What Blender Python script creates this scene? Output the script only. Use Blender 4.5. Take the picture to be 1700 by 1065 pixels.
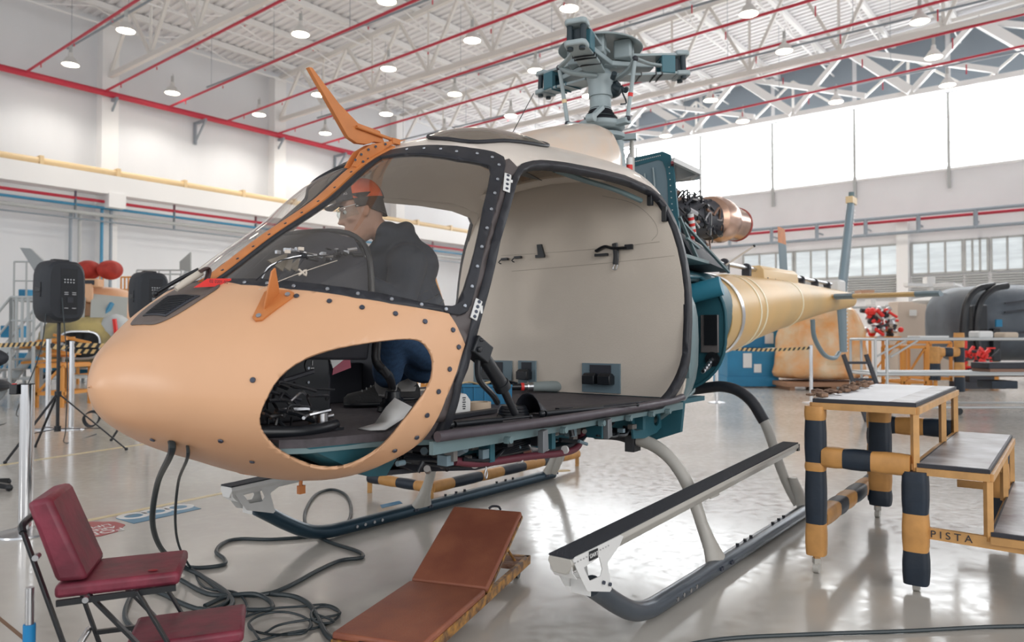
import bpy, math, random
from mathutils import Vector as V, Matrix as MX
import numpy as np
random.seed(4)
SC=bpy.context.scene
for o in list(bpy.data.objects): bpy.data.objects.remove(o)
C=SC.collection
# ---------------------------------------------------------------- camera, world, light, exposure
FPX=1240.0; CAMH=1.27; PITCH=math.atan((560-532.5)/FPX)
cd=bpy.data.cameras.new('camera'); cam=bpy.data.objects.new('camera',cd); C.objects.link(cam)
cam.location=(0,0,CAMH); cam.rotation_euler=(math.pi/2+PITCH,0,0)
cd.sensor_width=36; cd.lens=FPX/1700*36; cd.clip_end=300; cd.clip_start=.05
cd.dof.use_dof=True; cd.dof.focus_distance=3.6; cd.dof.aperture_fstop=2.8
SC.camera=cam
w=bpy.data.worlds.new('world'); SC.world=w; w.use_nodes=True
bg=w.node_tree.nodes['Background']; bg.inputs[0].default_value=(.93,.96,1,1); bg.inputs[1].default_value=.88
SC.view_settings.view_transform='Standard'; SC.view_settings.look='None'; SC.view_settings.gamma=1
SC.view_settings.use_curve_mapping=False; SC.view_settings.exposure=0.30
def area(name,loc,target,sx,sy,power,col):
    l=bpy.data.lights.new(name,'AREA'); l.shape='RECTANGLE'; l.size=sx; l.size_y=sy; l.energy=power; l.color=col
    o=bpy.data.objects.new(name,l); C.objects.link(o); o.location=loc
    o.rotation_euler=(V(target)-V(loc)).to_track_quat('-Z','Y').to_euler(); return o
# daylight entering by the open hangar door behind and to the right of the camera
area('door_daylight',(9,-9,5.5),(0,4,1),12,7,560,(1,.97,.93))
area('nose_highlight_light',(-9.6,-3.0,2.25),(-1.4,2.5,1.1),1.1,.9,90,(1,.97,.93))  # unseen area light added left of the camera for the soft nose highlight
# ---------------------------------------------------------------- projection helpers: a point of the photo put on a known real plane
cp,sp=math.cos(PITCH),math.sin(PITCH)
TH=math.radians(53); HO=V((.224,4.724,0)); ch,sh=math.cos(TH),math.sin(TH)
def ray(px,py):
    x=(px-850)/FPX; y=-(py-532.5)/FPX
    return V((x,cp-y*sp,sp+y*cp))
def Wd(px,py,d):                     # world point at depth d
    r=ray(px,py); return V((0,0,CAMH))+r*(d/r.y)
def Wz(px,py,z=0):                   # world point at height z
    r=ray(px,py); return V((0,0,CAMH))+r*((z-CAMH)/r.z)
def w2l(P):
    q=V(P)-HO; return V((ch*q.x+sh*q.y,-sh*q.x+ch*q.y,P[2]))
def l2w(p): return V((HO.x+ch*p[0]-sh*p[1],HO.y+sh*p[0]+ch*p[1],p[2]))
def hr(px,py):
    d=ray(px,py); return w2l((0,0,CAMH)),V((ch*d.x+sh*d.y,-sh*d.x+ch*d.y,d.z))
def LX(px,py,x): o,d=hr(px,py); return o+d*((x-o.x)/d.x)     # helicopter frame: station x
def LY(px,py,y): o,d=hr(px,py); return o+d*((y-o.y)/d.y)     # lateral y
def LZ(px,py,z): o,d=hr(px,py); return o+d*((z-o.z)/d.z)
HAX,HBX=V((.6239,.7815,0)),V((-.7815,.6239,0))
def Hh(a,b,z=0): return HAX*a+HBX*b+V((0,0,z))               # hangar grid
HANG=math.atan2(.7815,.6239)
def wallb(px,b=27.8):
    x=(px-850)/FPX; d=b/(-.7815*x+.6239); return (.6239*x+.7815)*d
# ---------------------------------------------------------------- materials
def M(name,col,rough=.5,metal=0,noise=0,nscale=8,bump=0,bscale=60,coat=0,emit=None,estr=1,rn=0,alpha=None,stretch=None,c2=None):
    m=bpy.data.materials.new(name); m.use_nodes=True; nt=m.node_tree; b=nt.nodes['Principled BSDF']
    b.inputs['Base Color'].default_value=(*col,1); b.inputs['Roughness'].default_value=rough; b.inputs['Metallic'].default_value=metal
    b.inputs['Coat Weight'].default_value=coat
    tc=nt.nodes.new('ShaderNodeTexCoord')
    if noise or rn or c2:
        n=nt.nodes.new('ShaderNodeTexNoise'); n.inputs['Scale'].default_value=nscale; n.inputs['Detail'].default_value=5
        if stretch:
            mp=nt.nodes.new('ShaderNodeMapping'); mp.inputs['Scale'].default_value=stretch
            nt.links.new(tc.outputs['Object'],mp.inputs[0]); nt.links.new(mp.outputs[0],n.inputs['Vector'])
        else: nt.links.new(tc.outputs['Object'],n.inputs['Vector'])
        cr=nt.nodes.new('ShaderNodeValToRGB'); cr.color_ramp.elements[0].position=.35; cr.color_ramp.elements[1].position=.65
        d=c2 if c2 else tuple(c*(1-noise) for c in col)
        cr.color_ramp.elements[0].color=(*d,1); cr.color_ramp.elements[1].color=(*col,1)
        nt.links.new(n.outputs[0],cr.inputs[0])
        if noise or c2: nt.links.new(cr.outputs[0],b.inputs['Base Color'])
        if rn:
            mr=nt.nodes.new('ShaderNodeMapRange'); mr.inputs[3].default_value=rough; mr.inputs[4].default_value=rough+rn
            nt.links.new(n.outputs[0],mr.inputs[0]); nt.links.new(mr.outputs[0],b.inputs['Roughness'])
    if bump:
        n2=nt.nodes.new('ShaderNodeTexNoise'); n2.inputs['Scale'].default_value=bscale; n2.inputs['Detail'].default_value=4
        nt.links.new(tc.outputs['Object'],n2.inputs['Vector'])
        bp=nt.nodes.new('ShaderNodeBump'); bp.inputs['Strength'].default_value=bump; bp.inputs['Distance'].default_value=.01
        nt.links.new(n2.outputs[0],bp.inputs['Height']); nt.links.new(bp.outputs[0],b.inputs['Normal'])
    if emit: b.inputs['Emission Color'].default_value=(*emit,1); b.inputs['Emission Strength'].default_value=estr
    return m
m_sand=M('sand_paint',(.76,.44,.255),.36,noise=.05,nscale=3)
m_orange=M('orange_primer',(.66,.235,.07),.45,noise=.15,nscale=9)
m_roof=M('cream_roof_paint',(.76,.69,.62),.3,noise=.06,nscale=4,coat=.2)
m_cream=M('cream_liner',(.72,.64,.55),.6,noise=.04,nscale=3,bump=.15,bscale=180)
m_dark=M('black_rubber',(.018,.020,.028),.5,noise=.3,nscale=14)
m_dark2=M('charcoal_panel',(.035,.038,.05),.55,noise=.25,nscale=6)
m_black=M('black_satin',(.010,.012,.016),.35)
m_post=M('brown_grey_post',(.10,.085,.085),.5)
m_teal=M('teal_primer',(.025,.125,.165),.5,noise=.2,nscale=5)
m_teall=M('pale_teal_primer',(.15,.225,.24),.45,noise=.12,nscale=6)
m_rail=M('plum_grey_rail',(.075,.062,.075),.45,noise=.2,nscale=20)
m_hfloor=M('dark_cabin_floor',(.085,.075,.085),.7,noise=.3,nscale=30)
m_steel=M('brushed_steel',(.55,.56,.58),.28,metal=1)
m_screw=M('screw_steel',(.42,.45,.5),.35,metal=.8)
m_dscrew=M('dark_screw',(.07,.08,.11),.4,metal=.5)
m_white=M('white_paint',(.75,.75,.74),.45)
m_greyp=M('grey_tube_paint',(.50,.48,.44),.35,noise=.06)
m_skid=M('gunmetal_skid',(.085,.105,.13),.3,metal=.35,noise=.15,nscale=6)
m_skidfar=M('blue_skid',(.022,.055,.085),.28,metal=.3,noise=.15)
m_hub=M('pale_blue_grey',(.36,.43,.45),.4,noise=.12,nscale=9)
m_hubt=M('hub_teal',(.045,.15,.19),.42)
m_hubd=M('elastomer_dark',(.02,.035,.045),.5)
m_red=M('red_tape',(.75,.035,.03),.5)
m_maroonh=M('maroon_hose',(.13,.025,.04),.5)
m_copper=M('bronze_exhaust',(.62,.40,.30),.26,metal=1,noise=.35,nscale=3)
m_boom=M('yellow_primer_boom',(.74,.46,.17),.42,noise=.22,nscale=1.2,c2=(.62,.42,.18))
m_bluegrey=M('blue_grey_fin',(.17,.24,.28),.45)
m_tread=M('grip_tread',(.03,.034,.045),.75,bump=.6,bscale=400)
# glass: clear pane with a thin film of dust
def glassmat(name,tint,haze,hcol):
    m=bpy.data.materials.new(name); m.use_nodes=True; nt=m.node_tree; nt.nodes.clear()
    out=nt.nodes.new('ShaderNodeOutputMaterial'); tr=nt.nodes.new('ShaderNodeBsdfTransparent'); tr.inputs[0].default_value=(*tint,1)
    gl=nt.nodes.new('ShaderNodeBsdfGlossy'); gl.inputs['Roughness'].default_value=.04
    di=nt.nodes.new('ShaderNodeBsdfDiffuse'); di.inputs[0].default_value=(*hcol,1)
    fw=nt.nodes.new('ShaderNodeLayerWeight'); fw.inputs['Blend'].default_value=.5
    pw=nt.nodes.new('ShaderNodeMath'); pw.operation='POWER'; pw.inputs[1].default_value=5; nt.links.new(fw.outputs['Facing'],pw.inputs[0])
    lw=nt.nodes.new('ShaderNodeMapRange'); lw.inputs[3].default_value=.045; lw.inputs[4].default_value=.9; nt.links.new(pw.outputs[0],lw.inputs[0])
    m1=nt.nodes.new('ShaderNodeMixShader'); m2=nt.nodes.new('ShaderNodeMixShader')
    tc=nt.nodes.new('ShaderNodeTexCoord'); n=nt.nodes.new('ShaderNodeTexNoise'); n.inputs['Scale'].default_value=5; n.inputs['Detail'].default_value=7
    mr=nt.nodes.new('ShaderNodeMapRange'); mr.inputs[1].default_value=.4; mr.inputs[2].default_value=.75; mr.inputs[3].default_value=haze; mr.inputs[4].default_value=haze*2.2
    nt.links.new(tc.outputs['Object'],n.inputs['Vector']); nt.links.new(n.outputs[0],mr.inputs[0])
    nt.links.new(mr.outputs[0],m1.inputs[0]); nt.links.new(tr.outputs[0],m1.inputs[1]); nt.links.new(di.outputs[0],m1.inputs[2])
    nt.links.new(lw.outputs[0],m2.inputs[0]); nt.links.new(m1.outputs[0],m2.inputs[1]); nt.links.new(gl.outputs[0],m2.inputs[2])
    nt.links.new(m2.outputs[0],out.inputs[0]); return m
m_glass=glassmat('dusty_windscreen',(.97,.96,.95),.024,(.75,.68,.6))
m_glass2=glassmat('clear_glass',(.9,.95,.95),.03,(.8,.8,.8))
# ---------------------------------------------------------------- mesh helpers
def cross_basis(d):
    d=d.normalized(); u=V((0,0,1)) if abs(d.z)<.95 else V((1,0,0))
    a=d.cross(u).normalized(); return a,d.cross(a).normalized()
def crom(pts,k,closed=False):
    if k<=1 or len(pts)<3: return [V(p) for p in pts]
    P=[V(p) for p in pts]; n=len(P); out=[]
    rng=range(n if closed else n-1)
    for i in rng:
        p1,p2=P[i],P[(i+1)%n]
        p0=P[i-1] if (i>0 or closed) else p1*2-p2
        p3=P[(i+2)%n] if (i+2<n or closed) else p2*2-p1
        for j in range(k):
            t=j/k; out.append(.5*((2*p1)+(p2-p0)*t+(2*p0-5*p1+4*p2-p3)*t*t+(3*p1-p0-3*p2+p3)*t**3))
    if not closed: out.append(P[-1])
    return out
class B:
    def __init__(s): s.v=[];s.f=[];s.m=[];s.mi=0
    def add(s,vs,fs,mi=None):
        k=len(s.v); s.v+=[V(q) for q in vs]
        for f in fs: s.f.append([i+k for i in f]); s.m.append(s.mi if mi is None else mi)
        return s
    def box(s,c,sz,R=None,mi=None):
        c=V(c); h=[q/2 for q in sz]; vs=[]
        for x in(-1,1):
            for y in(-1,1):
                for z in(-1,1):
                    q=V((x*h[0],y*h[1],z*h[2])); vs.append(c+(R@q if R else q))
        return s.add(vs,[(0,1,3,2),(4,6,7,5),(0,4,5,1),(2,3,7,6),(0,2,6,4),(1,5,7,3)],mi)
    def hexa(s,bot,top,mi=None):           # two loops of points
        n=len(bot); fs=[tuple(range(n))[::-1],tuple(range(n,2*n))]+[(i,(i+1)%n,n+(i+1)%n,n+i) for i in range(n)]
        return s.add(list(bot)+list(top),fs,mi)
    def prism(s,poly,vec,mi=None):
        vec=V(vec); return s.hexa([V(p) for p in poly],[V(p)+vec for p in poly],mi)
    def bar(s,p0,p1,w,h=None,up=None,mi=None):   # rectangular bar
        p0,p1=V(p0),V(p1); h=h or w; d=(p1-p0).normalized(); u=V(up) if up else (V((0,0,1)) if abs(d.z)<.95 else V((1,0,0)))
        a=d.cross(u).normalized()*w/2; b=d.cross(a).normalized()*h/2
        return s.hexa([p0-a-b,p0+a-b,p0+a+b,p0-a+b],[p1-a-b,p1+a-b,p1+a+b,p1-a+b],mi)
    def loft(s,rings,cap=True,closed=True,mi=None,loop=False):
        n=len(rings[0]); vs=[q for r in rings for q in r]; fs=[]
        R=len(rings); kk=n if closed else n-1
        for i in range(R if loop else R-1):
            i2=(i+1)%R
            for j in range(kk): fs.append((i*n+j,i*n+(j+1)%n,i2*n+(j+1)%n,i2*n+j))
        if cap and not loop: fs+= [tuple(range(n))[::-1],tuple(range((R-1)*n,R*n))]
        return s.add(vs,fs,mi)
    def tube(s,pts,r,n=10,k=4,closed=False,mi=None,flat=1):
        P=crom(pts,k,closed); N=len(P)
        if isinstance(r,(list,tuple)):
            rr=[ r[min(len(r)-1,int(i/max(k,1)))]*(1-(i/k)%1)+r[min(len(r)-1,int(i/k)+1)]*((i/k)%1) for i in range(N)]
        else: rr=[r]*N
        rings=[];a=None
        for i in range(N):
            t=(P[(i+1)%N]-P[i-1]) if (closed or 0<i<N-1) else (P[min(i+1,N-1)]-P[max(i-1,0)])
            t.normalize()
            if a is None: a,_=cross_basis(t)
            a=(a-t*a.dot(t)).normalized(); b=t.cross(a)
            rings.append([P[i]+(a*math.cos(q)+b*math.sin(q)*flat)*rr[i] for q in [2*math.pi*j/n for j in range(n)]])
        return s.loft(rings,mi=mi,loop=closed)
    def cyl(s,p0,p1,r0,r1=None,n=18,mi=None):
        p0,p1=V(p0),V(p1); r1=r0 if r1 is None else r1; a,b=cross_basis(p1-p0)
        return s.loft([[p+(a*math.cos(2*math.pi*j/n)+b*math.sin(2*math.pi*j/n))*r for j in range(n)] for p,r in((p0,r0),(p1,r1))],mi=mi)
    def lathe(s,prof,o=(0,0,0),ax=(0,0,1),n=24,mi=None,cap=True):
        o=V(o);ax=V(ax).normalized();a,b=cross_basis(ax)
        return s.loft([[o+ax*h+(a*math.cos(2*math.pi*j/n)+b*math.sin(2*math.pi*j/n))*max(r,1e-4) for j in range(n)] for r,h in prof],mi=mi,cap=cap)
    def sph(s,c,r,n=14,R=None,mi=None):
        c=V(c); r=(r,r,r) if not isinstance(r,(tuple,list)) else r; rings=[]
        for i in range(n//2+1):
            t=-math.pi/2+math.pi*i/(n//2); t=max(min(t,1.55),-1.55)
            ring=[]
            for j in range(n):
                q=V((math.cos(t)*math.cos(2*math.pi*j/n)*r[0],math.cos(t)*math.sin(2*math.pi*j/n)*r[1],math.sin(t)*r[2]))
                ring.append(c+(R@q if R else q))
            rings.append(ring)
        return s.loft(rings,mi=mi)
ROOTM={}
def finish(o,name,mats,smooth=True,bevel=0,solid=0,off=0,sub=0,ang=40,remesh=0):
    if not isinstance(mats,(list,tuple)): mats=[mats]
    for m in mats: o.data.materials.append(m)
    if smooth: o.data.shade_smooth()
    if remesh:
        md=o.modifiers.new('r','REMESH'); md.mode='VOXEL'; md.voxel_size=remesh; md.use_smooth_shade=True
        ms=o.modifiers.new('s','SMOOTH'); ms.factor=.6; ms.iterations=9
    if solid: md=o.modifiers.new('so','SOLIDIFY'); md.thickness=solid; md.offset=off
    if bevel: md=o.modifiers.new('b','BEVEL'); md.width=bevel; md.segments=2; md.limit_method='ANGLE'; md.angle_limit=math.radians(35)
    if sub: md=o.modifiers.new('u','SUBSURF'); md.levels=sub; md.render_levels=sub
def obj(name,b,mat,parent=None,smooth=True,bevel=0,solid=0,off=0,sub=0,label=None,fix=True,remesh=0):
    vs=b.v
    root=parent
    while root is not None and root.parent is not None: root=root.parent
    if root is not None and root.name in ROOTM:
        inv=ROOTM[root.name]; vs=[inv@q for q in vs]
    me=bpy.data.meshes.new(name); me.from_pydata([tuple(q) for q in vs],[],b.f)
    me.polygons.foreach_set('material_index',b.m)
    if fix:
        import bmesh; bm=bmesh.new(); bm.from_mesh(me); bmesh.ops.recalc_face_normals(bm,faces=bm.faces)
        if smooth:
            for e in bm.edges:
                if len(e.link_faces)==2 and e.calc_face_angle(0)>math.radians(38): e.smooth=False
        bm.to_mesh(me); bm.free()
    me.update()
    o=bpy.data.objects.new(name,me); C.objects.link(o); o.parent=parent
    finish(o,name,mat,smooth,bevel,solid,off,sub,remesh=remesh)
    if label: o['label']=label
    return o
def tag(o,label,cat,group=None,kind=None):
    if label: o['label']=label
    if cat: o['category']=cat
    if group: o['group']=group
    if kind: o['kind']=kind
    return o
def thing(name,label,cat,loc=(0,0,0),rotz=0,group=None,local=False):
    o=bpy.data.objects.new(name,None); C.objects.link(o); o.location=loc; o.rotation_euler=(0,0,rotz); o.empty_display_size=.1
    if not local: ROOTM[o.name]=(MX.Translation(V(loc))@MX.Rotation(rotz,4,'Z')).inverted()
    return tag(o,label,cat,group)
def struct(name,b,m,**k):
    o=obj(name,b,m,None,**k); o['kind']='structure'; return o
def textmesh(body,size,origin,xdir,ydir,name,mat,parent,ext=.001,align='CENTER',label=None):
    cu=bpy.data.curves.new('t','FONT'); cu.body=body; cu.size=size; cu.extrude=ext; cu.align_x=align; cu.align_y='CENTER'; cu.offset=.0
    t=bpy.data.objects.new('t',cu); C.objects.link(t); bpy.context.view_layer.update()
    me=bpy.data.meshes.new_from_object(t.evaluated_get(bpy.context.evaluated_depsgraph_get()))
    bpy.data.objects.remove(t); x=V(xdir).normalized(); y=V(ydir).normalized(); z=x.cross(y)
    b=B(); vs=[V(origin)+x*q.co.x+y*q.co.y+z*q.co.z for q in me.vertices]; b.add(vs,[tuple(p.vertices) for p in me.polygons])
    return obj(name,b,mat,parent,smooth=False,fix=False,label=label)
# ================================================================ the hangar
def floor_mat():
    m=M('polished_epoxy_floor',(.56,.54,.50),.13); nt=m.node_tree; b=nt.nodes['Principled BSDF']
    tc=nt.nodes.new('ShaderNodeTexCoord'); n=nt.nodes.new('ShaderNodeTexNoise'); n.inputs['Scale'].default_value=.55; n.inputs['Detail'].default_value=8
    n2=nt.nodes.new('ShaderNodeTexNoise'); n2.inputs['Scale'].default_value=14; n2.inputs['Detail'].default_value=6
    nt.links.new(tc.outputs['Object'],n.inputs['Vector']); nt.links.new(tc.outputs['Object'],n2.inputs['Vector'])
    cr=nt.nodes.new('ShaderNodeValToRGB'); cr.color_ramp.elements[0].position=.3; cr.color_ramp.elements[1].position=.7
    cr.color_ramp.elements[0].color=(.46,.43,.39,1); cr.color_ramp.elements[1].color=(.60,.575,.53,1)
    nt.links.new(n.outputs[0],cr.inputs[0]); nt.links.new(cr.outputs[0],b.inputs['Base Color'])
    mr=nt.nodes.new('ShaderNodeMapRange'); mr.inputs[1].default_value=.3; mr.inputs[2].default_value=.7; mr.inputs[3].default_value=.10; mr.inputs[4].default_value=.24
    nt.links.new(n2.outputs[0],mr.inputs[0]); nt.links.new(mr.outputs[0],b.inputs['Roughness'])
    bp=nt.nodes.new('ShaderNodeBump'); bp.inputs['Strength'].default_value=.03; bp.inputs['Distance'].default_value=.01
    n3=nt.nodes.new('ShaderNodeTexNoise'); n3.inputs['Scale'].default_value=1.6; n3.inputs['Detail'].default_value=1
    nt.links.new(tc.outputs['Object'],n3.inputs['Vector']); nt.links.new(n3.outputs[0],bp.inputs['Height']); nt.links.new(bp.outputs[0],b.inputs['Normal'])
    return m
m_wall=M('white_wall_panel',(.78,.79,.81),.6,noise=.05,nscale=.6,stretch=(1,1,.3))
m_wallg=M('pale_grey_wall',(.84,.83,.84),.6,noise=.05,nscale=.6)
m_roofs=M('white_roof_sheet',(.86,.85,.86),.5)
m_steelw=M('white_steel',(.88,.87,.86),.5)
m_truss=M('off_white_truss',(.80,.77,.73),.5)
m_redp=M('red_pipe',(.55,.03,.06),.4)
m_bluep=M('blue_pipe',(.05,.25,.42),.4)
m_greypipe=M('grey_conduit',(.28,.32,.36),.45)
m_yel=M('yellow_rail',(.80,.60,.34),.45)
m_win=M('daylight_translucent_panel',(.9,.9,.9),.5,emit=(.95,.98,1),estr=6.0)
m_win2=M('office_daylight_glass',(.5,.55,.55),.2,emit=(.90,.96,1),estr=.42,noise=.5,nscale=1.2,stretch=(.4,.4,3))
m_louvre=M('louvre_grey',(.48,.49,.48),.6)
m_dpanel=M('dark_grey_panel',(.25,.29,.33),.6)
ORD='first second third fourth fifth sixth seventh eighth ninth tenth eleventh twelfth thirteenth fourteenth fifteenth sixteenth'.split()
AMAX,BMAX=35.0,27.8; A0,B0=-10,-14
def hbox(b,a0,a1,b0,b1,z0,z1,mi=None):
    return b.hexa([Hh(a0,b0,z0),Hh(a1,b0,z0),Hh(a1,b1,z0),Hh(a0,b1,z0)],[Hh(a0,b0,z1),Hh(a1,b0,z1),Hh(a1,b1,z1),Hh(a0,b1,z1)],mi)
def roofz(bb): return 12.6+(BMAX-bb)*.06
b=B(); hbox(b,A0-4,AMAX+.3,B0-6,BMAX+.3,-.2,0); struct('floor',b,floor_mat(),smooth=False)
b=B(); hbox(b,A0,AMAX+.3,BMAX,BMAX+.3,0,12.7); wl=struct('wall_left',b,m_wall,smooth=False)
b=B(); hbox(b,AMAX,AMAX+.3,B0,BMAX,0,15.2); struct('wall_back',b,m_wallg,smooth=False)
# corrugated roof
b=B(); pts=[]; a=A0; k=0
while a<AMAX:
    pts+=[(a,0),(a+.14,0),(a+.17,.07),(a+.29,.07)]; a+=.32
vs=[];fs=[]
for i,(a,dz) in enumerate(pts):
    vs+=[Hh(a,BMAX+.2,roofz(BMAX)+dz),Hh(a,B0,roofz(B0)+dz)]
    if i: fs.append((2*i-2,2*i,2*i+1,2*i-1))
b.add(vs,fs); struct('ceiling',b,m_roofs,smooth=False,solid=.02,fix=False)
# pilasters
for i,a in enumerate((4.7,11.6,18.5,25.4,32.3)):
    b=B(); hbox(b,a-.28,a+.28,BMAX-.45,BMAX,0,12.3); hbox(b,a-.28,a+.28,BMAX-1.1,BMAX-.4,5.75,6.25); struct('trim_%d'%(i+1),b,m_steelw,smooth=False)
# crane rail beam with a yellow rail
b=B(); hbox(b,A0,AMAX,BMAX-1.05,BMAX-.45,6.2,6.85); cb=tag(obj('crane_beam',b,m_steelw,smooth=False),'long white crane runway beam running along the left wall','beam')
b=B(); b.cyl(Hh(A0,BMAX-.9,6.97),Hh(AMAX-.5,BMAX-.9,6.97),.11,n=10)
for i in range(18): hbox(b,A0+i*2.4,A0+i*2.4+.12,BMAX-1.05,BMAX-.75,6.84,7.13)
tag(obj('yellow_pipe',b,m_yel),'long yellow pipe lying on the white crane beam','pipe')
# pipes on the left wall
for nm,z,bb,r,m,lab in (('red_pipe',5.97,27.1,.055,m_redp,'red water pipe below the crane beam on the left wall'),('blue_pipe',5.75,27.1,.05,m_bluep,'blue air pipe directly under the red water pipe'),
     ('grey_cable_tray',5.5,27.1,.07,m_louvre,'pale grey cable tray under the blue air pipe'),('dark_conduit',5.28,27.1,.03,m_greypipe,'thin dark conduit lowest of the pipes along the left wall')):
    b=B(); b.cyl(Hh(A0,bb,z),Hh(AMAX-.3,bb,z),r,n=8)
    for i in range(14):
        hbox(b,A0+3.4*i-.02,A0+3.4*i+.02,bb-.05,bb+.05,z,6.2)
    tag(obj(nm,b,m),lab,'pipe')
for px,m,zt,lab in ((115,m_greypipe,5.5,'dark vertical pipe dropping down the left wall, leftmost of the drops'),(130,m_louvre,5.5,'pale grey vertical pipe between the dark and blue drops'),
      (167,m_bluep,5.8,'blue vertical pipe dropping beside the wall pilaster'),(182,m_greypipe,5.8,'grey vertical pipe in front of the wall pilaster')):
    a=wallb(px,27.2); b=B(); b.cyl(Hh(a,27.2,1.2),Hh(a,27.2,zt),.055,n=8); tag(obj('drop_pipe',b,m),lab,'pipe','vertical drop pipes on the left wall')
b=B(); b.cyl(Hh(A0,27.25,9.8),Hh(AMAX-.3,27.25,9.8),.11,n=12)
tag(obj('sprinkler_main',b,m_redp),'thick red sprinkler main running high along the left wall','pipe')
for px in (181,329,459,563,640):
    a=wallb(px,27.4); b=B(); b.bar(Hh(a,27.78,9.62),Hh(a,26.95,9.62),.08,.1); b.bar(Hh(a,27.75,8.9),Hh(a,27.0,9.6),.06); b.bar(Hh(a,27.76,9.65),Hh(a,27.76,8.8),.1)
    tag(obj('pipe_bracket',b,m_greypipe,smooth=False),ORD[(181,329,459,563,640).index(px)]+' grey triangular bracket from the left under the red sprinkler main','bracket','brackets under the red sprinkler main')
# roof trusses
def truss(a,label):
    t=thing('roof_truss',label,'roof truss',Hh(a,BMAX-.45,10.5),0,'white roof trusses')
    b=B(); b.bar(Hh(a,BMAX-.4,10.5),Hh(a,B0,10.5),.15,.17); obj('bottom_chord',b,m_truss,t,smooth=False)
    b=B(); b.bar(Hh(a,BMAX-.4,roofz(BMAX)-.32),Hh(a,B0,roofz(B0)-.32),.15,.16); obj('top_chord',b,m_truss,t,smooth=False)
    w=B(); n=14; st=(BMAX-.4-B0)/n
    for i in range(n):
        b0=BMAX-.4-i*st; w.bar(Hh(a,b0,10.55),Hh(a,b0-st/2,roofz(b0-st/2)-.35),.1,.1); w.bar(Hh(a,b0-st/2,roofz(b0-st/2)-.35),Hh(a,b0-st,10.55),.1,.1)
        w.bar(Hh(a,b0-st,10.5),Hh(a,b0-st,roofz(b0-st)-.3),.07,.07)
    obj('web_members',w,m_truss,t,smooth=False)
for i,a in enumerate((4.7,11.6,18.5,25.4)):
    truss(a,'white steel lattice roof truss, '+('nearest the camera','second from the camera','third from the camera','last one before the bright truss')[i])
# purlins and lacing
for i in range(16):
    bb=BMAX-1.2-i*2.45; z=roofz(bb)-.12; b=B(); b.bar(Hh(A0,bb,z),Hh(AMAX,bb,z),.16,.2)
    a=A0
    while a<AMAX-3.5: b.bar(Hh(a,bb,z-.1),Hh(a+1.72,bb,z-.62),.035); b.bar(Hh(a+1.72,bb,z-.62),Hh(a+3.45,bb,z-.1),.035); a+=3.45
    b.bar(Hh(A0,bb,z-.62),Hh(AMAX,bb,z-.62),.05)
    tag(obj('roof_purlin',b,m_steelw,smooth=False),ORD[i]+' white laced roof purlin counting from the left wall','purlin','white roof purlins')
# bright truss over the rear windows
t=thing('window_truss','bright white zigzag truss above the big rear windows','truss',Hh(33.6,20,10.9))
b=B(); b.bar(Hh(33.6,26,12.5),Hh(33.6,B0,14.8),.16,.16); obj('top_chord',b,m_truss,t,smooth=False)
b=B(); b.bar(Hh(33.6,26,11.15),Hh(33.6,B0,11.15),.22,.22); obj('bottom_chord',b,m_steelw,t,smooth=False)
for i in range(8):
    bt=22.6-i*4.7; b0=bt; zt=min(roofz(bt)-.25,13.4)
    b=B(); b.bar(Hh(33.2,bt,zt),Hh(33.4,bt-2.4,11.2),.34,.34); obj('strut',b,m_steelw,t,smooth=False)
    b=B(); b.bar(Hh(33.4,bt-2.45,11.2),Hh(33.2,bt-4.7,min(roofz(bt-4.7)-.25,13.4)),.2,.2); obj('strut',b,m_steelw,t,smooth=False)
    b=B(); b.bar(Hh(33.25,bt,zt),Hh(33.4,bt-5.4,11.35),.2,.2); obj('strut',b,m_steelw,t,smooth=False)
    b=B(); b.bar(Hh(34.3,b0,11.2),Hh(34.3,b0-2.15,12.9),.09); b.bar(Hh(34.3,b0-2.15,12.9),Hh(34.3,b0-4.3,11.2),.09); b.bar(Hh(34.3,b0-2.15,11.2),Hh(34.3,b0-2.15,12.9),.09); obj('lacing',b,m_truss,t,smooth=False)
# rear wall: dark upper panels, big daylight band, rail, offices
b=B()
for i in range(11): hbox(b,AMAX-.06,AMAX+.01,26.5-i*3.6-3.4,26.5-i*3.6,11.45,14.6)
struct('trim_6',b,m_dpanel,smooth=False)
n=1
for i in range(11):
    b1=26.6-i*3.6; b=B(); hbox(b,AMAX-.05,AMAX+.02,b1-3.52,b1,8.26,11.28); wn=struct('window_%d'%n,b,m_win,smooth=False); n+=1
    f=B(); hbox(f,AMAX-.16,AMAX-.04,b1-.06,b1+.06,7.4,11.3)
    for z in (8.26,9.25,10.3,11.3): hbox(f,AMAX-.09,AMAX-.055,b1-3.55,b1,z-.018,z+.018)
    obj('window_mullion',f,m_louvre,wn,smooth=False)
b=B(); hbox(b,AMAX-.12,AMAX-.02,B0,26.8,8.1,8.2); struct('trim_7',b,m_steelw,smooth=False)
b=B()
for z in (6.28,5.6): b.cyl(Hh(AMAX-.9,26,z),Hh(AMAX-.9,B0,z),.07,n=8)
for i in range(20): b.bar(Hh(AMAX-.9,26-2*i,5.55),Hh(AMAX-.9,26-2*i,6.3),.12); b.bar(Hh(AMAX-.9,26-2*i,5.9),Hh(AMAX,26-2*i,5.9),.06)
tag(obj('pipe_rack',b,m_greypipe),'long grey pipe rack with posts along the rear wall','pipe rack')
b=B(); b.cyl(Hh(AMAX-.6,26,6.15),Hh(AMAX-.6,B0,6.15),.06,n=8); tag(obj('red_pipe',b,m_redp),'red pipe on the grey rack of the rear wall','pipe')
def rb(px):                        # hangar b of a pixel column on the rear wall
    x=(px-850)/FPX; d=AMAX/(.6239*x+.7815); return (-.7815*x+.6239)*d
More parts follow.
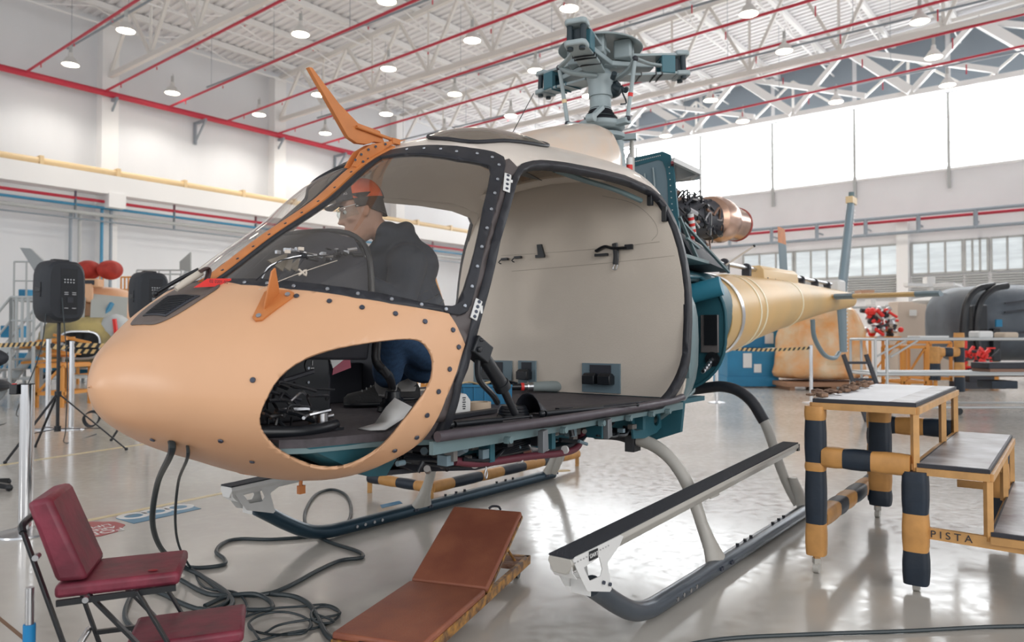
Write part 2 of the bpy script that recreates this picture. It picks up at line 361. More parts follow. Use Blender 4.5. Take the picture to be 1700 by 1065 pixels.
for (x0,x1) in ((1236,1318),(1322,1402),(1406,1492),(1516,1600),(1604,1642),(1648,1730)):
    b1,b2=rb(x0),rb(x1); b=B(); hbox(b,AMAX-.04,AMAX+.02,b2,b1,3.95,5.2); wn=struct('window_%d'%n,b,m_win2,smooth=False); n+=1
    f=B(); nn=3
    for j in range(nn+1):
        q=b2+(b1-b2)*j/nn; hbox(f,AMAX-.1,AMAX-.03,q-.04,q+.04,3.9,5.25)
    for z in (3.92,5.22): hbox(f,AMAX-.1,AMAX-.03,b2,b1,z-.04,z+.04)
    obj('window_frame',f,m_louvre,wn,smooth=False)
    l=B()
    for j in range(9): hbox(l,AMAX-.1,AMAX-.02,b2,b1,2.95+j*.1,2.95+j*.1+.06)
    obj('louvre',l,m_louvre,wn,smooth=False)
b=B(); q=rb(1503); hbox(b,AMAX-.5,AMAX,q-.22,q+.22,0,6.1); struct('trim_8',b,m_steelw,smooth=False)
# sprinkler branches and conduits along the roof
for i,px in enumerate((36,168,275,372,457,530,600,665,730)):
    a=wallb(px,27.3); b=B(); z=9.85; b.cyl(Hh(a,27.2,z),Hh(a,B0,z+.9),.042,n=6)
    for k in range(16): b.cyl(Hh(a,26-k*2.5,z+.0),Hh(a,26-k*2.5,z-.13+k*.05),.02,n=5); 
    tag(obj('sprinkler_pipe',b,m_redp),ORD[i]+' thin red sprinkler branch pipe, counted from the left edge along the red main','pipe','red sprinkler branch pipes')
for i,a in enumerate((9.8,14.6,19.6,24.3,29.4)):
    b=B(); b.cyl(Hh(a,26.3,10.65),Hh(a,B0,10.65),.035,n=6)
    for k in range(10): b.cyl(Hh(a,26-k*4,10.65),Hh(a,26-k*4,roofz(26-k*4)),.008,n=4)
    tag(obj('lamp_conduit',b,m_greypipe),ORD[i]+' grey lamp conduit under the roof, counted from the camera','conduit','grey lamp conduits')
# hanging lamps
m_lampw=M('lamp_reflector',(.75,.74,.72),.35,metal=.2)
m_lampe=M('lamp_glow',(1,.95,.85),.4,emit=(1,.90,.72),estr=16)
def lamp(px,py,z=10.0,first=[None]):
    p=Wz(px,py,z)
    if first[0] is None:
        t=thing('hanging_lamp','x','lamp',(0,0,0),0,'hanging hangar lamps',local=True)
        s=B(); s.lathe([(.035,.42),(.07,.38),(.08,.26),(.12,.24),(.26,.04),(.27,0),(.24,.01),(.10,.2)],n=20,cap=False); obj('lamp_shade',s,m_lampw,t)
        s=B(); s.cyl((0,0,.4),(0,0,.62),.05,n=8); s.tube([(0,0,.6),(.03,0,.66),(0,0,.7)],.012,k=2); obj('ballast',s,m_louvre,t)
        s=B(); s.lathe([(.001,.0),(.15,.0),(.238,.012),(.22,.05)],n=20,cap=False); obj('bulb',s,m_lampe,t)
        l=bpy.data.lights.new('lamp_light','SPOT'); l.energy=260; l.color=(1,.95,.88); l.spot_size=math.radians(140); l.spot_blend=.6; l.shadow_soft_size=.25
        lo=bpy.data.objects.new('lamp_light',l); C.objects.link(lo); lo.parent=t; lo.location=(0,0,-.03)
        first[0]=t
    else:
        t=first[0].copy(); C.objects.link(t)
        for c in first[0].children:
            q=c.copy(); C.objects.link(q); q.parent=t
    t.location=p-V((0,0,0)); return t
LAMPS=[(209,52,'hanging lamp upper left, in front of the roof truss'),(117,108,'hanging lamp closest to the left wall'),(286,155,'hanging lamp over the sprinkler main, right of the wall pilaster'),(499,58,'hanging lamp above the tip of the orange cutter blade'),
(430,191,'small hanging lamp left of the orange blade'),(540,222,'smallest hanging lamp beside the lower end of the orange blade'),(529,158,'hanging lamp half hidden behind the orange cutter blade'),(642,3,'hanging lamp cut by the top edge, left of the rotor'),
(784,68,'hanging lamp left of the rotor head at its height'),(645,115,'hanging lamp over the windscreen right of the orange blade'),(755,157,'hanging lamp above the roof skylight'),(641,190,'hanging lamp low over the top of the windscreen'),
(848,193,'hanging lamp beside the thin antenna'),(889,118,'hanging lamp behind the left rotor arm'),(978,160,'hanging lamp behind the rotor mast'),(738,221,'hanging lamp just behind the cabin roof'),(945,15,'hanging lamp at the top edge beside the rotor head'),(1243,24,'hanging lamp at the top right of the rotor'),
(1527,37,'hanging lamp nearest the upper right corner'),(1302,86,'hanging lamp above the middle of the bright truss'),(1550,96,'hanging lamp in front of the bright truss, right of its middle'),(1180,167,'hanging lamp below the right rotor arm'),
(1388,170,'hanging lamp in front of the top of the rear windows'),(1573,142,'hanging lamp low over the rear windows at far right'),(1105,226,'hanging lamp beside the left end of the rear windows'),(1233,202,'hanging lamp in front of the rear window band, left part')]
LW=[]
for px,py,lab in LAMPS:
    t=lamp(px,py); t['label']=lab
# floor markings
m_line=M('yellow_floor_line',(.72,.60,.36),.3)
b=B(); p0,p1=Wz(0,772,.003),Wz(410,812,.003)
l0,l1=Wz(0,893,0),Wz(420,808,0); d=(l1-l0).normalized(); n_=V((-d.y,d.x,0))
b.prism([l0-d*2-n_*.03,l1+d*6-n_*.03,l1+d*6+n_*.03,l0-d*2+n_*.03],(0,0,.002)); tag(obj('floor_line',b,m_line,smooth=False),'yellow line on the floor passing the red octagonal sticker','floor marking')
l0,l1=Wz(0,772,0),Wz(230,738,0); d=(l1-l0).normalized(); n_=V((-d.y,d.x,0))
b=B(); b.prism([l0-d*2-n_*.04,l1+d*1-n_*.04,l1+d*1+n_*.04,l0-d*2+n_*.04],(0,0,.002)); tag(obj('floor_line',b,m_line,smooth=False),'yellow line on the floor behind the speaker tripod','floor marking')
b=B(); l0,l1=Wz(0,1027,0),Wz(50,1068,0); d=(l1-l0).normalized(); n_=V((-d.y,d.x,0)); b.prism([l0-d*2-n_*.008,l1+d*2-n_*.008,l1+d*2+n_*.008,l0-d*2+n_*.008],(0,0,.002)); tag(obj('floor_joint',b,M('joint_brown',(.22,.13,.08),.7),smooth=False),'brown joint line in the floor at the lower left corner','floor marking')
b=B(); b.prism([Wz(631,838,0),Wz(634,843,0),Wz(668,835,0),Wz(663,831,0)],(0,0,.002)); tag(obj('floor_tape',b,M('blue_tape',(.03,.2,.38),.5),smooth=False),'strip of blue tape on the floor beneath the far skid','tape')
# ================================================================ helicopter: skin from smooth cross sections
HL=thing('helicopter','sand coloured helicopter without doors, standing on its skids under repair','helicopter',HO,TH,None,local=True)
XS=np.array([-2.74,-2.70,-2.6,-2.45,-2.3,-2.05,-1.8,-1.5,-1.1,-0.6,0.15,0.30])
PW=np.array([0.0,0.103,0.336,0.544,0.687,0.808,0.864,0.898,0.913,0.912,0.895,.885])
PT=np.array([1.091,1.207,1.29,1.406,1.5,1.691,1.866,2.116,2.297,2.353,2.402,2.405])
PB=np.array([1.114,1.01,0.931,0.848,0.788,0.701,0.678,0.65,0.614,0.595,0.589,.589])
PC=np.array([1.101,1.101,1.088,1.075,1.075,1.106,1.155,1.198,1.198,1.197,1.193,1.193])
PU=np.array([2.0,1.98,1.962,2.077,2.189,2.283,2.441,2.609,2.71,2.715,2.7,2.7])
PL=np.array([1.992,1.966,1.961,2.069,2.17,2.242,2.447,2.669,2.783,2.792,2.796,2.8])
SS=np.sqrt(XS-XS[0]+1e-9)
def pchip(x,y,X):
    h=np.diff(x);d=np.diff(y)/h; m=np.zeros(len(x)); m[0]=d[0]; m[-1]=d[-1]
    for i in range(1,len(x)-1):
        if d[i-1]*d[i]>0:
            w1=2*h[i]+h[i-1];w2=h[i]+2*h[i-1]; m[i]=(w1+w2)/(w1/d[i-1]+w2/d[i])
    i=int(np.clip(np.searchsorted(x,X)-1,0,len(x)-2)); t=(X-x[i])/h[i]
    return (2*t**3-3*t**2+1)*y[i]+(t**3-2*t**2+t)*h[i]*m[i]+(-2*t**3+3*t**2)*y[i+1]+(t**3-t**2)*h[i]*m[i+1]
def FS(s,a,off=0,side=1):
    w_,t_,b_,c_,u_,l_=[pchip(SS,q,s) for q in (PW,PT,PB,PC,PU,PL)]
    ca,sa=math.cos(a),math.sin(a); n=u_ if sa>=0 else l_; hh=(t_-c_) if sa>=0 else (c_-b_)
    p=V((XS[0]+s*s,side*w_*math.copysign(abs(ca)**(2/n),ca),c_+hh*math.copysign(abs(sa)**(2/n),sa)))
    if off:
        e=.004; p1=FS(min(s+e,1.74),a,0,side); p0=FS(max(s-e,.01),a,0,side); q1=FS(s,a+.01,0,side); q0=FS(s,a-.01,0,side)
        n=(p1-p0).cross(q1-q0)
        if n.length>1e-9:
            n.normalize()
            if n.dot(p-V((min(max(p.x,-2.0),10),0,1.15)))<0: n=-n
            p=p+n*off
    return p
PI=math.pi
def sm(P,k=3):
    return [(q.x,q.y) for q in crom([V((x,y,0)) for x,y in P],k,True)]
R_chin=sm([(0.541,3.386),(0.545,3.2),(0.562,3.04),(0.592,2.92),(0.631,2.85),(0.677,2.825),(0.72,2.836),(0.771,2.868),(0.814,2.9),(0.842,2.925),(0.865,2.958),(0.882,3.019),(0.89,3.081),(0.886,3.14),(0.87,3.22),(0.852,3.31),(0.835,3.43),(0.825,3.56),(0.818,3.71),(0.808,3.86),(0.795,3.98),(0.772,4.04),(0.733,4.055),(0.669,3.98),(0.614,3.857),(0.571,3.683),(0.55,3.543)],2)
WSO=[(0.641,1.61),(0.640,1.76),(0.640,1.911),(0.660,2.068),(0.686,2.225),(0.729,2.4),(0.771,2.548),(0.827,2.688),(0.882,2.793),(0.937,2.889),(0.965,2.925),(0.98,2.922),(0.99,2.90),(1.014,2.819),(1.052,2.679),(1.108,2.531),(1.163,2.382),(1.202,2.278),(1.213,2.225),(1.207,2.16),(1.18,2.042),(1.163,1.902),(1.155,1.763),(1.15,1.60)]
WSG=[(0.655,1.625),(0.656,1.73),(0.662,1.833),(0.682,2.02),(0.712,2.208),(0.748,2.37),(0.788,2.513),(0.835,2.64),(0.886,2.758),(0.925,2.83),(0.948,2.86),(0.962,2.862),(0.984,2.81),(1.031,2.665),(1.086,2.49),(1.13,2.37),(1.160,2.285),(1.166,2.25),(1.159,2.199),(1.133,2.077),(1.12,1.937),(1.115,1.798),(1.11,1.622)]
NOSE=[(-.05,1.50),(0.639,1.50),(0.639,1.61),(0.640,1.76),(0.640,1.911),(0.660,2.068),(0.686,2.225),(0.729,2.4),(0.771,2.548),(0.827,2.688),(0.882,2.793),(0.937,2.889),(0.948,2.95),(0.966,3.06),(0.94,3.16),(0.922,3.281),(0.912,3.464),(0.905,3.639),(0.89,3.779),(0.872,3.918),(0.85,4.3),(.83,4.75),(-.05,4.75)]
DIN=[(1.227,2.365),(1.253,2.345),(1.31,2.33),(1.397,2.32),(1.5,2.315),(1.606,2.33),(1.668,2.37),(1.688,2.43),(1.694,2.54),(1.697,2.81),(1.697,2.95),(1.692,3.063),(1.683,3.15),(1.66,3.26),(1.63,3.40),(1.606,3.491),(1.385,3.50),(1.202,3.543),(1.044,3.595),(0.955,3.62),(0.953,3.4),(0.958,3.2),(1.014,2.967),(1.091,2.697),(1.184,2.452)]
DOUT=[(1.212,2.33),(1.225,2.30),(1.253,2.285),(1.32,2.25),(1.427,2.225),(1.547,2.19),(1.65,2.21),(1.715,2.34),(1.716,2.53),(1.718,2.8),(1.718,2.95),(1.712,3.1),(1.70,3.2),(1.68,3.35),(1.65,3.55),(1.4,3.58),(1.2,3.62),(1.05,3.68),(0.93,3.76),(0.925,3.5),(0.93,3.25),(0.945,3.15),(1.000,2.92),(1.075,2.66),(1.17,2.41)]
DOUT=[(d[0]+(o[0]-d[0])*.62,d[1]+(o[1]-d[1])*.62) for d,o in zip(DIN,[(1.212,2.33),(1.225,2.30),(1.30,2.26),(1.39,2.235),(1.49,2.22),(1.60,2.21),(1.69,2.28),(1.715,2.36),(1.718,2.53),(1.72,2.8),(1.72,2.95),(1.714,3.08),(1.70,3.2),(1.68,3.35),(1.655,3.48),(1.615,3.58),(1.385,3.585),(1.2,3.62),(1.04,3.68),(.935,3.72),(0.925,3.45),(0.932,3.18),(0.985,2.92),(1.062,2.66),(1.16,2.41)])]
import bmesh
def inpoly(x,y,P):
    c=False;n=len(P);j=n-1
    for i in range(n):
        if (P[i][1]>y)!=(P[j][1]>y) and x<(P[j][0]-P[i][0])*(y-P[i][1])/(P[j][1]-P[i][1])+P[i][0]: c=not c
        j=i
    return c
def skin():
    bm=bmesh.new(); ns,na=64,56; sg=[1.74*i/ns for i in range(ns+1)]; ag=[PI/2+PI*j/na for j in range(na+1)]
    vv=[[bm.verts.new((s,a,0)) for a in ag] for s in sg]
    for i in range(ns):
        for j in range(na): bm.faces.new((vv[i][j],vv[i+1][j],vv[i+1][j+1],vv[i][j+1]))
    for P in (R_chin,NOSE,WSO,WSG,DIN,DOUT):
        n=len(P)
        for i in range(n):
            p,q=V((*P[i],0)),V((*P[(i+1)%n],0)); d=q-p
            if d.length<1e-5: continue
            e=.002; x0,x1=min(p.x,q.x)-e,max(p.x,q.x)+e; y0,y1=min(p.y,q.y)-e,max(p.y,q.y)+e
            F=[]
            for f in bm.faces:
                xs=[v.co.x for v in f.verts]; ys=[v.co.y for v in f.verts]
                if max(xs)<x0 or min(xs)>x1 or max(ys)<y0 or min(ys)>y1: continue
                F.append(f)
            g=set(F)
            for f in F: g.update(f.edges); g.update(f.verts)
            bmesh.ops.bisect_plane(bm,geom=list(g),plane_co=p,plane_no=V((-d.y,d.x,0)),dist=1e-5)
    reg={k:[] for k in ('nose','wsframe','glass','doorframe','roof','post')}
    for f in bm.faces:
        c=f.calc_center_median(); s,a=c.x,c.y
        if inpoly(s,a,R_chin): continue
        if inpoly(s,a,NOSE): k='nose'
        elif inpoly(s,a,WSG): k='glass'
        elif inpoly(s,a,WSO): k='wsframe'
        elif inpoly(s,a,DIN): continue
        elif inpoly(s,a,DOUT): k='doorframe'
        elif s>1.70 and a>1.9: continue
        elif a>3.5: continue
        elif s>1.145 and a<2.24 or (s>1.23 and a<2.5): k='roof'
        elif a<1.66: k='roof' if s>1.1 else 'post0'
        elif s>1.6 : continue
        else: k='post'
        if k!='post0': reg[k].append([tuple(v.co[:2]) for v in f.verts])
    return reg
REG=skin()
def region(k,off=0,both=True,sides=None):
    b=B(); ix={}
    for side in (sides or (1,-1)):
        for f in REG[k]:
            idx=[]
            for s,a in f:
                cen=abs(a-PI/2)<1e-4 or abs(a-1.5*PI)<1e-4
                key=(round(s,5),round(a,5),1 if cen else side)
                if key not in ix:
                    ix[key]=len(b.v); b.v.append(FS(max(s,.0005),a,off if s>.02 else 0,side))
                idx.append(ix[key])
            idx=[q for i,q in enumerate(idx) if q!=idx[i-1]]
            if len(idx)<3: continue
            b.f.append(idx if side==1 else idx[::-1]); b.m.append(0)
    tot=0
    for f in b.f[::7]:
        p=[b.v[i] for i in f]; n=(p[1]-p[0]).cross(p[2]-p[0]); c=(p[0]+p[1]+p[2])/3; tot+=n.dot(c-V((min(max(c.x,-2.2),5),0,1.15)))
    if tot<0: b.f=[f[::-1] for f in b.f]
    return b
def shell(name,k,mat,off=0,th=.02,parent=HL,label=None,sides=None):
    b=region(k,off,sides=sides); o=obj(name,b,mat,parent,label=label,fix=False)
    # smooth normals taken from the analytic surface
    md=o.modifiers.new('so','SOLIDIFY'); md.thickness=th; md.offset=-1; md.use_even_offset=False
    if len(mat)>1 if isinstance(mat,(list,tuple)) else False: md.material_offset=1; md.material_offset_rim=0
    wn=o.modifiers.new('wn','WEIGHTED_NORMAL'); wn.mode='FACE_AREA'; wn.weight=60; wn.keep_sharp=True
    return o
fair=shell('nose_fairing','nose',m_sand,.004,.012,label='smooth sand coloured nose with a large oval cutout')
wsf=shell('windscreen_frame','wsframe',[m_dark,m_cream],.004,.02,sides=(1,))
shell('windscreen_frame','wsframe',[m_dark,m_cream],.004,.02,sides=(-1,))
for sd_ in (1,-1): obj('windscreen',region('glass',-.004,sides=(sd_,)),m_glass,HL,label='dusty clear windscreen pane, '+('near half' if sd_>0 else 'far half'))
rf=shell('cabin_roof','roof',[m_roof,m_cream],0,.035,label='cream coloured roof skin')
for sd_ in (1,-1): shell('door_frame','doorframe',[m_dark,m_cream],.006,.035,sides=(sd_,)); shell('door_post','post',m_post,-.002,.03,sides=(sd_,))
# ---- screws along the frame and the nose
def screw(px_s,a,r,parent,mat,name='screw',off=.006,side=1):
    p=FS(px_s,a,off,side); q=FS(px_s,a,off+.004,side); b=B(); b.cyl(p,q,r,r*.8,n=10); return obj(name,b,mat,parent)
mid=[(a[0]*.5+b_[0]*.5,a[1]*.5+b_[1]*.5) for a,b_ in zip([(0.649,1.76),(0.648,1.911),(0.668,2.068),(0.694,2.22),(0.736,2.385),(0.778,2.525),(0.831,2.663),(0.884,2.773),(0.932,2.86),(0.975,2.89),(1.0,2.82),(1.023,2.745),(1.046,2.67),(1.072,2.60),(1.1,2.52),(1.128,2.44),(1.155,2.365),(1.184,2.275),(1.188,2.2),(1.172,2.12),(1.15,2.02),(1.143,1.92),(1.137,1.82),(1.133,1.72)],[(0.649,1.76),(0.651,1.911),(0.672,2.04),(0.697,2.21),(0.738,2.38),(0.778,2.525),(0.831,2.663),(0.884,2.773),(0.932,2.86),(0.975,2.89),(1.0,2.82),(1.023,2.745),(1.046,2.67),(1.072,2.60),(1.1,2.52),(1.128,2.44),(1.155,2.365),(1.184,2.275),(1.188,2.2),(1.172,2.12),(1.15,2.02),(1.143,1.92),(1.137,1.82),(1.133,1.72)])]
for s,a in mid:
    screw(s,a,.0075,wsf,m_screw)
for s,a in [(.524,2.976),(.507,3.91),(.41,4.47),(.63,4.2),(.682,2.31),(.724,2.475),(.771,2.625),(.827,2.755),(.882,2.87),(.94,2.975),(.95,3.06),(.927,3.13),(.902,3.225),(.885,3.39),(.885,3.59),(.856,3.72)]:
    screw(s,a,.010,fair,m_dscrew)
# ---- centre post (orange) and cutter
def cline(s,off=0): return FS(s,PI/2,off)
b=B(); L=[]
for i in range(24):
    s=.64+.53*i/23; p=cline(s,.004); L.append(p)
rings=[]
for i,p in enumerate(L):
    q0,q1=L[max(i-1,0)],L[min(i+1,23)]; t=(q1-q0).normalized(); n=V((-t.z,0,t.x)); n=n if n.z>0 else -n
    w_=.045; rings.append([p+V((0,-w_,0))-n*.02,p+V((0,w_,0))-n*.02,p+V((0,w_,0))+n*.004,p+V((0,.012,0))+n*.012,p+V((0,-.012,0))+n*.012,p+V((0,-w_,0))+n*.004])
b.loft(rings); cpst=obj('centre_post',b,m_orange,HL,label='orange strip down the middle of the windscreen')
for i in range(2,22,2): 
    b=B(); b.cyl(L[i]+V((0,-.03,.0)),L[i]+V((0,-.03,0))+V((-.006,0,.008)),.006,n=8); obj('rivet',b,m_dscrew,cpst)
# cutter blade above the windscreen
blade=[LY(*p,0) for p in ((510,112),(516,113),(560,172),(592,205),(628,218),(636,238),(618,236),(606,240),(590,238),(575,228))]
b=B(); b.prism([p+V((0,-.012,0)) for p in blade],(0,.024,0)); ct=obj('wire_cutter',b,m_orange,HL,bevel=.002,label='orange upright blade on the cabin top')
b=B(); b.tube([LY(592,210,-.02),LY(652,232,-.02)],.008,k=1); b.box(LY(655,235,-.02),(.05,.03,.025)); obj('brace_rod',b,m_orange,ct)
b=B(); base=[LY(*p,0) for p in ((578,277),(592,252),(612,240),(640,236),(668,233),(640,243),(612,262),(592,280))]
for y in (-.03,.022): b.prism([p+V((0,y,0)) for p in base],(0,.008,0))
for q in ((590,265),(600,256),(612,248),(624,243),(640,239),(603,268)): b.cyl(LY(*q,-.032),LY(*q,-.038),.006,n=8,mi=1)
obj('cutter_bracket',b,[m_orange,m_dscrew],ct)
# orange brackets on the nose
for i,(pA,pB,pC,tipp) in enumerate([((430,528),(447,490),(482,492),(475,460))]):
    def fsd(px,py):  # nearest skin point to a pixel, port side
        best=None
        for si in range(45,80):
            for ai in range(60):
                s=si/100; a=1.7+ai*.025; p=FS(s,a,0); w_=l2w(p)-V((0,0,CAMH)); dd=w_.y*cp+w_.z*sp; X=850+FPX*w_.x/dd; Y=532.5-FPX*(-w_.y*sp+w_.z*cp)/dd
                e=(X-px)**2+(Y-py)**2
                if best is None or e<best[0]: best=(e,s,a)
        return FS(best[1],best[2],.004),FS(best[1],best[2],.014)
    A_,A2=fsd(*pA);B_,B2=fsd(*pB);C_,C2=fsd(*pC)
    nrm=(A2-A_).normalized(); b=B()
    cen=(A_+B_+C_)/3; out=[]
    for P_ in (A_,B_,C_):
        for t in (-.5,0,.5):
            d=(P_-cen).normalized(); pr=d.cross(nrm); out.append(P_+d*.022*math.cos(t*2)+pr*.022*math.sin(t*2))
    b.prism(out,nrm*.008); br=obj('nose_bracket',b,m_orange,HL,label='orange triangular bracket screwed to the nose side')
    b=B(); mBC=(B_+C_)/2; tp=mBC+nrm*.105+(mBC-A_).normalized()*.03
    b.prism([A_*.75+mBC*.25,mBC*1.0,mBC+nrm*.03+(mBC-A_)*.1,tp,tp-(mBC-A_).normalized()*.02,A_*.7+mBC*.3+nrm*.012],nrm.cross(mBC-A_).normalized()*.006); obj('fin',b,m_orange,br)
    for P_ in (A_,B_,C_): b=B(); b.cyl(P_+nrm*.006,P_+nrm*.013,.009,n=10); obj('screw',b,m_screw,br)
b=B(); q=LY(272,498,.25); b.prism([q+V((0,0,-.08)),q+V((.10,0,.02)),q+V((.10,0,.06)),q+V((.02,0,.03))],(0,.012,0)); obj('nose_bracket',b,m_orange,HL,label='orange bracket on the far side of the nose')
# grille on the nose
b=B()
def patch(s0,s1,a0,a1,off,n=10):
    b=B(); R=[]
    for i in range(n+1):
        s=s0+(s1-s0)*i/n; R.append([FS(s,a0+(a1-a0)*j/n,off) for j in range(n+1)])
    b.loft(R,cap=False,closed=False); return b
m_duct=M('nose_duct_grey',(.11,.09,.085),.45,c2=(.16,.12,.10),nscale=5)  # dark brownish grey of the duct panel, mottled with a second tone
b=B(); 
def fpatch(poly,off):
    pts=sm(poly,4); b=B(); c=(sum(p[0] for p in pts)/len(pts),sum(p[1] for p in pts)/len(pts)); R=[]
    for k in range(6):
        t=k/5*.999+.001; R.append([FS(c[0]+(p[0]-c[0])*t,c[1]+(p[1]-c[1])*t,off) for p in pts])
    b.loft(R,cap=False); return b
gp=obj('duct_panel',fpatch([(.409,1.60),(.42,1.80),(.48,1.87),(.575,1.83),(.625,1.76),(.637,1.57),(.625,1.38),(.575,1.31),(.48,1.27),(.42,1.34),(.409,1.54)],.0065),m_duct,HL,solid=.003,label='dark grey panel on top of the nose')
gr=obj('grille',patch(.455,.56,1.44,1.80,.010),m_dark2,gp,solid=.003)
b=B()
for i in range(12):
    s=.465+.085*i/11; b.tube([FS(s,1.47+.30*j/6,.014) for j in range(7)],.0022,n=5,k=1)
obj('grille_slats',b,m_black,gp)
# wiper and lead, post base
b=B(); b.tube([LY(292,480,-.03),LY(312,466,-.03),LY(334,452,-.03)],[.010,.014,.013],k=3); wp=obj('wiper_arm',b,M('off_white_rubber',(.62,.56,.48),.5),HL,label='off-white hose along the post foot')
b=B(); b.tube([LY(322,489,-.05),LY(336,478,-.05),LY(346,455,-.05),LY(344,445,-.05),LY(333,450,-.05)],.018,k=4,flat=.35); obj('strap',b,M('brown_rubber',(.06,.03,.03),.4),HL)
b=B(); b.prism([LY(322,477,-.10),LY(383,474,-.16),LY(384,462,-.16),LY(345,462,-.10)],(0,.004,0)); rib=obj('warning_ribbon',b,m_red,HL,label='red warning ribbon at the foot of the windscreen'); r0_,r1_=LY(352,468,-.18),LY(374,467,-.18); textmesh('02 0201-00',.016,r0_.lerp(r1_,.5),(1,0,0),(0,0,1),'ribbon_print',m_black,rib,ext=.0004)
b=B(); b.tube([LY(262,484,.12),LY(300,462,.08),LY(330,447,.04)],.008,k=3); b.sph(LY(258,487,.12),.012); obj('wiper_motor',b,m_black,HL)
# hinges on the door post
for (s0,a0,s1,a1) in ((1.185,2.36,1.155,2.46),(1.010,2.90,.990,2.97)):
    P0,P1=FS(s0,a0,.006),FS(s1,a1,.006); n=(FS(s0,a0,.02)-FS(s0,a0,.0)).normalized(); b=B(); b.bar(P0,P1,.032,.006,up=n); h_=obj('hinge',b,m_white,HL,bevel=.003,label='white metal hinge plate')
    for t in (.12,.37,.62,.87): b=B(); q=P0.lerp(P1,t); b.cyl(q+n*.002,q+n*.006,.007,n=8); obj('screw',b,m_dscrew,h_)
    b=B(); q=P0.lerp(P1,.5)+V((.025,0,0)); b.cyl(q-V((0,0,.015)),q+V((0,0,.015)),.009,n=10); obj('hinge_pin',b,m_white,h_)
# ================================================================ cabin interior
def secring(x,sc=.97,n=40,z0=.92,half=True):
    s=math.sqrt(x-XS[0]); R=[]
    for i in range(n+1):
        a=-.55+(PI+1.1)*i/n; p=FS(s,a); p=V((p.x,p.y*sc,1.2+(p.z-1.2)*(.985 if p.z>1.2 else 1)));
        if p.z<z0: p.z=z0
        R.append(p)
    return R
b=B(); R=secring(.13,.975); b.hexa(R,[p+V((.03,0,0)) for p in R]); bk=obj('rear_bulkhead',b,m_cream,HL,smooth=False)
def lx(px,py,x=.126): return LX(px,py,x)
m_seam=M('seam_line',(.42,.37,.31),.7)
def seam(pts,nm='panel_seam'):
    b=B(); b.tube([lx(*p,.1295) for p in pts],.0013,n=5,k=4); obj(nm,b,m_seam,bk)
seam([(832,424),(900,420),(1000,412),(1095,401)]); seam([(850,450),(1000,437),(1120,424)])
seam([(1000,325),(1050,337),(1082,362),(1092,385),(1082,399)])
# bolster on top of the bulkhead
b=B(); b.tube([V((.04,-.55,2.23)),V((.02,0,2.27)),V((.04,.55,2.23))],.05,n=10,flat=.5); obj('headliner_bolster',b,m_cream,bk)
# belt anchors
for k,(px,py) in enumerate(((838,430),(860,427))):
    b=B(); p=lx(px,py,.115); b.box(p,(.02,.055,.016)); b.tube([p+V((0,.03,0)),p+V((-.01,.045,-.02)),p+V((0,.03,-.03))],.004,k=2); obj('belt_anchor',b,m_black,bk,bevel=.003)
b=B(); p=lx(897,414,.115); b.prism([p+V((0,.03,.035)),p+V((0,-.005,.035)),p+V((0,-.03,-.04)),p+V((0,.02,-.045))],(.015,0,0)); b.box(p+V((-.008,-.005,-.045)),(.016,.07,.02)); obj('belt_anchor',b,m_black,bk)
b=B(); p=lx(1018,412,.112)
b.tube([p+V((0,.12,-.01)),p+V((0,.06,.015)),p,p+V((0,-.1,-.005))],.02,n=8,flat=.5); b.tube([p+V((0,-.01,.03)),p+V((0,-.02,-.04)),p+V((0,-.015,-.1))],.02,n=8,flat=.6); b.box(p+V((-.005,.08,-.035)),(.02,.09,.016)); b.box(p+V((-.005,-.11,-.0)),(.02,.05,.03))
x=obj('belt_anchor',b,m_black,bk,label='black crossed belt straps on the cream bulkhead')
b=B(); b.tube([p+V((0,-.015,-.09)),p+V((-.006,-.0,-.125)),p+V((0,-.02,-.13)),p+V((0,-.03,-.1))],.004,k=3); obj('buckle',b,m_steel,x)
# lower recess slots with black roller boxes
for (x0,x1,y0,y1,n) in ((787,850,597,658,1),(861,890,598,642,1),(967,1030,602,655,2)):
    a_,b_=lx(x0,y0,.122),lx(x1,y1,.122); yy0,yy1=min(a_.y,b_.y),max(a_.y,b_.y); z1=a_.z; z0=max(b_.z,.93)
    b=B(); b.box((.122,(yy0+yy1)/2,(z0+z1)/2),(.012,yy1-yy0,z1-z0)); sl=obj('belt_recess',b,m_bluegrey,bk,smooth=False)
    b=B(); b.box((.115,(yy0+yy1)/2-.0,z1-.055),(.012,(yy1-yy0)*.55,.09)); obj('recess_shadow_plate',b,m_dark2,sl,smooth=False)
    for i in range(n):
        yc=(yy0+yy1)/2+(0 if n==1 else (-.055+.11*i)); b=B(); b.box((.085,yc,(z0+z1)/2-.01),(.07,.085,.055)); b.cyl((.085,yc-.042,(z0+z1)/2-.0),(.085,yc+.042,(z0+z1)/2-.0),.032,n=12); obj('belt_roller',b,m_black,sl,bevel=.004)
b=B(); p=lx(904,645,.12); b.box(p,(.01,.03,.035)); obj('small_recess',b,m_dark2,bk)
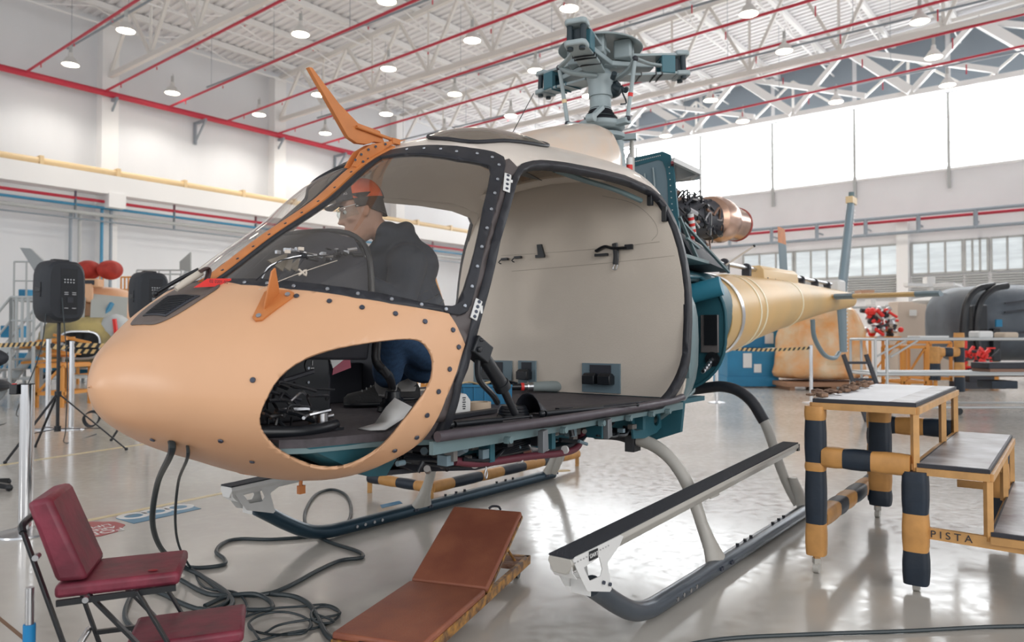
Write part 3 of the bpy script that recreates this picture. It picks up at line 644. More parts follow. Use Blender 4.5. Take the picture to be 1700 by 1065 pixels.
# floor
def inset(x,z): # half width of the skin at station x and height z
    s=math.sqrt(max(x-XS[0],0)); pr=FS(s,-PI/2)
    for i in range(1,200):
        p=FS(s,-PI/2+PI/2*i/199)
        if p.z>=z:
            t=(z-pr.z)/(p.z-pr.z+1e-9); return pr.y+(p.y-pr.y)*min(max(t,0),1)
        pr=p
    return pr.y
xs_=[-2.32,-2.25,-2.1,-1.95,-1.8,-1.5,-1.1,-.6,.15]
hw=[max(inset(x,.885)-d_,.05) for x,d_ in zip(xs_,(.06,.07,.13,.13,.02,.02,.02,.02,.02))]
poly=[V((x,-h,.885)) for x,h in zip(xs_,hw)]+[V((x,h,.885)) for x,h in reversed(list(zip(xs_,hw)))]
b=B(); b.prism(poly,(0,0,.03)); cf=obj('cabin_floor',b,m_hfloor,HL,smooth=False,label='dark grey cabin floor')
b=B(); pe=[V((x,-h+.004,.885)) for x,h in zip(xs_,hw)]; b.loft([[p+V((0,0,.02)),p+V((0,0,-.02)),p+V((0,.02,-.02)),p+V((0,.02,.02))] for p in [V((xs_[0],hw[0],.885))]+pe[:6]]); obj('floor_edge',b,m_teall,cf)
# sill rail and side beam
for sd,nm in ((-1,''),(1,'')):
    b=B(); b.tube([V((-1.93,sd*.84,.916)),V((-1.5,sd*.87,.915)),V((-.8,sd*.88,.915)),V((-.1,sd*.87,.917)),V((.1,sd*.865,.93))],.020,n=12); sr=obj('sill_rail',b,m_rail,HL)
    b=B(); b.prism([V((-1.93,sd*.82,.895)),V((.12,sd*.86,.898)),V((.12,sd*.86,.860)),V((-1.93,sd*.82,.848))],(0,-sd*.02,0)); sb=obj('side_beam',b,m_teall,HL)
    for i,x in enumerate((-1.55,-1.15,-.82,-.55,-.3,-.1)):
        b=B(); b.cyl((x,sd*.855,.866),(x,sd*.885,.866),.014,n=12); b.box((x,sd*.87,.862),(.035,.02,.018)); obj('bolt_boss',b,m_teall,sb)
    for x in (-1.32,-.78):
        b=B(); b.prism([V((x-.015,sd*.86,.88)),V((x+.02,sd*.86,.885)),V((x+.01,sd*.87,.80)),V((x-.03,sd*.87,.79))],(0,sd*.03,0)); obj('latch',b,M('latch_grey',(.16,.17,.18),.45,metal=.4),sb,bevel=.003)
# underfloor structure
b=B()
for y in (-.36,.36): b.prism([V((-2.15,y,.88)),V((.25,y,.88)),V((.2,y,.72)),V((-.2,y,.68)),(-1.6,y,.74),(-1.9,y,.79)],(0,.04,0))
for x in (-1.5,-1.05,-.6,-.15): b.box((x,0,.82),(.03,1.5,.12))
ub=obj('belly_frame',b,m_teal,HL,smooth=False,label='teal belly beams under the cabin floor')
b=B(); b.prism([V((-1.85,-.45,.72)),V((-1.2,-.50,.68)),V((-.3,-.42,.66)),V((-.3,.42,.66)),V((-1.2,.50,.68)),V((-1.85,.45,.72))],(0,0,.02)); obj('belly_plate',b,m_dark2,ub,smooth=False)
b=B(); b.tube([LY(755,765,-.70),LY(800,768,-.72),LY(880,757,-.70),LY(930,752,-.68),LY(958,742,-.66),LY(968,716,-.64)],.017,n=12,k=5); hz=obj('belly_hose',b,m_maroonh,HL,label='maroon hose under the cabin floor')
for q in ((788,771),(862,763),(938,748)): b=B(); p=LY(q[0],q[1]-2,-.70); b.cyl(p-V((.005,0,0)),p+V((.005,0,0)),.020,n=14); obj('hose_clamp',b,m_white,hz)
rnd=random.Random(7)
b=B()
for i in range(80):
    x=rnd.uniform(-1.9,-.2); y=rnd.uniform(-.76,-.45); z=rnd.uniform(.765,.84); k=rnd.random()
    if k<.45: b.box((x,y,z),(rnd.uniform(.02,.06),rnd.uniform(.02,.05),rnd.uniform(.02,.05)),mi=rnd.choice((0,1,2)))
    elif k<.8: b.cyl((x,y,z),(x+rnd.uniform(-.06,.06),y+rnd.uniform(-.05,.05),z-rnd.uniform(.0,.045)),rnd.uniform(.008,.018),n=10,mi=rnd.choice((0,1,2)))
    else: b.tube([(x,y,z),(x+.15,y-.02,z-.02),(x+.3,y+.03,z)],rnd.uniform(.006,.012),n=6,mi=2)
for i in range(7): b.tube([(-1.85,-.60+.01*i,.80+.012*(i%3)),(-1.6,-.70+.01*i,.78-.01*(i%4)),(-1.2,-.66,.76+.01*i),(-.8,-.6+.02*i,.76)],.009,n=6,k=4,mi=2)
obj('belly_equipment',b,[m_bluegrey,M('dull_metal',(.22,.21,.20),.5,metal=.6),m_black],ub)
b=B(); b.prism([LY(655,768,-.5),LY(690,783,-.5),LY(790,780,-.45),LY(850,765,-.45),LY(905,740,-.45),LY(680,740,-.5)],(0,.5,0)); obj('belly_box',b,m_dark2,ub,smooth=False)
b=B(); q=LY(895,745,-.66); b.prism([q+V((-.08,0,.03)),q+V((.06,0,.05)),q+V((.1,0,-.01)),q+V((-.02,0,-.05))],(0,.06,0)); b.box(q+V((.14,.04,.05)),(.14,.03,.02)); obj('belly_bracket',b,m_steel,ub,bevel=.004)
# hanging line and pin
b=B(); p=LY(807,730,-.72); p2=LY(807,778,-.72); b.cyl(p,p2,.002,n=5); b.tube([p2,p2+V((.008,0,-.02)),p2+V((0,0,-.04)),p2+V((-.008,0,-.02)),p2],.003,k=3); obj('hanging_pin',b,m_steel,ub)
# nose interior: panel, pedestal, instrument hood, cables
b=B(); b.prism([LX(440,700,-2.28),LX(495,585,-2.28)]+[V((-2.28,.5,1.2)),V((-2.28,.5,.92)),V((-2.28,-.25,.92))],(.02,0,0))
pd=B(); pd.box((-1.99,.15,1.14),(.46,.40,.44)); pdo=obj('pedestal',pd,m_dark2,HL,bevel=.008,label='black centre pedestal in the cockpit')
b=B(); b.box((-1.93,-.054,1.13),(.30,.008,.40)); b.box((-2.085,-.058,1.13),(.006,.006,.42),mi=1); obj('pedestal_door',b,[m_black,m_dark2],pdo)
b=B(); p=V((LY(517,606,-.058).x,-.058,LY(517,606,-.058).z)); b.lathe([(.0,0),(.03,0),(.036,.006),(.036,.012)],p+V((0,.008,0)),(0,-1,0),n=20); g_=obj('round_gauge',b,m_black,pdo,label='round gauge with white figures')
b=B(); b.box(p+V((0,-.006,.01)),(.004,.002,.02)); b.box(p+V((.0,-.006,-.012)),(.018,.002,.004)); b.box(p+V((0,-.006,-.02)),(.014,.002,.003)); obj('gauge_marks',b,m_white,g_)
for i in range(12):
    b=B(); q=V((-2.19+.30*(i%2),-.058,.96+.06*(i//2))); b.cyl(q,q+V((0,-.005,0)),.006,n=8); obj('screw',b,m_screw,pdo)
b=B(); b.prism([LY(546,592,-.062),LY(572,577,-.062),LY(581,588,-.066),LY(552,611,-.066)],(0,-.003,0)); tg=obj('paper_tag',b,m_white,pdo,label='white paper tag')
b=B(); b.prism([LY(553,609,-.064),LY(580,589,-.064),LY(582,610,-.068),LY(551,622,-.068)],(0,-.003,0)); obj('red_bag',b,M('red_plastic_bag',(.35,.03,.07),.3),tg,label='red plastic bag')
# side console behind pedestal
b=B(); b.box((-1.30,.66,1.02),(.5,.24,.22)); b.box((-1.02,.60,1.14),(.06,.36,.46)); obj('side_console',b,m_dark2,HL,bevel=.01)
# instrument panel hood: tall dark shape leaning forward
b=B(); hood=[(.62,1.38),(.56,1.62),(.40,1.70),(.15,1.73),(-.15,1.72),(-.32,1.68),(-.40,1.58),(-.42,1.30),(-.40,1.18),(.60,1.18)]
b.loft([[V((-1.86+(z-1.2)*.0,y,z)) for y,z in hood],[V((-2.02,y*.97,1.2+(z-1.2)*.80)) for y,z in hood],[V((-2.22,y*.85,1.2+(z-1.2)*.46)) for y,z in hood]]); ip=obj('instrument_hood',b,m_dark2,HL,smooth=True,bevel=.01,label='dark instrument panel hood behind the windscreen')
b=B(); b.tube([V((-1.855,y,z)) for y,z in hood[1:8]],.012,n=8,k=3); obj('hood_trim',b,m_black,ip)
b=B(); b.box((-1.85,.1,1.45),(.03,.9,.42)); obj('instrument_panel',b,m_black,ip)
for q in ((.9,0),): 
    for i in range(6):
        b=B(); p=V((-1.83,-.25+.12*i,1.52 if i%2 else 1.40)); b.cyl(p,p+V((.012,0,0)),.038,n=16); obj('instrument',b,m_dark2,ip)
# loose harness clutter on the hood
b=B(); rnd=random.Random(11)
for i in range(26):
    p=LY(rnd.uniform(470,600),rnd.uniform(412,432),-.36)+V((rnd.uniform(-.03,.03),rnd.uniform(-.04,.06),0))
    if rnd.random()<.6: b.cyl(p,p+V((rnd.uniform(.02,.05),rnd.uniform(-.02,.02),rnd.uniform(-.01,.01))),rnd.uniform(.004,.009),n=8,mi=rnd.choice((0,1,1)))
    else: b.box(p,(.018,.012,.012),mi=rnd.choice((0,1,1,2)))
b.tube([LY(425,465,-.3),LY(455,440,-.34),LY(475,430,-.35),LY(560,422,-.38)],.0022,n=6,mi=1)
b.tube([LY(435,462,-.3),LY(450,440,-.3),LY(500,424,-.35),LY(550,430,-.36)],.003,n=6,mi=0)
obj('wiring_connectors',b,[m_steel,m_black,m_cream],ip,label='bare wiring connectors over the instrument panel')
b=B(); 
for i in range(3): b.prism([LY(445+18*i,432+i*5,-.30+.02*i),LY(478+10*i,420+i*4,-.28),LY(470+12*i,450,-.30)],(0,.01,0))
obj('loose_papers',b,M('tan_paper',(.25,.22,.18),.7),ip)
b=B(); b.tube([LY(430,480,-.42),LY(500,452,-.44),LY(560,432,-.46)],.0014,n=5,k=2); p=LY(502,452,-.44); b.tube([p+V((-.015,0,.010)),p,p+V((.015,0,-.01)),p+V((.015,0,.010)),p,p+V((-.015,0,-.010))],.004,k=2); obj('tape_bow_cord',b,m_cream,ip)
# cables behind the chin opening
b=B(); rnd=random.Random(3)
for i in range(22):
    x=rnd.uniform(-2.38,-2.2); y=rnd.uniform(-.5,-.3); z=rnd.uniform(.92,1.15)
    b.tube([(x,y,z),(x+rnd.uniform(0,.1),y+rnd.uniform(0,.06),z+rnd.uniform(-.03,.06)),(x+rnd.uniform(.1,.2),y+rnd.uniform(0,.1),z+rnd.uniform(-.06,.03))],rnd.uniform(.004,.011),n=6,k=3,mi=rnd.choice((0,0,1,2)))
b.tube([(-2.36,-.36,.94),(-2.2,-.42,.93),(-2.05,-.40,.935),(-1.98,-.34,.93)],.022,n=10)
obj('nose_wiring',b,[m_black,m_dark2,m_steel],HL,label='black wiring bundles inside the nose')
for y_ in (-.34,-.26):
    b=B(); p=V((-2.06+(y_+.3)*.3,y_-.04,.917)); b.cyl(p,p+V((0,0,.07)),.022,n=16); b.cyl(p+V((0,0,.05)),p+V((.05,0,.055)),.01,n=10); cv=obj('pedal_socket',b,m_steel,HL,bevel=.002)
    b=B(); b.box(p+V((.0,0,.004)),(.16,.06,.01)); obj('socket_plate',b,m_black,cv)
b=B(); b.prism([V((-2.25,hw[1],.885)),V((-2.1,hw[2]+.0,.885)),V((-1.95,hw[3],.885)),V((-1.86,hw[3]+.02,.885)),V((-1.86,hw[3]-.10,.73)),V((-1.95,hw[3]-.1,.74)),V((-2.1,hw[2]-.12,.79)),V((-2.22,hw[1]-.1,.85))],(0,-.01,0)); b.v=[V((v.x,-v.y,v.z)) for v in b.v]; b.prism([V((-2.28,-.18,.885)),V((-1.85,-.40,.885)),V((-1.85,-.40,.74)),V((-2.0,-.32,.76)),V((-2.2,-.2,.82))],(0,.03,0)); b.prism([V((-2.0,-.55,.885)),V((-1.88,-.60,.885)),V((-1.88,-.55,.80)),V((-1.95,-.55,.82))],(0,.02,0)); obj('nose_bulkhead',b,m_teal,HL,smooth=False)
b=B()
for i in range(5): b.tube([V((-2.12+.02*i,-.33,.80)),V((-2.02,-.42,.77+.012*i)),V((-1.93,-.50,.785+.012*i)),V((-1.85,-.52,.79))],.011,n=8)
obj('chin_hoses',b,m_black,HL)
# cyclic stick with boot in front of the man, and loose papers
b=B(); p=LZ(645,690,.95); b.tube([LZ(652,652,.98)+V((0,0,.02)),LY(646,625,p.y),LY(625,600,p.y),LY(626,560,p.y)],.019,n=10,k=4); cy=obj('cyclic_stick',b,m_black,HL)
q=LZ(652,660,.98); b=B(); b.lathe([(.075,-.06),(.07,-.04),(.06,-.045),(.062,-.02),(.05,-.025),(.052,0),(.04,-.005),(.035,.03)],q,(0,0,1),n=18); obj('stick_boot',b,m_black,cy)
yA=LZ(650,700,.93).y; b=B(); b.loft([[LZ(594,711,.918),LZ(614,714,.918)],[LZ(622,703,.926),LZ(640,713,.924)],[LY(640,676,yA+.03),LY(670,694,yA)],[LY(655,660,yA+.04),LY(684,675,yA+.01)]],cap=False,closed=False)
obj('papers',b,m_white,HL,solid=.003,label='curled white paper sheets on the cockpit floor')
# collective lever on the cabin floor
b=B(); b.lathe([(.075,0),(.07,.01),(.075,.012),(.066,.022),(.07,.024),(.062,.034),(.065,.036),(.055,.048)],LZ(852,690,.918),(0,0,1),n=22); cl=obj('collective_boot',b,m_black,HL)
P0=LZ(855,686,.96); P1=LY(833,640,P0.y-.005); P2=LY(800,588,P0.y-.02)
b=B(); b.cyl(P0,P1,.016,n=14); b.cyl(P1,P2,.030,.026,n=16); b.cyl(P1+(P1-P0)*.1,P1-(P1-P0)*.1,.034,n=16); obj('collective_lever',b,m_black,cl,label='black collective lever with grip')
b=B(); b.box(P2+V((-.03,0,.02)),(.10,.07,.07),R=MX.Rotation(.5,3,'Y')); b.cyl(P2+V((-.06,-.03,.02)),P2+V((-.06,-.045,.02)),.012,n=8); b.box(P2+V((-.045,-.03,.055)),(.02,.02,.012)); obj('switch_box',b,m_black,cl,bevel=.006)
b=B(); b.tube([P2+V((-.02,0,0)),LY(793,610,P0.y-.02),LY(797,632,P0.y-.02),LY(818,655,P0.y-.02),LY(826,668,P0.y)],.012,n=8,k=4); obj('lever_handle',b,m_black,cl)
q=LZ(876,690,.918); b=B(); R=[]
for t in range(8):
    u=t/7; w_=.075*(1-.15*u); R.append([q+V((.13*u,(w_)*math.cos(a),0 if j in(0,8) else 0))+V((0,0,(.10*(1-u)**1.2+.004)*math.sin(a))) for j,a in enumerate([PI*k/8 for k in range(9)])])
b.loft(R,cap=False,closed=False); obj('lever_cowl',b,m_dark,cl,solid=.004)
# struts lying on the floor
for nm,(a_,b_) in (('gas_strut',((755,704),(832,696))),('gas_strut',((905,686),(1000,677)))):
    A_,B_=LZ(*a_,.935),LZ(*b_,.935); b=B(); b.cyl(A_,B_,.013,n=12); b.cyl(B_,B_+(B_-A_)*.7,.005,n=8); b.sph(A_-(B_-A_).normalized()*.02,.016,n=10); b.sph(B_+(B_-A_)*.7,.01,n=8); obj(nm,b,m_black,HL)
b=B(); b.bar(LZ(745,692,.928),LZ(820,681,.928),.04,.02); obj('floor_track',b,m_dark,HL,bevel=.002)
b=B(); b.bar(LZ(905,684,.928),LZ(1098,664,.928),.04,.015); b.bar(LZ(925,682,.93),LZ(948,680,.93),.03,.03); obj('floor_track',b,m_dark,HL,bevel=.002)
# overhead rail inside the door
b=B(); b.tube([FS(1.40,2.20,-.07),FS(1.5,2.22,-.09),FS(1.6,2.27,-.09),FS(1.67,2.36,-.08)],.016,n=8); dr=obj('door_slide_rail',b,m_teall,HL)
for s in (1.42,1.5,1.57,1.63): b=B(); b.box(FS(s,2.22,-.05),(.05,.03,.03)); obj('rail_clip',b,m_dark,dr)
b=B(); b.box(FS(1.676,2.40,-.04),(.03,.03,.06)); obj('door_striker',b,m_black,HL,bevel=.003)
b=B(); b.box(FS(1.69,2.52,-.02),(.02,.03,.09)); obj('door_striker',b,m_black,HL,bevel=.003)
b=B(); b.box(FS(1.695,3.22,-.01),(.02,.03,.12)); obj('door_latch',b,m_teall,HL,bevel=.003)
for q in ((1.405,1.95),(1.44,2.0)): b=B(); b.cyl(FS(q[0],q[1],-.035),FS(q[0],q[1],-.042),.012,n=12); obj('ceiling_hole',b,m_black,HL)
b=B(); b.prism([LZ(858,290,2.18),LZ(868,283,2.19),LZ(900,300,2.18)],(0,0,.004)); obj('ceiling_slot',b,m_black,HL)
# skylight on the roof
for sd in (-1,):
    b=B(); ring=[]
    for i in range(28):
        t=2*PI*i/28; s=1.315+.125*math.copysign(abs(math.cos(t))**.6,math.cos(t)); a=PI/2+.28+.22*math.copysign(abs(math.sin(t))**.6,math.sin(t)); ring.append((s,a))
    b.tube([FS(s,a,.008) for s,a in ring],.0095,n=8,k=1,closed=True); sk=obj('skylight_seal',b,m_dark,HL,label='black rubber seal of the roof skylight')
    R=[]
    for k in range(6):
        u=k/5*.998+.002; R.append([FS(1.315+(s-1.315)*u,PI/2+.28+(a-PI/2-.28)*u,.012+.02*(1-u*u)) for s,a in ring])
    b=B(); b.loft(R,cap=False); obj('skylight_pane',b,M('smoked_pane',(.16,.13,.10),.1),sk)
b=B(); q=LY(748,229,.0); b.prism([q+V((-.05,-.01,0)),q+V((.05,-.01,0)),q+V((.03,-.01,.05)),q+V((-.01,-.01,.06))],(0,.02,0)); obj('roof_antenna',b,m_white,HL,bevel=.004)
b=B(); b.cyl(LY(849,224,-.05),LY(886,155,-.05),.0025,n=6); obj('whip_antenna',b,m_black,HL)
# ================================================================ rear body
RX=[.16,.5,.95,1.2,1.6,2.0,2.3]; RW=[.885,.875,.81,.69,.54,.42,.35]; RT=[1.74,1.76,1.78,1.80,1.83,1.85,1.84]; RB=[.68,.74,.84,.90,.98,1.04,1.10]
def rring(x,off=0,a0=0,a1=2*PI,n=48,close=True):
    w_,t_,b_=[float(np.interp(x,RX,q)) for q in (RW,RT,RB)]; c_=(t_+b_)/2+.03; R=[]
    e=3.2-1.1*min(1,(x-.16)/2.0)
    for i in range(n if close else n+1):
        a=a0+(a1-a0)*i/n; ca,sa=math.cos(a),math.sin(a)
        R.append(V((x,(w_+off)*math.copysign(abs(ca)**(2/e),ca),c_+((t_-c_) if sa>0 else (c_-b_))*(1+off)*math.copysign(abs(sa)**(2/e),sa))))
    return R
# hold opening on the port side: skin left out between x .27 and .95, angle ~ pi
b=B(); xs2=[.16,.2,.24,.30]; b.loft([rring(x) for x in xs2],cap=False); obj('rear_frame',b,m_teall,HL,solid=.03,off=-1)
b=B(); xs2=[.95,1.05,1.2,1.4,1.6,1.8,2.0,2.15,2.3]; b.loft([rring(x) for x in xs2],cap=False); rb_=obj('rear_body',b,m_teal,HL,solid=.02,off=-1,label='teal rear body around the baggage hold')
b=B(); aL,aH=PI-.80,PI+.95
b.loft([rring(x,0,aH,aL+2*PI,40,False) for x in (.30,.5,.7,.95)],cap=False,closed=False); obj('hold_shell',b,m_teal,HL,solid=.02,off=-1)
b=B(); b.loft([rring(x,0.0,aL-.06,aL+.0,3,False) for x in (.30,.5,.7,.95)],cap=False,closed=False); obj('hold_top_edge',b,m_teall,HL,solid=.04,off=-1)
b=B(); b.loft([rring(x,0.004,aH-.03,aH+.12,4,False) for x in (.24,.5,.7,.95,1.02)],cap=False,closed=False); he=obj('hold_bottom_edge',b,m_teall,HL,solid=.02,off=-1)
for x in (.35,.5,.65,.8): b=B(); p=rring(x,.0,aH-.03,aH,2,False)[0]+V((0,.06,.03)); b.box(p,(.06,.03,.01)); b.cyl(p,p+V((0,0,.012)),.01,n=8); obj('hold_catch',b,m_steel,he)
for x in (.3,.42,.6,.75): b=B(); p=rring(x,.0,aH+.08,aH+.1,2,False)[0]; b.box(p-V((0,0,.02)),(.02,.02,.05)); b.tube([p-V((0,0,.04)),p-V((0,0,.06)),p-V((.01,0,.08))],.008,k=2); obj('hanging_catch',b,m_dark,he)
b=B(); R_=[V((p.x,p.y*.97,1.28+(p.z-1.28)*.96)) for p in rring(.95)]; b.hexa(R_,[p+V((.02,0,0)) for p in R_]); hb=obj('hold_rear_wall',b,m_teal,HL,smooth=False)
q0,q1=LX(1163,585,.93),LX(1192,522,.93); b=B(); b.box((.94,(q0.y+q1.y)/2,(q0.z+q1.z)/2),(.02,abs(q1.y-q0.y),q1.z-q0.z)); b2=obj('hold_port',b,M('port_metal',(.22,.20,.20),.45,metal=.5),hb,bevel=.004,label='dark square opening with a metal frame')
b=B(); b.box((.926,(q0.y+q1.y)/2-.012,(q0.z+q1.z)/2+.025),(.01,abs(q1.y-q0.y)*.72,(q1.z-q0.z)*.8)); obj('port_opening',b,m_black,b2)
b=B(); b.box((.6,-.05,.86),(.68,1.2,.03)); obj('hold_floor',b,m_teal,hb,smooth=False)
b=B(); b.cyl(LX(1130,492,.80),LX(1198,474,.86),.065,n=20); obj('hold_duct',b,M('blue_teal_duct',(.03,.22,.32),.4),hb,label='blue round duct across the top of the hold')
b=B(); b.box((.35,-.60,1.2),(.05,.03,1.0)); b.prism([V((.33,-.7,.95)),V((.45,-.5,1.3)),V((.33,-.4,1.3))],(.0,.02,.0)); obj('hold_rib',b,m_teal,hb,smooth=False)
QF=LX(1182,596,.93); b=B(); b.cyl(QF,QF+V((.02,0,0)),.05,n=18); b.tube([QF,QF+V((-.1,-.02,-.05)),QF+V((-.25,-.04,-.07))],.010,k=4); obj('hold_fitting',b,m_black,hb)
b=B()
for i in range(5): q=QF.lerp(QF+V((-.22,-.035,-.065)),i/4); b.cyl(q,q+V((-.025,0,-.01)),.014,n=10)
obj('fitting_chain',b,m_steel,hb)
b=B(); p=V((.18,-.86,1.0))
b.prism([V((.17,-.55,.62)),V((.17,-.82,.72)),V((.17,-.84,.90)),V((.17,-.5,.90))],(.03,0,0)); obj('lower_web',b,m_teal,HL)
b=B(); OP=[LY(*p,-.70) for p in ((1048,688),(1075,682),(1108,672),(1112,684),(1104,702),(1090,718),(1070,727),(1052,728))]; hc=LY(1090,697,-.70); c_o=V((sum(p.x for p in OP)/8,-.70,sum(p.z for p in OP)/8))
OO=[q for i in range(8) for q in (OP[i],OP[i].lerp(OP[(i+1)%8],.5))]; II=[hc+V((-math.cos(a)*.0,0,0))+(p-hc).normalized()*.035 for p,a in ((q,0) for q in OO)]
b.loft([OO,II,[p+V((0,.012,0)) for p in II],[p+V((0,.012,0)) for p in OO]],loop=True,cap=False); lw=obj('belly_rib',b,m_teal,HL,label='teal rib with a round lightening hole')
# yellow primer joint ring and boom
b=B(); BX=[2.2,2.8,3.43,4.2,5.0,5.8,6.6,7.3,7.9]; BR=[.375,.37,.335,.295,.25,.205,.165,.135,.11]; BZ=[1.44,1.49,1.555,1.62,1.675,1.725,1.77,1.80,1.82]
b.loft([[V((x,r*math.cos(2*PI*j/40),z+r*math.sin(2*PI*j/40))) for j in range(40)] for x,r,z in zip(BX,BR,BZ)]); tb=obj('tail_boom',b,m_boom,HL,label='long tapering tail boom in yellow primer')
for x in (2.95,3.15,4.6):
    r=float(np.interp(x,BX,BR)); z=float(np.interp(x,BX,BZ)); b=B(); b.cyl((x,0,z),(x+.035,0,z),r+.005,n=40); obj('boom_band',b,M('pale_band',(.86,.77,.55),.45),tb)
b=B(); x=2.45; b.cyl((x-.03,0,1.462),(x+.04,0,1.465),.384,n=40); obj('joint_ring',b,m_steel,tb)
b=B(); q=LY(1250,538,-.32); b.bar(LY(1253,546,-.30),LY(1263,531,-.30),.06,.01,up=(0,1,0)); obj('boom_port',b,m_teal,tb)
b=B(); b.bar(LY(1250,515,-.33),LY(1300,514,-.30),.012); b.bar(LY(1270,508,-.33),LY(1270,522,-.33),.012); obj('boom_handle',b,m_white,tb)
b=B(); b.cyl((2.3,0,1.97),(6.9,0,2.0),.022,n=10); ds=obj('drive_shaft',b,m_steel,HL)
for x in (3.0,3.6,4.9,5.5,6.1,6.7): b=B(); b.box((x,0,1.93),(.06,.08,.08)); b.cyl((x-.02,0,1.98),(x+.02,0,1.98),.045,n=14); obj('shaft_bearing',b,m_dark2,ds)
b=B(); sec=[(-.10,0),(-.09,.12),(-.05,.17),(.05,.17),(.09,.12),(.10,0)]
b.loft([[V((x,y,1.87+z*.9+(x-3.9)*.02)) for y,z in sec] for x in (3.85,4.4,5.05)]); sc_=obj('shaft_cover',b,M('sand_cover',(.78,.55,.28),.42),ds,bevel=.006,label='sand coloured cover over the drive shaft')
for i in range(5): b=B(); p=V((3.95+.25*i,-.098,1.89)); b.cyl(p,p+V((0,-.008,0)),.01,n=8); obj('screw',b,m_dscrew,sc_)
b=B(); b.cyl(LY(1205,440,-.3),LY(1252,408,-.5),.008,n=8,mi=0); b.sph(LY(1252,408,-.5),.012,mi=1); obj('sloping_rod',b,[m_cream,m_black],HL)
# stabiliser
def airfoil(c,th,n=12):
    up=[(c*(i/n),th*.5*(2.2*math.sqrt(i/n)*(1-i/n)+.0)) for i in range(n+1)]; return up+[(x,-z) for x,z in up[-2:0:-1]]
b=B(); ring=lambda y,x0,c,th,z0:[V((x0+x,y,z0+z)) for x,z in airfoil(c,th)]
b.loft([ring(y,6.2+.0*abs(y),.42,.075,1.80) for y in (-1.25,-.9,-.12)]+[ring(y,6.2,.42,.075,1.80) for y in (.12,.9,1.25)]); st=obj('stabiliser',b,m_boom,HL,label='horizontal stabiliser in yellow primer')
b=B(); b.loft([ring(y,6.19,.44,.085,1.80) for y in (-1.38,-1.12)]); obj('stabiliser_tip',b,m_bluegrey,st); b=B(); b.loft([ring(y,6.19,.44,.085,1.80) for y in (-.42,-.2)]); obj('stabiliser_root',b,m_bluegrey,st)
# fins
def fin(name,pts,th,mat,label):
    b=B(); L=[]
    for (x0,z0,c) in pts:
        L.append([V((x0+x,y,z0)) for x,y in airfoil(c,th)])
    b.loft(L); return obj(name,b,mat,HL,label=label)
uf=fin('upper_fin',[(7.25,1.86,.50),(7.55,2.45,.45),(7.85,3.05,.36),(7.98,3.28,.30)],.11,m_bluegrey,'tall blue grey upper fin')
b=B(); b.box((8.13,0,3.33),(.28,.10,.10)); b.cyl((8.13,0,3.36),(8.13,0,3.46),.04,n=10,mi=1); obj('fin_cap',b,[m_yel,m_teall],uf)
lf=fin('lower_fin',[(7.25,1.72,.50),(7.35,1.4,.42),(7.42,1.06,.34)],.09,m_bluegrey,'blue grey lower fin')
for (f_,L) in ((uf,[(7.76+.52*t,1.95+1.25*t) for t in [i/22 for i in range(23)]]),(lf,[(7.74,1.68-.6*i/11) for i in range(12)])):
    b=B()
    for x,z in L: b.box((x+.012,0,z),(.05,.02,.022))
    obj('fin_clips',b,m_white,f_)
b=B(); b.tube([LY(1349,530,0),LY(1352,560,0),LY(1368,588,0),LY(1385,594,0),LY(1393,585,0)],.03,n=8,k=4); obj('tail_guard',b,m_bluegrey,HL)
for q,m2 in ((((1297,378),(1302,445)),1),):
    t0,t1=LY(q[0][0],q[0][1],.35),LY(q[1][0],q[1][1]+20,.35); b=B()
    def bl(P,c): return [P+V((x-c/2,y*.3,0)) for x,y in airfoil(c,.06)]
    b.loft([bl(t0,.30),bl(t0.lerp(t1,.3),.34)],mi=0); b.loft([bl(t0.lerp(t1,.3),.335),bl(t1,.34)],mi=1); obj('tail_rotor_blade',b,[m_orange,m_bluegrey],HL,label='blue grey tail rotor blade with an orange tip')
b=B(); b.box((7.35,.1,1.98),(.35,.3,.22)); b.cyl((7.35,.1,1.95),(7.35,.42,1.95),.06,n=14); obj('tail_gearbox',b,m_white,HL,bevel=.03)
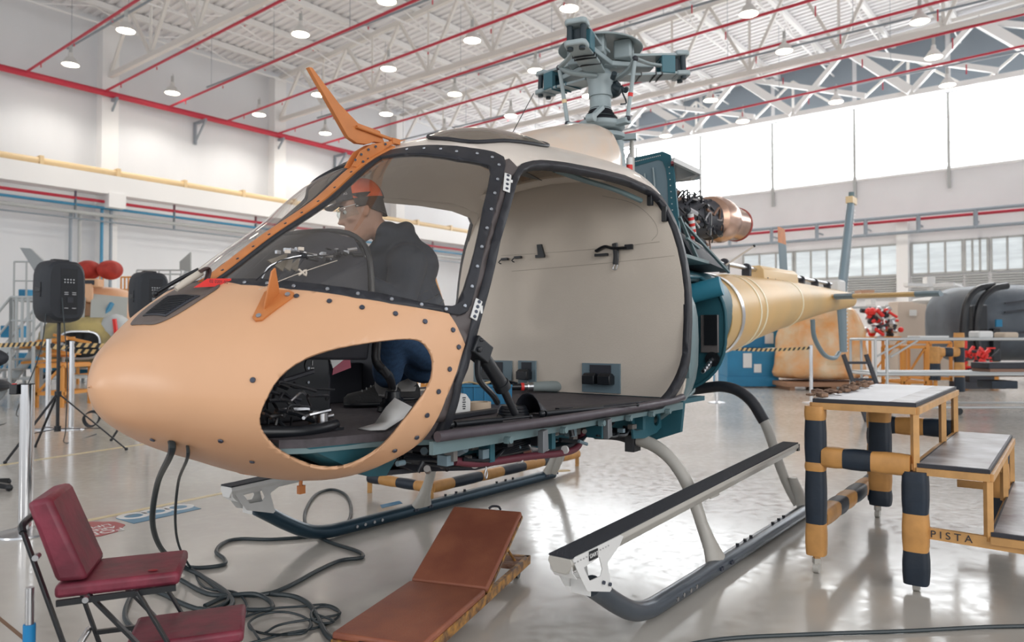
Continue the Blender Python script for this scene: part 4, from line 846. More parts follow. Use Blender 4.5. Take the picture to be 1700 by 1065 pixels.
# ================================================================ skid gear
def skidgear(sd,mt,near):
    y=sd*1.115; b=B()
    pts=[(-1.33,y,.285),(-1.25,y,.235),(-1.12,y,.155),(-.98,y,.085),(-.84,y,.052),(-.66,y,.045),(0,y,.045),(.8,y,.045),(1.72,y,.045)]
    b.tube([V(p) for p in pts],.043,n=18,k=4); sk=obj('skid_tube',b,mt,HL,label=('near gunmetal skid tube' if near else 'far blue-grey skid tube'))
    for x in (-.62,-.55,-.47,-.40,.28,.4,.5,.9,1.02,1.12):
        b=B(); b.cyl((x,y+.0,.045),(x,y-.048 if x<0 else y+.0,.045 if x<0 else .10),.010,n=10); obj('bolt',b,m_steel if x<0 else m_dark,sk)
    b=B(); b.prism([V((1.6,y-.03,.07)),V((1.98,y-.02,.03)),V((1.98,y+.02,.03)),V((1.6,y+.03,.07))],(0,0,.012)); obj('tail_plate',b,m_yel if not near else m_steel,sk)
    for x,P in ((0.0,[(.35,.70),(.50,.705),(.637,.68),(.732,.655),(.825,.60),(.898,.52),(.951,.43),(1.0,.31),(1.04,.19),(1.085,.075)]),(1.64,[(.25,.86),(.40,.885),(.50,.895),(.62,.87),(.73,.79),(.82,.65),(.885,.476),(.94,.31),(1.0,.17),(1.06,.075)])):
        b=B(); b.tube([V((x,sd*yy,z)) for yy,z in P],[.037]*4+[.036]*3+[.034,.032,.036],n=16,k=4); ct_=obj('cross_tube',b,m_greyp,HL)
        b=B(); b.tube([V((x,sd*yy,z)) for yy,z in P[:3 if x<1 else 6]],.042,n=16,k=4); obj('tube_sleeve',b,m_dark,ct_)
        b=B(); R=[]                                 # flared saddle
        for k in range(7):
            u=k/6; zz=.26-.20*u; yy=1.02+.085*u; wx=.034+.075*u**2.2; wy=.033+.012*u; R.append([V((x+wx*math.cos(a),sd*yy+wy*math.sin(a),zz)) for a in [2*PI*j/16 for j in range(16)]])
        b.loft(R); sd_=obj('saddle',b,m_greyp,ct_)
        for dx in (-.085,-.06,.06,.085): b=B(); b.cyl((x+dx,y-.03,.052),(x+dx,y-.052,.052),.010,n=8); obj('bolt',b,m_dscrew,sd_)
        if x<1:
            b=B(); b.box((x,sd*.60,.735),(.05,.05,.12)); b.box((x,sd*.60,.66),(.09,.06,.10)); obj('tube_clamp',b,m_black,ct_,bevel=.004)
    # step
    zf,zr=.445,.553; x0,x1=-1.54,1.32
    def zs(x): return zf+(zr-zf)*(x-x0)/(x1-x0)
    y0,y1=sd*1.055,sd*1.155
    b=B(); L=[V((x0,y0,zs(x0))),V((x1,y0,zs(x1))),V((x1,y1,zs(x1))),V((x0,y1,zs(x0)))]; b.prism(L,(0,0,.006)); stp=obj('step',b,m_tread,HL,smooth=False,label='long step with a black grip tread')
    b=B(); b.loft([[V((x,y0,zs(x)-.001)),V((x,y1,zs(x)-.001)),V((x,y1+sd*.006,zs(x)-.02)),V((x,y1-sd*.02,zs(x)-.062)),V((x,y0+sd*.02,zs(x)-.062)),V((x,y0-sd*.006,zs(x)-.02))] for x in (x0,x1)]); obj('step_beam',b,m_greyp if near else m_white,stp,bevel=.004)
    b=B(); b.box((x1+.02,(y0+y1)/2,zs(x1)-.03),(.04,.10,.045)); obj('end_cap',b,m_black,stp)
    for x in (-.02,1.62): 
        b=B(); b.box((min(x,1.26),sd*1.07,zs(x)-.075),(.12,.07,.03)); b.box((min(x,1.6),sd*1.0,zs(x)-.10),(.08,.08,.02),mi=1); obj('step_clamp',b,[m_greyp,m_black],stp)
    out=[(q.x,q.z) for q in (LY(*p,-1.165) for p in ((951,927),(990,908),(1038,884),(1031,903),(1009,934),(1017,982),(976,981),(963,955)))]
    hole=[(q.x,q.z) for q in (LY(*p,-1.165) for p in ((970,942),(996,924),(1001,944),(998,956),(980,964)))]
    def plate(yy,mat,nm,lab=None):
        # outline with a hole: ring of matching samples around the centre
        c=(sum(q[0] for q in hole)/5,sum(q[1] for q in hole)/5)
        def hitp(P,an):
            best=None; dx,dz=math.cos(an),math.sin(an)
            for i in range(len(P)):
                (ax,az),(bx,bz)=P[i],P[(i+1)%len(P)]; ex,ez=bx-ax,bz-az; den=dx*ez-dz*ex
                if abs(den)<1e-9: continue
                t=((ax-c[0])*ez-(az-c[1])*ex)/den; u=((ax-c[0])*dz-(az-c[1])*dx)/den
                if t>0 and -1e-6<=u<=1+1e-6 and (best is None or t<best): best=t
            return (c[0]+dx*best,c[1]+dz*best)
        N=72; O_=[];I_=[]
        for i in range(N): an=2*PI*i/N; O_.append(hitp(out,an)); I_.append(hitp(hole,an))
        b=B(); b.loft([[V((p[0],yy,p[1])) for p in O_],[V((p[0],yy,p[1])) for p in I_],[V((p[0],yy+.004,p[1])) for p in I_],[V((p[0],yy+.004,p[1])) for p in O_]],loop=True,cap=False)
        return obj(nm,b,mat,stp,label=lab,smooth=False)
    o1=plate(sd*1.163,m_white,'step_bracket','white riveted plate with a cutout at the front of the step'); plate(sd*1.062,m_white,'step_bracket')
    b=B(); b.prism([V((-1.54,y0,zs(x0)-.004)),V((-1.54,y1,zs(x0)-.004)),V((-1.53,y1,zs(x0)-.055)),V((-1.50,y1-.0,.36)),V((-1.50,y0,.36)),V((-1.53,y0,zs(x0)-.055))],(.004,0,0)); b.box((-1.40,sd*1.11,.30),(.004,.09,.06)); obj('front_plate',b,m_white,stp)
    for q in ((hole[2][0]+.0,hole[4][1]-.03),(hole[2][0]+.05,hole[4][1]-.05)): b=B(); b.cyl((q[0],sd*1.166,q[1]),(q[0],sd*1.173,q[1]),.008,n=8); obj('bolt',b,m_dscrew,o1)
    if near:
        QD=LY(985,920,-1.165); b=B(); b.box((QD.x,-1.1665,QD.z),(.062,.003,.036)); dl=obj('maker_plate',b,m_black,o1,label='black plate reading DART'); textmesh('DART',.023,(QD.x,-1.1685,QD.z),(1,0,0),(0,0,1),'plate_lettering',m_white,dl)
        for i in range(26): 
            t=i/25; x=-1.53+.26*t; b=B(); b.cyl((x,-1.166,zs(x)-.014),(x,-1.168,zs(x)-.014),.003,n=6); obj('rivet',b,m_steel,o1) if i%2==0 else None
skidgear(-1,m_skid,True); skidgear(1,m_skidfar,False)
b=B(); b.prism([LY(390,779,-.02),LY(410,788,-.02),LY(520,796,-.02),LY(520,790,-.02),LY(420,778,-.02)],(0,.05,0)); b.tube([LY(500,790,0),LY(499,808,0),LY(500,815,0)],.008,k=2); b.box(LY(500,812,0),(.03,.02,.035)); obj('lower_cutter',b,m_orange,HL,label='orange plate under the nose')
# ================================================================ rotor head
HC=V((.67,0,3.17))
rh=B(); rh.lathe([(.076,-.22),(.076,-.30),(.095,-.34),(.12,-.35)],HC,(0,0,1),n=28); rh.lathe([(.001,-.20),(.085,-.20),(.088,-.10),(.10,-.06),(.05,.02),(.001,.02)],HC,(0,0,1),n=28); rh.cyl(HC+V((0,0,-.36)),HC+V((0,0,-.05)),.072,n=28)
rot=obj('rotor_mast',rh,m_hub,HL,label='pale blue-grey rotor mast')
b=B(); b.lathe([(.07,-.275),(.078,-.285),(.072,-.29),(.086,-.30),(.08,-.308),(.098,-.32),(.09,-.328),(.11,-.34),(.10,-.35),(.122,-.365),(.13,-.385)],HC,(0,0,1),n=30); obj('mast_boot',b,m_dark,rot,label='black ribbed rubber boot')
b=B(); b.lathe([(.10,-.385),(.17,-.39),(.175,-.42),(.15,-.445),(.08,-.45)],HC,(0,0,1),n=30)
for an in (20,140,260): d=V((math.cos(math.radians(an)),math.sin(math.radians(an)),0)); b.bar(HC+d*.13+V((0,0,-.415)),HC+d*.25+V((0,0,-.415)),.06,.04)
obj('swashplate',b,m_hub,rot,bevel=.006)
b=B(); b.lathe([(.06,-.455),(.15,-.46),(.155,-.49),(.10,-.515),(.06,-.52)],HC+V((.05,0,0)),(0,0,1),n=30)
d=V((.35,-.93,0)); b.bar(HC+d*.1+V((.05,0,-.485)),HC+d*.23+V((.05,0,-.485)),.05,.04); obj('fixed_plate',b,m_hub,rot)
b=B(); b.cyl(HC+V((0,0,-.9)),HC+V((0,0,-.5)),.06,n=20); b.cyl(HC+V((.03,-.12,-.9)),HC+V((.05,-.12,-.52)),.035,n=14); b.cyl(HC+V((-.1,.05,-.9)),HC+V((-.1,.1,-.5)),.03,n=14); obj('gearbox_column',b,m_hub,rot)
b=B(); p=LY(1049,290,-.15); q=LY(1049,222,-.15); b.cyl(p,q,.022,.014,n=12); obj('control_rod',b,m_greyp,rot)
b=B(); 
for r_ in (.07,.085): b.tube([LY(1018,240,-.2),LY(1030,248,-.2),LY(1036,262,-.2),LY(1030,280,-.2),LY(1018,275,-.2),LY(1016,258,-.2),LY(1022,244,-.2)],r_*.13,n=6)
obj('hydraulic_hoses',b,m_black,rot)
b=B(); p=LY(1045,286,-.25); b.cyl(p,p+V((0,0,.05)),.022,n=14,mi=0); b.cyl(p+V((0,0,.05)),p+V((0,0,.10)),.022,n=14,mi=1); b.cyl(p+V((0,0,.10)),p+V((0,0,.13)),.018,.006,n=14,mi=2); obj('fluid_bottle',b,[m_red,m_white,m_steel],rot)
for k,az in enumerate((194,76,-46)):
    a=math.radians(az); d=V((math.cos(a),math.sin(a),.06)).normalized(); s_=V((-math.sin(a),math.cos(a),0)); u=d.cross(s_); u=u if u.z>0 else -u
    P=lambda r,t,h: HC+d*(r*(.83 if k==0 else .90))+s_*t+u*(h*.62)
    def slab(r0,r1,w0,w1,h,th,h1=None):
        h1=h if h1 is None else h1
        return [P(r0,-w0,h),P(r1,-w1,h1),P(r1,w1,h1),P(r0,w0,h)],u*th
    b=B(); b.prism(*slab(.0,.42,.12,.045,-.015,.035)); ar=obj('rotor_arm',b,m_hub,HL,bevel=.006,label='rotor head arm '+('pointing to the nose','pointing away to the left of the picture','pointing right towards the tail')[k])
    b=B(); b.prism([P(.12,-.10,.10),P(.3,-.075,.105),P(.66,-.065,.115),P(.70,-.05,.115),P(.70,.05,.115),P(.66,.065,.115),P(.3,.075,.105),P(.12,.10,.10)],u*.018); obj('upper_plate',b,m_hub,ar,bevel=.003)
    b=B(); b.prism([P(.10,-.06,-.105),P(.3,-.075,-.115),P(.66,-.065,-.095),P(.70,-.05,-.095),P(.70,.05,-.095),P(.66,.065,-.095),P(.3,.075,-.115),P(.10,.06,-.105)],u*.018); lp=obj('lower_plate',b,m_hub,ar,bevel=.003)
    for r_ in (.30,.42,.47): b=B(); b.prism([P(r_,-.078,-.118),P(r_+.008,-.078,-.118),P(r_+.008,.078,-.118),P(r_,.078,-.118)],u*.024); obj('band',b,(m_black,m_yel,m_black)[k] if k!=1 else m_hubt,lp)
    for h_,nm in ((.115,'upper_yoke'),(-.115,'lower_yoke')):
        b=B(); b.prism([P(.60,-.075,h_),P(.69,-.075,h_),P(.715,-.055,h_),P(.715,.055,h_),P(.69,.075,h_),P(.60,.075,h_)],u*.036); yk=obj(nm,b,m_hub,ar,bevel=.01)
        for t in (-.04,.04):
            b=B(); e=1 if h_>0 else -1; b.cyl(P(.66,t,h_+(.036 if e>0 else 0)),P(.66,t,h_+(.05 if e>0 else -.03)),.020 if e<0 else .008,n=12); obj('pin',b,m_hubd if e<0 else m_steel,yk)
    for t in (-.045,.045):
        for r_ in (.66,): b=B(); b.cyl(P(r_,t,-.08),P(r_,t,.115),.020,n=16); obj('elastomer',b,m_hubd,ar)
    b=B(); b.box(P(.62,0,.015),(.03,.06,.10),R=MX.Rotation(a,3,'Z')); obj('inner_block',b,m_hubd,ar)
    b=B(); 
    for t in (-.06,.06): b.box(P(.53,t,.01),(.10,.035,.125),R=MX.Rotation(a,3,'Z'))
    for h_ in (-.07,.085): b.box(P(.53,0,h_),(.10,.09,.022),R=MX.Rotation(a,3,'Z'))
    obj('end_frame',b,m_hubt,ar,bevel=.005,label='teal end frame of the rotor arm')
    sg=-1 if k!=1 else -1
    b=B(); b.tube([P(.10,0,-.13),P(.18,-.16,-.10),P(.20,-.25,-.03)],.026,n=10,flat=.6); b.tube([P(.20,-.25,-.03),P(.34,-.14,-.02),P(.46,-.06,0)],[.02,.018,.022],n=10,flat=.6); hr_=obj('pitch_horn',b,m_hub,ar)
    top=P(.20,-.25,-.03); bt=HC+V((top.x-HC.x,top.y-HC.y,0)).normalized()*.24+V((0,0,-.40)); b=B(); b.cyl(bt,top,.014,n=12,mi=0); m_=bt.lerp(top,.40); e=(top-bt).normalized()*.012; b.cyl(m_-e,m_+e,.0175,n=12,mi=1); b.sph(top,.022,mi=2); b.sph(bt,.022,mi=2); obj('pitch_link',b,[m_hub,m_red if k!=0 else m_yel,m_dark2],ar)
b=B(); b.lathe([(.001,.20),(.10,.198),(.22,.185),(.285,.155),(.30,.14),(.296,.137),(.22,.172),(.10,.185),(.001,.187)],HC,(0,0,1),n=48); ds_=obj('vibration_dish',b,m_hub,HL,label='pale grey round dish on top of the rotor head')
for an in (-75,105,200):
    a=math.radians(an); b=B(); b.box(HC+V((math.cos(a)*.17,math.sin(a)*.17,.105)),(.12,.13,.13),R=MX.Rotation(a,3,'Z')); bx=obj('damper_box',b,m_hub,ds_,bevel=.01)
    b=B(); b.box(HC+V((math.cos(a)*.17,math.sin(a)*.17,.105)),(.123,.008,.12),R=MX.Rotation(a,3,'Z')); obj('box_gap',b,m_black,bx)
b=B(); b.sph(HC+V((.06,-.06,-.15)),(.07,.07,.05)); rnd=random.Random(5)
for i in range(8): p=HC+V((rnd.uniform(-.1,.14),rnd.uniform(-.14,.1),rnd.uniform(-.18,-.10))); b.cyl(p,p+V((rnd.uniform(-.05,.05),rnd.uniform(-.05,.05),.02)),.02,n=10)
b.tube([HC+V((.1,-.12,-.16)),HC+V((.16,-.12,-.22)),HC+V((.08,-.12,-.25))],.006,k=3)
obj('hub_hardware',b,m_hubd,rot)
b=B(); q=HC+V((-.16,-.06,-.37)); b.bar(q+V((.08,0,.07)),q+V((-.07,0,-.04)),.035,.03); b.cyl(q+V((-.07,-.03,-.04)),q+V((-.07,.03,-.04)),.03,n=12); obj('scissor_link',b,m_hub,rot,bevel=.004)
# gearbox cowling in front of the mast
b=B(); R=[]
for x,z,w_ in ((-.50,2.37,.20),(-.36,2.46,.25),(-.18,2.545,.27),(.05,2.62,.28),(.25,2.665,.28),(.38,2.67,.27),(.46,2.63,.25),(.50,2.50,.22)):
    R.append([V((x,-.04+w_*math.copysign(abs(math.cos(a))**.55,math.cos(a)),2.30+(z-2.30)*math.sin(a)**.6 if math.sin(a)>1e-6 else 2.30)) for a in [PI*j/24 for j in range(25)]])
b.loft(R,closed=False); cw=obj('gearbox_cowling',b,M('cream_sand_cowl',(.72,.54,.40),.28,coat=.3,c2=(.62,.56,.50),nscale=3),HL,label='rounded cream cowling ahead of the rotor mast')
b=B(); R=[[p+V((.02,0,0)) for p in R[-1]],[p+V((.035,0,0)) for p in R[-1]]]; 
for x in (.50,.53): pass
b.loft([[V((x,-.04+.25*math.copysign(abs(math.cos(a))**.55,math.cos(a)),2.25+.36*max(math.sin(a),0)**.6)) for a in [PI*j/24 for j in range(25)]] for x in (.47,.52)],closed=False); obj('cowling_rim',b,m_hub,cw)
# engine
rnd=random.Random(21); b=B(); b.cyl((1.35,-.08,2.18),(2.25,-.12,2.30),.17,n=20,mi=0)
for i in range(90):
    x=rnd.uniform(1.3,2.2); a=rnd.uniform(-2.6,.9); r=.17+rnd.uniform(0,.05); p=V((x,-.1+r*math.cos(a+PI/2)*1.0,2.22+r*math.sin(a+PI/2))); p.y=-.1-abs(p.y+.1) if rnd.random()<.7 else p.y; p.z=min(p.z,2.40)
    k=rnd.random()
    if k<.4: b.cyl(p,p+V((rnd.uniform(.03,.12),rnd.uniform(-.03,.03),rnd.uniform(-.03,.03))),rnd.uniform(.01,.028),n=8,mi=rnd.choice((0,1,2,3)))
    elif k<.6: b.box(p,(rnd.uniform(.03,.07),rnd.uniform(.03,.05),rnd.uniform(.03,.06)),mi=rnd.choice((0,1,2)))
    else: b.tube([p,p+V((.08,-.02,rnd.uniform(-.08,.08))),p+V((.17,.02,rnd.uniform(-.1,.1)))],rnd.uniform(.005,.010),n=6,k=3,mi=rnd.choice((0,1,2,2,3)))
en=obj('engine',b,[m_dark2,m_steel,m_black,M('bronze_fittings',(.30,.18,.13),.4,metal=.7)],HL,label='engine covered with pipes and fittings')
b=B(); p,q=LY(1152,395,-.32),LY(1146,355,-.32)
for i in range(8): b.cyl(p.lerp(q,i/8),p.lerp(q,(i+1)/8),.024,n=12,mi=i%2)
obj('striped_hose',b,[m_red,m_white],en)
b=B(); b.lathe([(.12,0),(.19,.06),(.205,.16),(.20,.30),(.185,.36),(.15,.40),(.15,.42),(.152,.72),(.146,.72),(.14,.45)],(2.22,-.14,2.30),(1,0,.04),n=36,cap=False); ex=obj('exhaust_pipe',b,m_copper,en,label='shiny bronze exhaust pipe')
b=B(); b.lathe([(.150,.70),(.158,.705),(.158,.725),(.150,.73)],(2.22,-.14,2.30),(1,0,.04),n=36,cap=False); obj('exhaust_rim',b,M('dull_red_rim',(.35,.05,.04),.5),ex)
b=B(); b.lathe([(.0,.5),(.14,.5),(.14,.52),(.0,.52)],(2.22,-.14,2.30),(1,0,.04),n=30); obj('exhaust_inside',b,m_black,ex)
b=B(); b.prism([V((1.0,-.62,1.79)),V((2.3,-.30,1.86)),V((2.3,.30,1.86)),V((1.0,.62,1.79)),V((.16,.8,1.76)),V((.16,-.8,1.76))],(0,0,.02)); dk=obj('engine_deck',b,m_teall,HL,smooth=False)
b=B(); b.prism([LY(1125,382,-.6),LY(1160,405,-.5),LY(1205,440,-.5),LY(1210,450,-.5),LY(1150,425,-.6)],(0,.3,0)); obj('firewall_skirt',b,m_dark2,dk,smooth=False)
for q in (((1128,360),(1158,430)),((1135,370),(1210,452)),((1140,395),(1160,412))): b=B(); b.bar(LY(*q[0],-.62),LY(*q[1],-.60),.02,.014); obj('deck_strut',b,m_teall,dk)
# open teal cowl frame behind the mast
FXX=1.15; b=B(); o_=[LX(*q,FXX) for q in ((1040,420),(1036,275),(1045,263),(1100,251),(1112,256),(1117,275),(1120,300),(1132,420))]; i_=[LX(*q,FXX) for q in ((1046,420),(1044,285),(1050,277),(1092,265),(1100,268),(1105,280),(1108,300),(1112,420))]
for q in o_+i_: q.z=max(q.z,1.88)
b.loft([o_,i_,[p+V((.02,0,0)) for p in i_],[p+V((.02,0,0)) for p in o_]],loop=True,cap=False); cf_=obj('cowl_frame',b,m_teal,HL,smooth=False,label='upright teal cowl door with rounded corners')
b=B(); b.prism([p+V((.005,0,0)) for p in i_],(.006,0,0)); obj('cowl_panel',b,m_bluegrey,cf_,smooth=False)
b=B(); 
for q in ((1070,300),(1084,290)): b.tube([LX(q[0],q[1]-12,FXX-.004),LX(q[0]+3,q[1]+20,FXX-.004)],.006,n=6,k=1)
obj('cowl_ribs',b,m_hub,cf_)
b=B()
for i in range(16): q=o_[3].lerp(o_[2],i/16)*.5+i_[3].lerp(i_[2],i/16)*.5; b.cyl(q,q-V((.004,0,0)),.004,n=6)
for i in range(14): q=(o_[5].lerp(o_[7],i/14)+i_[5].lerp(i_[7],i/14))*.5; b.cyl(q,q-V((.004,0,0)),.004,n=6)
obj('cowl_rivets',b,m_white,cf_)
b=B(); A_=LY(1117,270,-.35);B_=LY(1162,291,-.45);C_=LY(1150,300,-.1);D_=LY(1119,303,-.1); b.prism([A_,B_,B_-V((0,0,.03)),C_,D_],(0,.0,.015)); fl=obj('intake_flap',b,m_hub,HL,smooth=False)
b=B(); b.bar(A_+V((0,0,.02)),B_+V((0,0,.02)),.03,.035); b.bar(A_+V((-.01,0,.0)),D_+V((-.01,0,0)),.02,.02,mi=1); obj('flap_edge',b,[m_white,M('wine_edge',(.2,.03,.04),.5)],fl)
# ================================================================ foreground things
def fthing(name,label,cat,P,group=None,rz=0): return thing(name,label,cat,(P[0],P[1],P[2] if len(P)>2 else 0),rz,group)
m_maroon=M('maroon_vinyl',(.27,.040,.070),.38,noise=.35,nscale=9,rn=.2,c2=(.13,.02,.035),bump=.15,bscale=30)
m_cframe=M('black_chair_steel',(.012,.014,.017),.35)
m_bluetape=M('blue_tape_wrap',(.01,.22,.50),.5)
# ---- maroon seat
E1=V((.95,.31,0)); N1=V((-.31,.95,0)); SC0=V((-1.37,2.67,0))
def cp_(e,n,z): return SC0+E1*e+N1*n+V((0,0,z))
ch1=fthing('mechanic_chair','low maroon vinyl chair with a foot cushion and black flat-bar frame at the lower left','chair',(SC0.x,SC0.y,0))
def cushion(bl,br,fr,fl,th,n=6):
    b=B(); b.hexa([p-V((0,0,th)) for p in (bl,br,fr,fl)],[bl,br,fr,fl]); return b
b=cushion(cp_(-.19,-.15,.455),cp_(.19,-.15,.465),cp_(.19,.15,.465),cp_(-.19,.15,.455),.045); st_=obj('seat',b,m_maroon,ch1,bevel=.014)
b=B(); t=V((0,0,1)); lean=lambda z:-.19-.10*(z-.47)/.3
def bq(e,n,z): return cp_(lean(z)+e,n,z)
b.hexa([bq(-.0,-.14,.46),bq(.095,-.14,.46),bq(.095,.15,.46),bq(0,.15,.46)],[bq(-.0,-.14,.73),bq(.075,-.14,.745),bq(.075,.15,.745),bq(0,.15,.73)]); obj('backrest',b,m_maroon,ch1,bevel=.018)
b=cushion(cp_(.02,-.16,.235),cp_(.40,-.16,.245),cp_(.40,.13,.245),cp_(.02,.13,.235),.045); obj('foot_cushion',b,m_maroon,ch1,bevel=.014)
b=B(); b.sph(cp_(.10,-.10,.466),(.018,.013,.0015),n=12); obj('worn_spot',b,M('worn_red_spot',(.30,.02,.03),.5),st_)
for n_ in (-.165,.17):
    b=B(); b.bar(cp_(-.275,n_,.645),cp_(-.07,n_,.0),.010,.028,up=N1); obj('back_leg',b,m_cframe,ch1,bevel=.002)
    b=B(); b.bar(cp_(.06,n_,.42),cp_(.28,n_,.0),.010,.028,up=N1); obj('front_leg',b,m_cframe,ch1,bevel=.002)
    b=B(); b.bar(cp_(-.09,n_*.9,.42),cp_(.10,n_*.9,.19),.010,.024,up=N1); b.bar(cp_(-.18,n_*.95,.40),cp_(.18,n_*.95,.415),.012,.02); b.bar(cp_(-.12,n_*.9,.185),cp_(.38,n_*.9,.195),.014,.016); obj('side_brace',b,m_cframe,ch1)
b=B(); b.tube([cp_(-.275,-.165,.64),cp_(-.285,-.12,.66),cp_(-.285,.12,.66),cp_(-.275,.17,.64)],.012,n=8); obj('top_rail',b,m_cframe,ch1)
b=B(); b.cyl(cp_(-.15,.175,.19),cp_(-.15,-.17,.19),.012,n=10); b.cyl(cp_(.10,-.17,.19),cp_(.10,.17,.19),.012,n=10); obj('cross_rod',b,m_steel,ch1)
b=B(); b.cyl(cp_(-.265,-.12,.0),cp_(-.265,-.12,.45),.013,n=12); ps=obj('support_pole',b,m_steel,ch1)
b=B(); b.cyl(cp_(-.265,-.12,.12),cp_(-.265,-.12,.33),.0185,n=12); obj('tape_wrap',b,m_bluetape,ps,label='bright blue tape wrapped on the pole')
for q_,z_b in ((-.235,.56),(-.09,.41)): b=B(); b.cyl(cp_(q_,-.15,z_b),cp_(q_,-.185,z_b),.010,n=10); obj('bolt',b,m_steel,ch1)
# ---- creeper board
m_rust=M('rust_brown_vinyl',(.38,.135,.075),.42,noise=.3,nscale=6,rn=.2,c2=(.29,.095,.058),bump=.2,bscale=160)
m_yframe=M('worn_yellow_paint',(.55,.27,.06),.5,noise=.6,nscale=25,c2=(.12,.06,.035))
U2=V((.33,.944,0)).normalized(); R2=V((.944,-.33,0)).normalized(); CQ=V((-.482,3.543,0))
def cr(u,r,z): return CQ+U2*u+R2*r+V((0,0,z))
cp2=fthing('creeper_board','worn rust brown padded creeper with its raised backrest, lying before the near skid','creeper',(CQ.x,CQ.y,0))
b=B(); W2=.385; b.hexa([cr(-.66,0,.10),cr(-.66,W2,.10),cr(0,W2,.10),cr(0,0,.10)],[cr(-.66,0,.13),cr(-.66,W2,.13),cr(0,W2,.13),cr(0,0,.13)]); obj('flat_pad',b,m_rust,cp2,bevel=.010)
c_,s_=.50/.555,.24/.555
def rp(l,r,h): return cr(.012+l*c_-h*s_,r,.13+l*s_+h*c_)
b=B(); b.hexa([rp(0,0,-.03),rp(0,W2,-.03),rp(.555,W2,-.03),rp(.555,0,-.03)],[rp(0,0,0),rp(0,W2,0),rp(.555,W2,0),rp(.555,0,0)]); bp_=obj('raised_pad',b,m_rust,cp2,bevel=.010)
b=B(); b.hexa([rp(0,.0,-.045),rp(0,W2,-.045),rp(.555,W2,-.045),rp(.555,.0,-.045)],[rp(0,.0,-.03),rp(0,W2,-.03),rp(.555,W2,-.03),rp(.555,.0,-.03)]); obj('pad_board',b,m_yframe,cp2,smooth=False)
b=B()
for r_ in (.012,W2-.012): b.bar(cr(-.66,r_,.08),cr(.66,r_,.08),.025,.045)
for u in (-.65,.64,.02): b.bar(cr(u,.0,.08),cr(u,W2,.08),.03,.045)
obj('base_frame',b,m_yframe,cp2,smooth=False,bevel=.002)
b=B(); b.hexa([cr(.48,.02,.075),cr(.48,W2-.02,.075),cr(.64,W2-.02,.075),cr(.64,.02,.075)],[cr(.48,.02,.10),cr(.48,W2-.02,.10),cr(.64,W2-.02,.10),cr(.64,.02,.10)]); obj('end_board',b,M('worn_board',(.42,.27,.20),.8,noise=.5,nscale=20,c2=(.18,.08,.05)),cp2,smooth=False)
b=B(); b.cyl(rp(.36,W2-.05,-.04),cr(.56,W2-.05,.09),.007,n=8); b.cyl(rp(.36,.05,-.04),cr(.56,.05,.09),.007,n=8); obj('prop_rod',b,m_yframe,cp2)
b=B(); 
for t in range(8): pass
b.tube([rp(.56,.20,-.005),rp(.575,.215,.0),rp(.575,.25,0),rp(.56,.265,-.005)],.006,k=3); obj('pull_ring',b,m_dark2,cp2)
for u in (-.58,.58):
    for r_ in (.05,W2-.05): b=B(); b.cyl(cr(u,r_-.012,.028),cr(u,r_+.012,.028),.028,n=16); b.box(cr(u,r_,.05),(.03,.03,.03)); obj('caster',b,m_black,cp2)
b=B(); b.tube([cr(-.675,.13,.10),cr(-.68,.20,.10),cr(-.68,.30,.10),cr(-.67,.34,.10)],.018,n=10); obj('handle_bar',b,m_cframe,cp2)
# ---- padded step platform on the right
m_pady=M('padded_yellow_vinyl',(.66,.33,.10),.5,noise=.2,nscale=10,bump=.3,bscale=14)
m_padb=M('padded_navy_vinyl',(.014,.026,.045),.5,noise=.3,nscale=8,bump=.3,bscale=14)
m_yst=M('yellow_steel',(.66,.36,.13),.45,noise=.2,nscale=12)
m_top=M('worn_grey_top',(.40,.40,.42),.35,noise=.4,nscale=5,c2=(.13,.10,.10))
m_top2=M('worn_grey_top_pale',(.55,.56,.60),.35,noise=.25,nscale=3)
WD=V((.602,.799,0)); VD=V((.799,-.602,0)); PB0=V((2.03,3.76,0))
def pf(v,w_,z): return PB0+VD*v+WD*w_+V((0,0,z))
def padded(name,p0,p1,r,segs,parent,sq=.55,lab=None,first=0):
    b=B(); N=len(segs); tot=sum(segs); t=0; p0,p1=V(p0),V(p1); d=(p1-p0)
    ax=d.normalized(); a_,c_=cross_basis(ax); 
    if abs(ax.z)>.9: a_,c_=VD,WD
    for i,sg in enumerate(segs):
        q0=p0+d*(t/tot); t+=sg; q1=p0+d*(t/tot)
        R=[]
        for k in range(4):
            q=q0.lerp(q1,k/3); rr=r*(1+(.05 if k in(1,2) else -.02)); R.append([q+(a_*math.copysign(abs(math.cos(x))**sq,math.cos(x))+c_*math.copysign(abs(math.sin(x))**sq,math.sin(x)))*rr for x in [2*PI*j/16 for j in range(16)]])
        b.loft(R,mi=(i+first)%2)
    return obj(name,b,[m_padb,m_pady],parent,label=lab)
pt_=fthing('step_platform','yellow stepped work platform with navy and yellow padded legs at the right','work platform',(PB0.x,PB0.y,0))
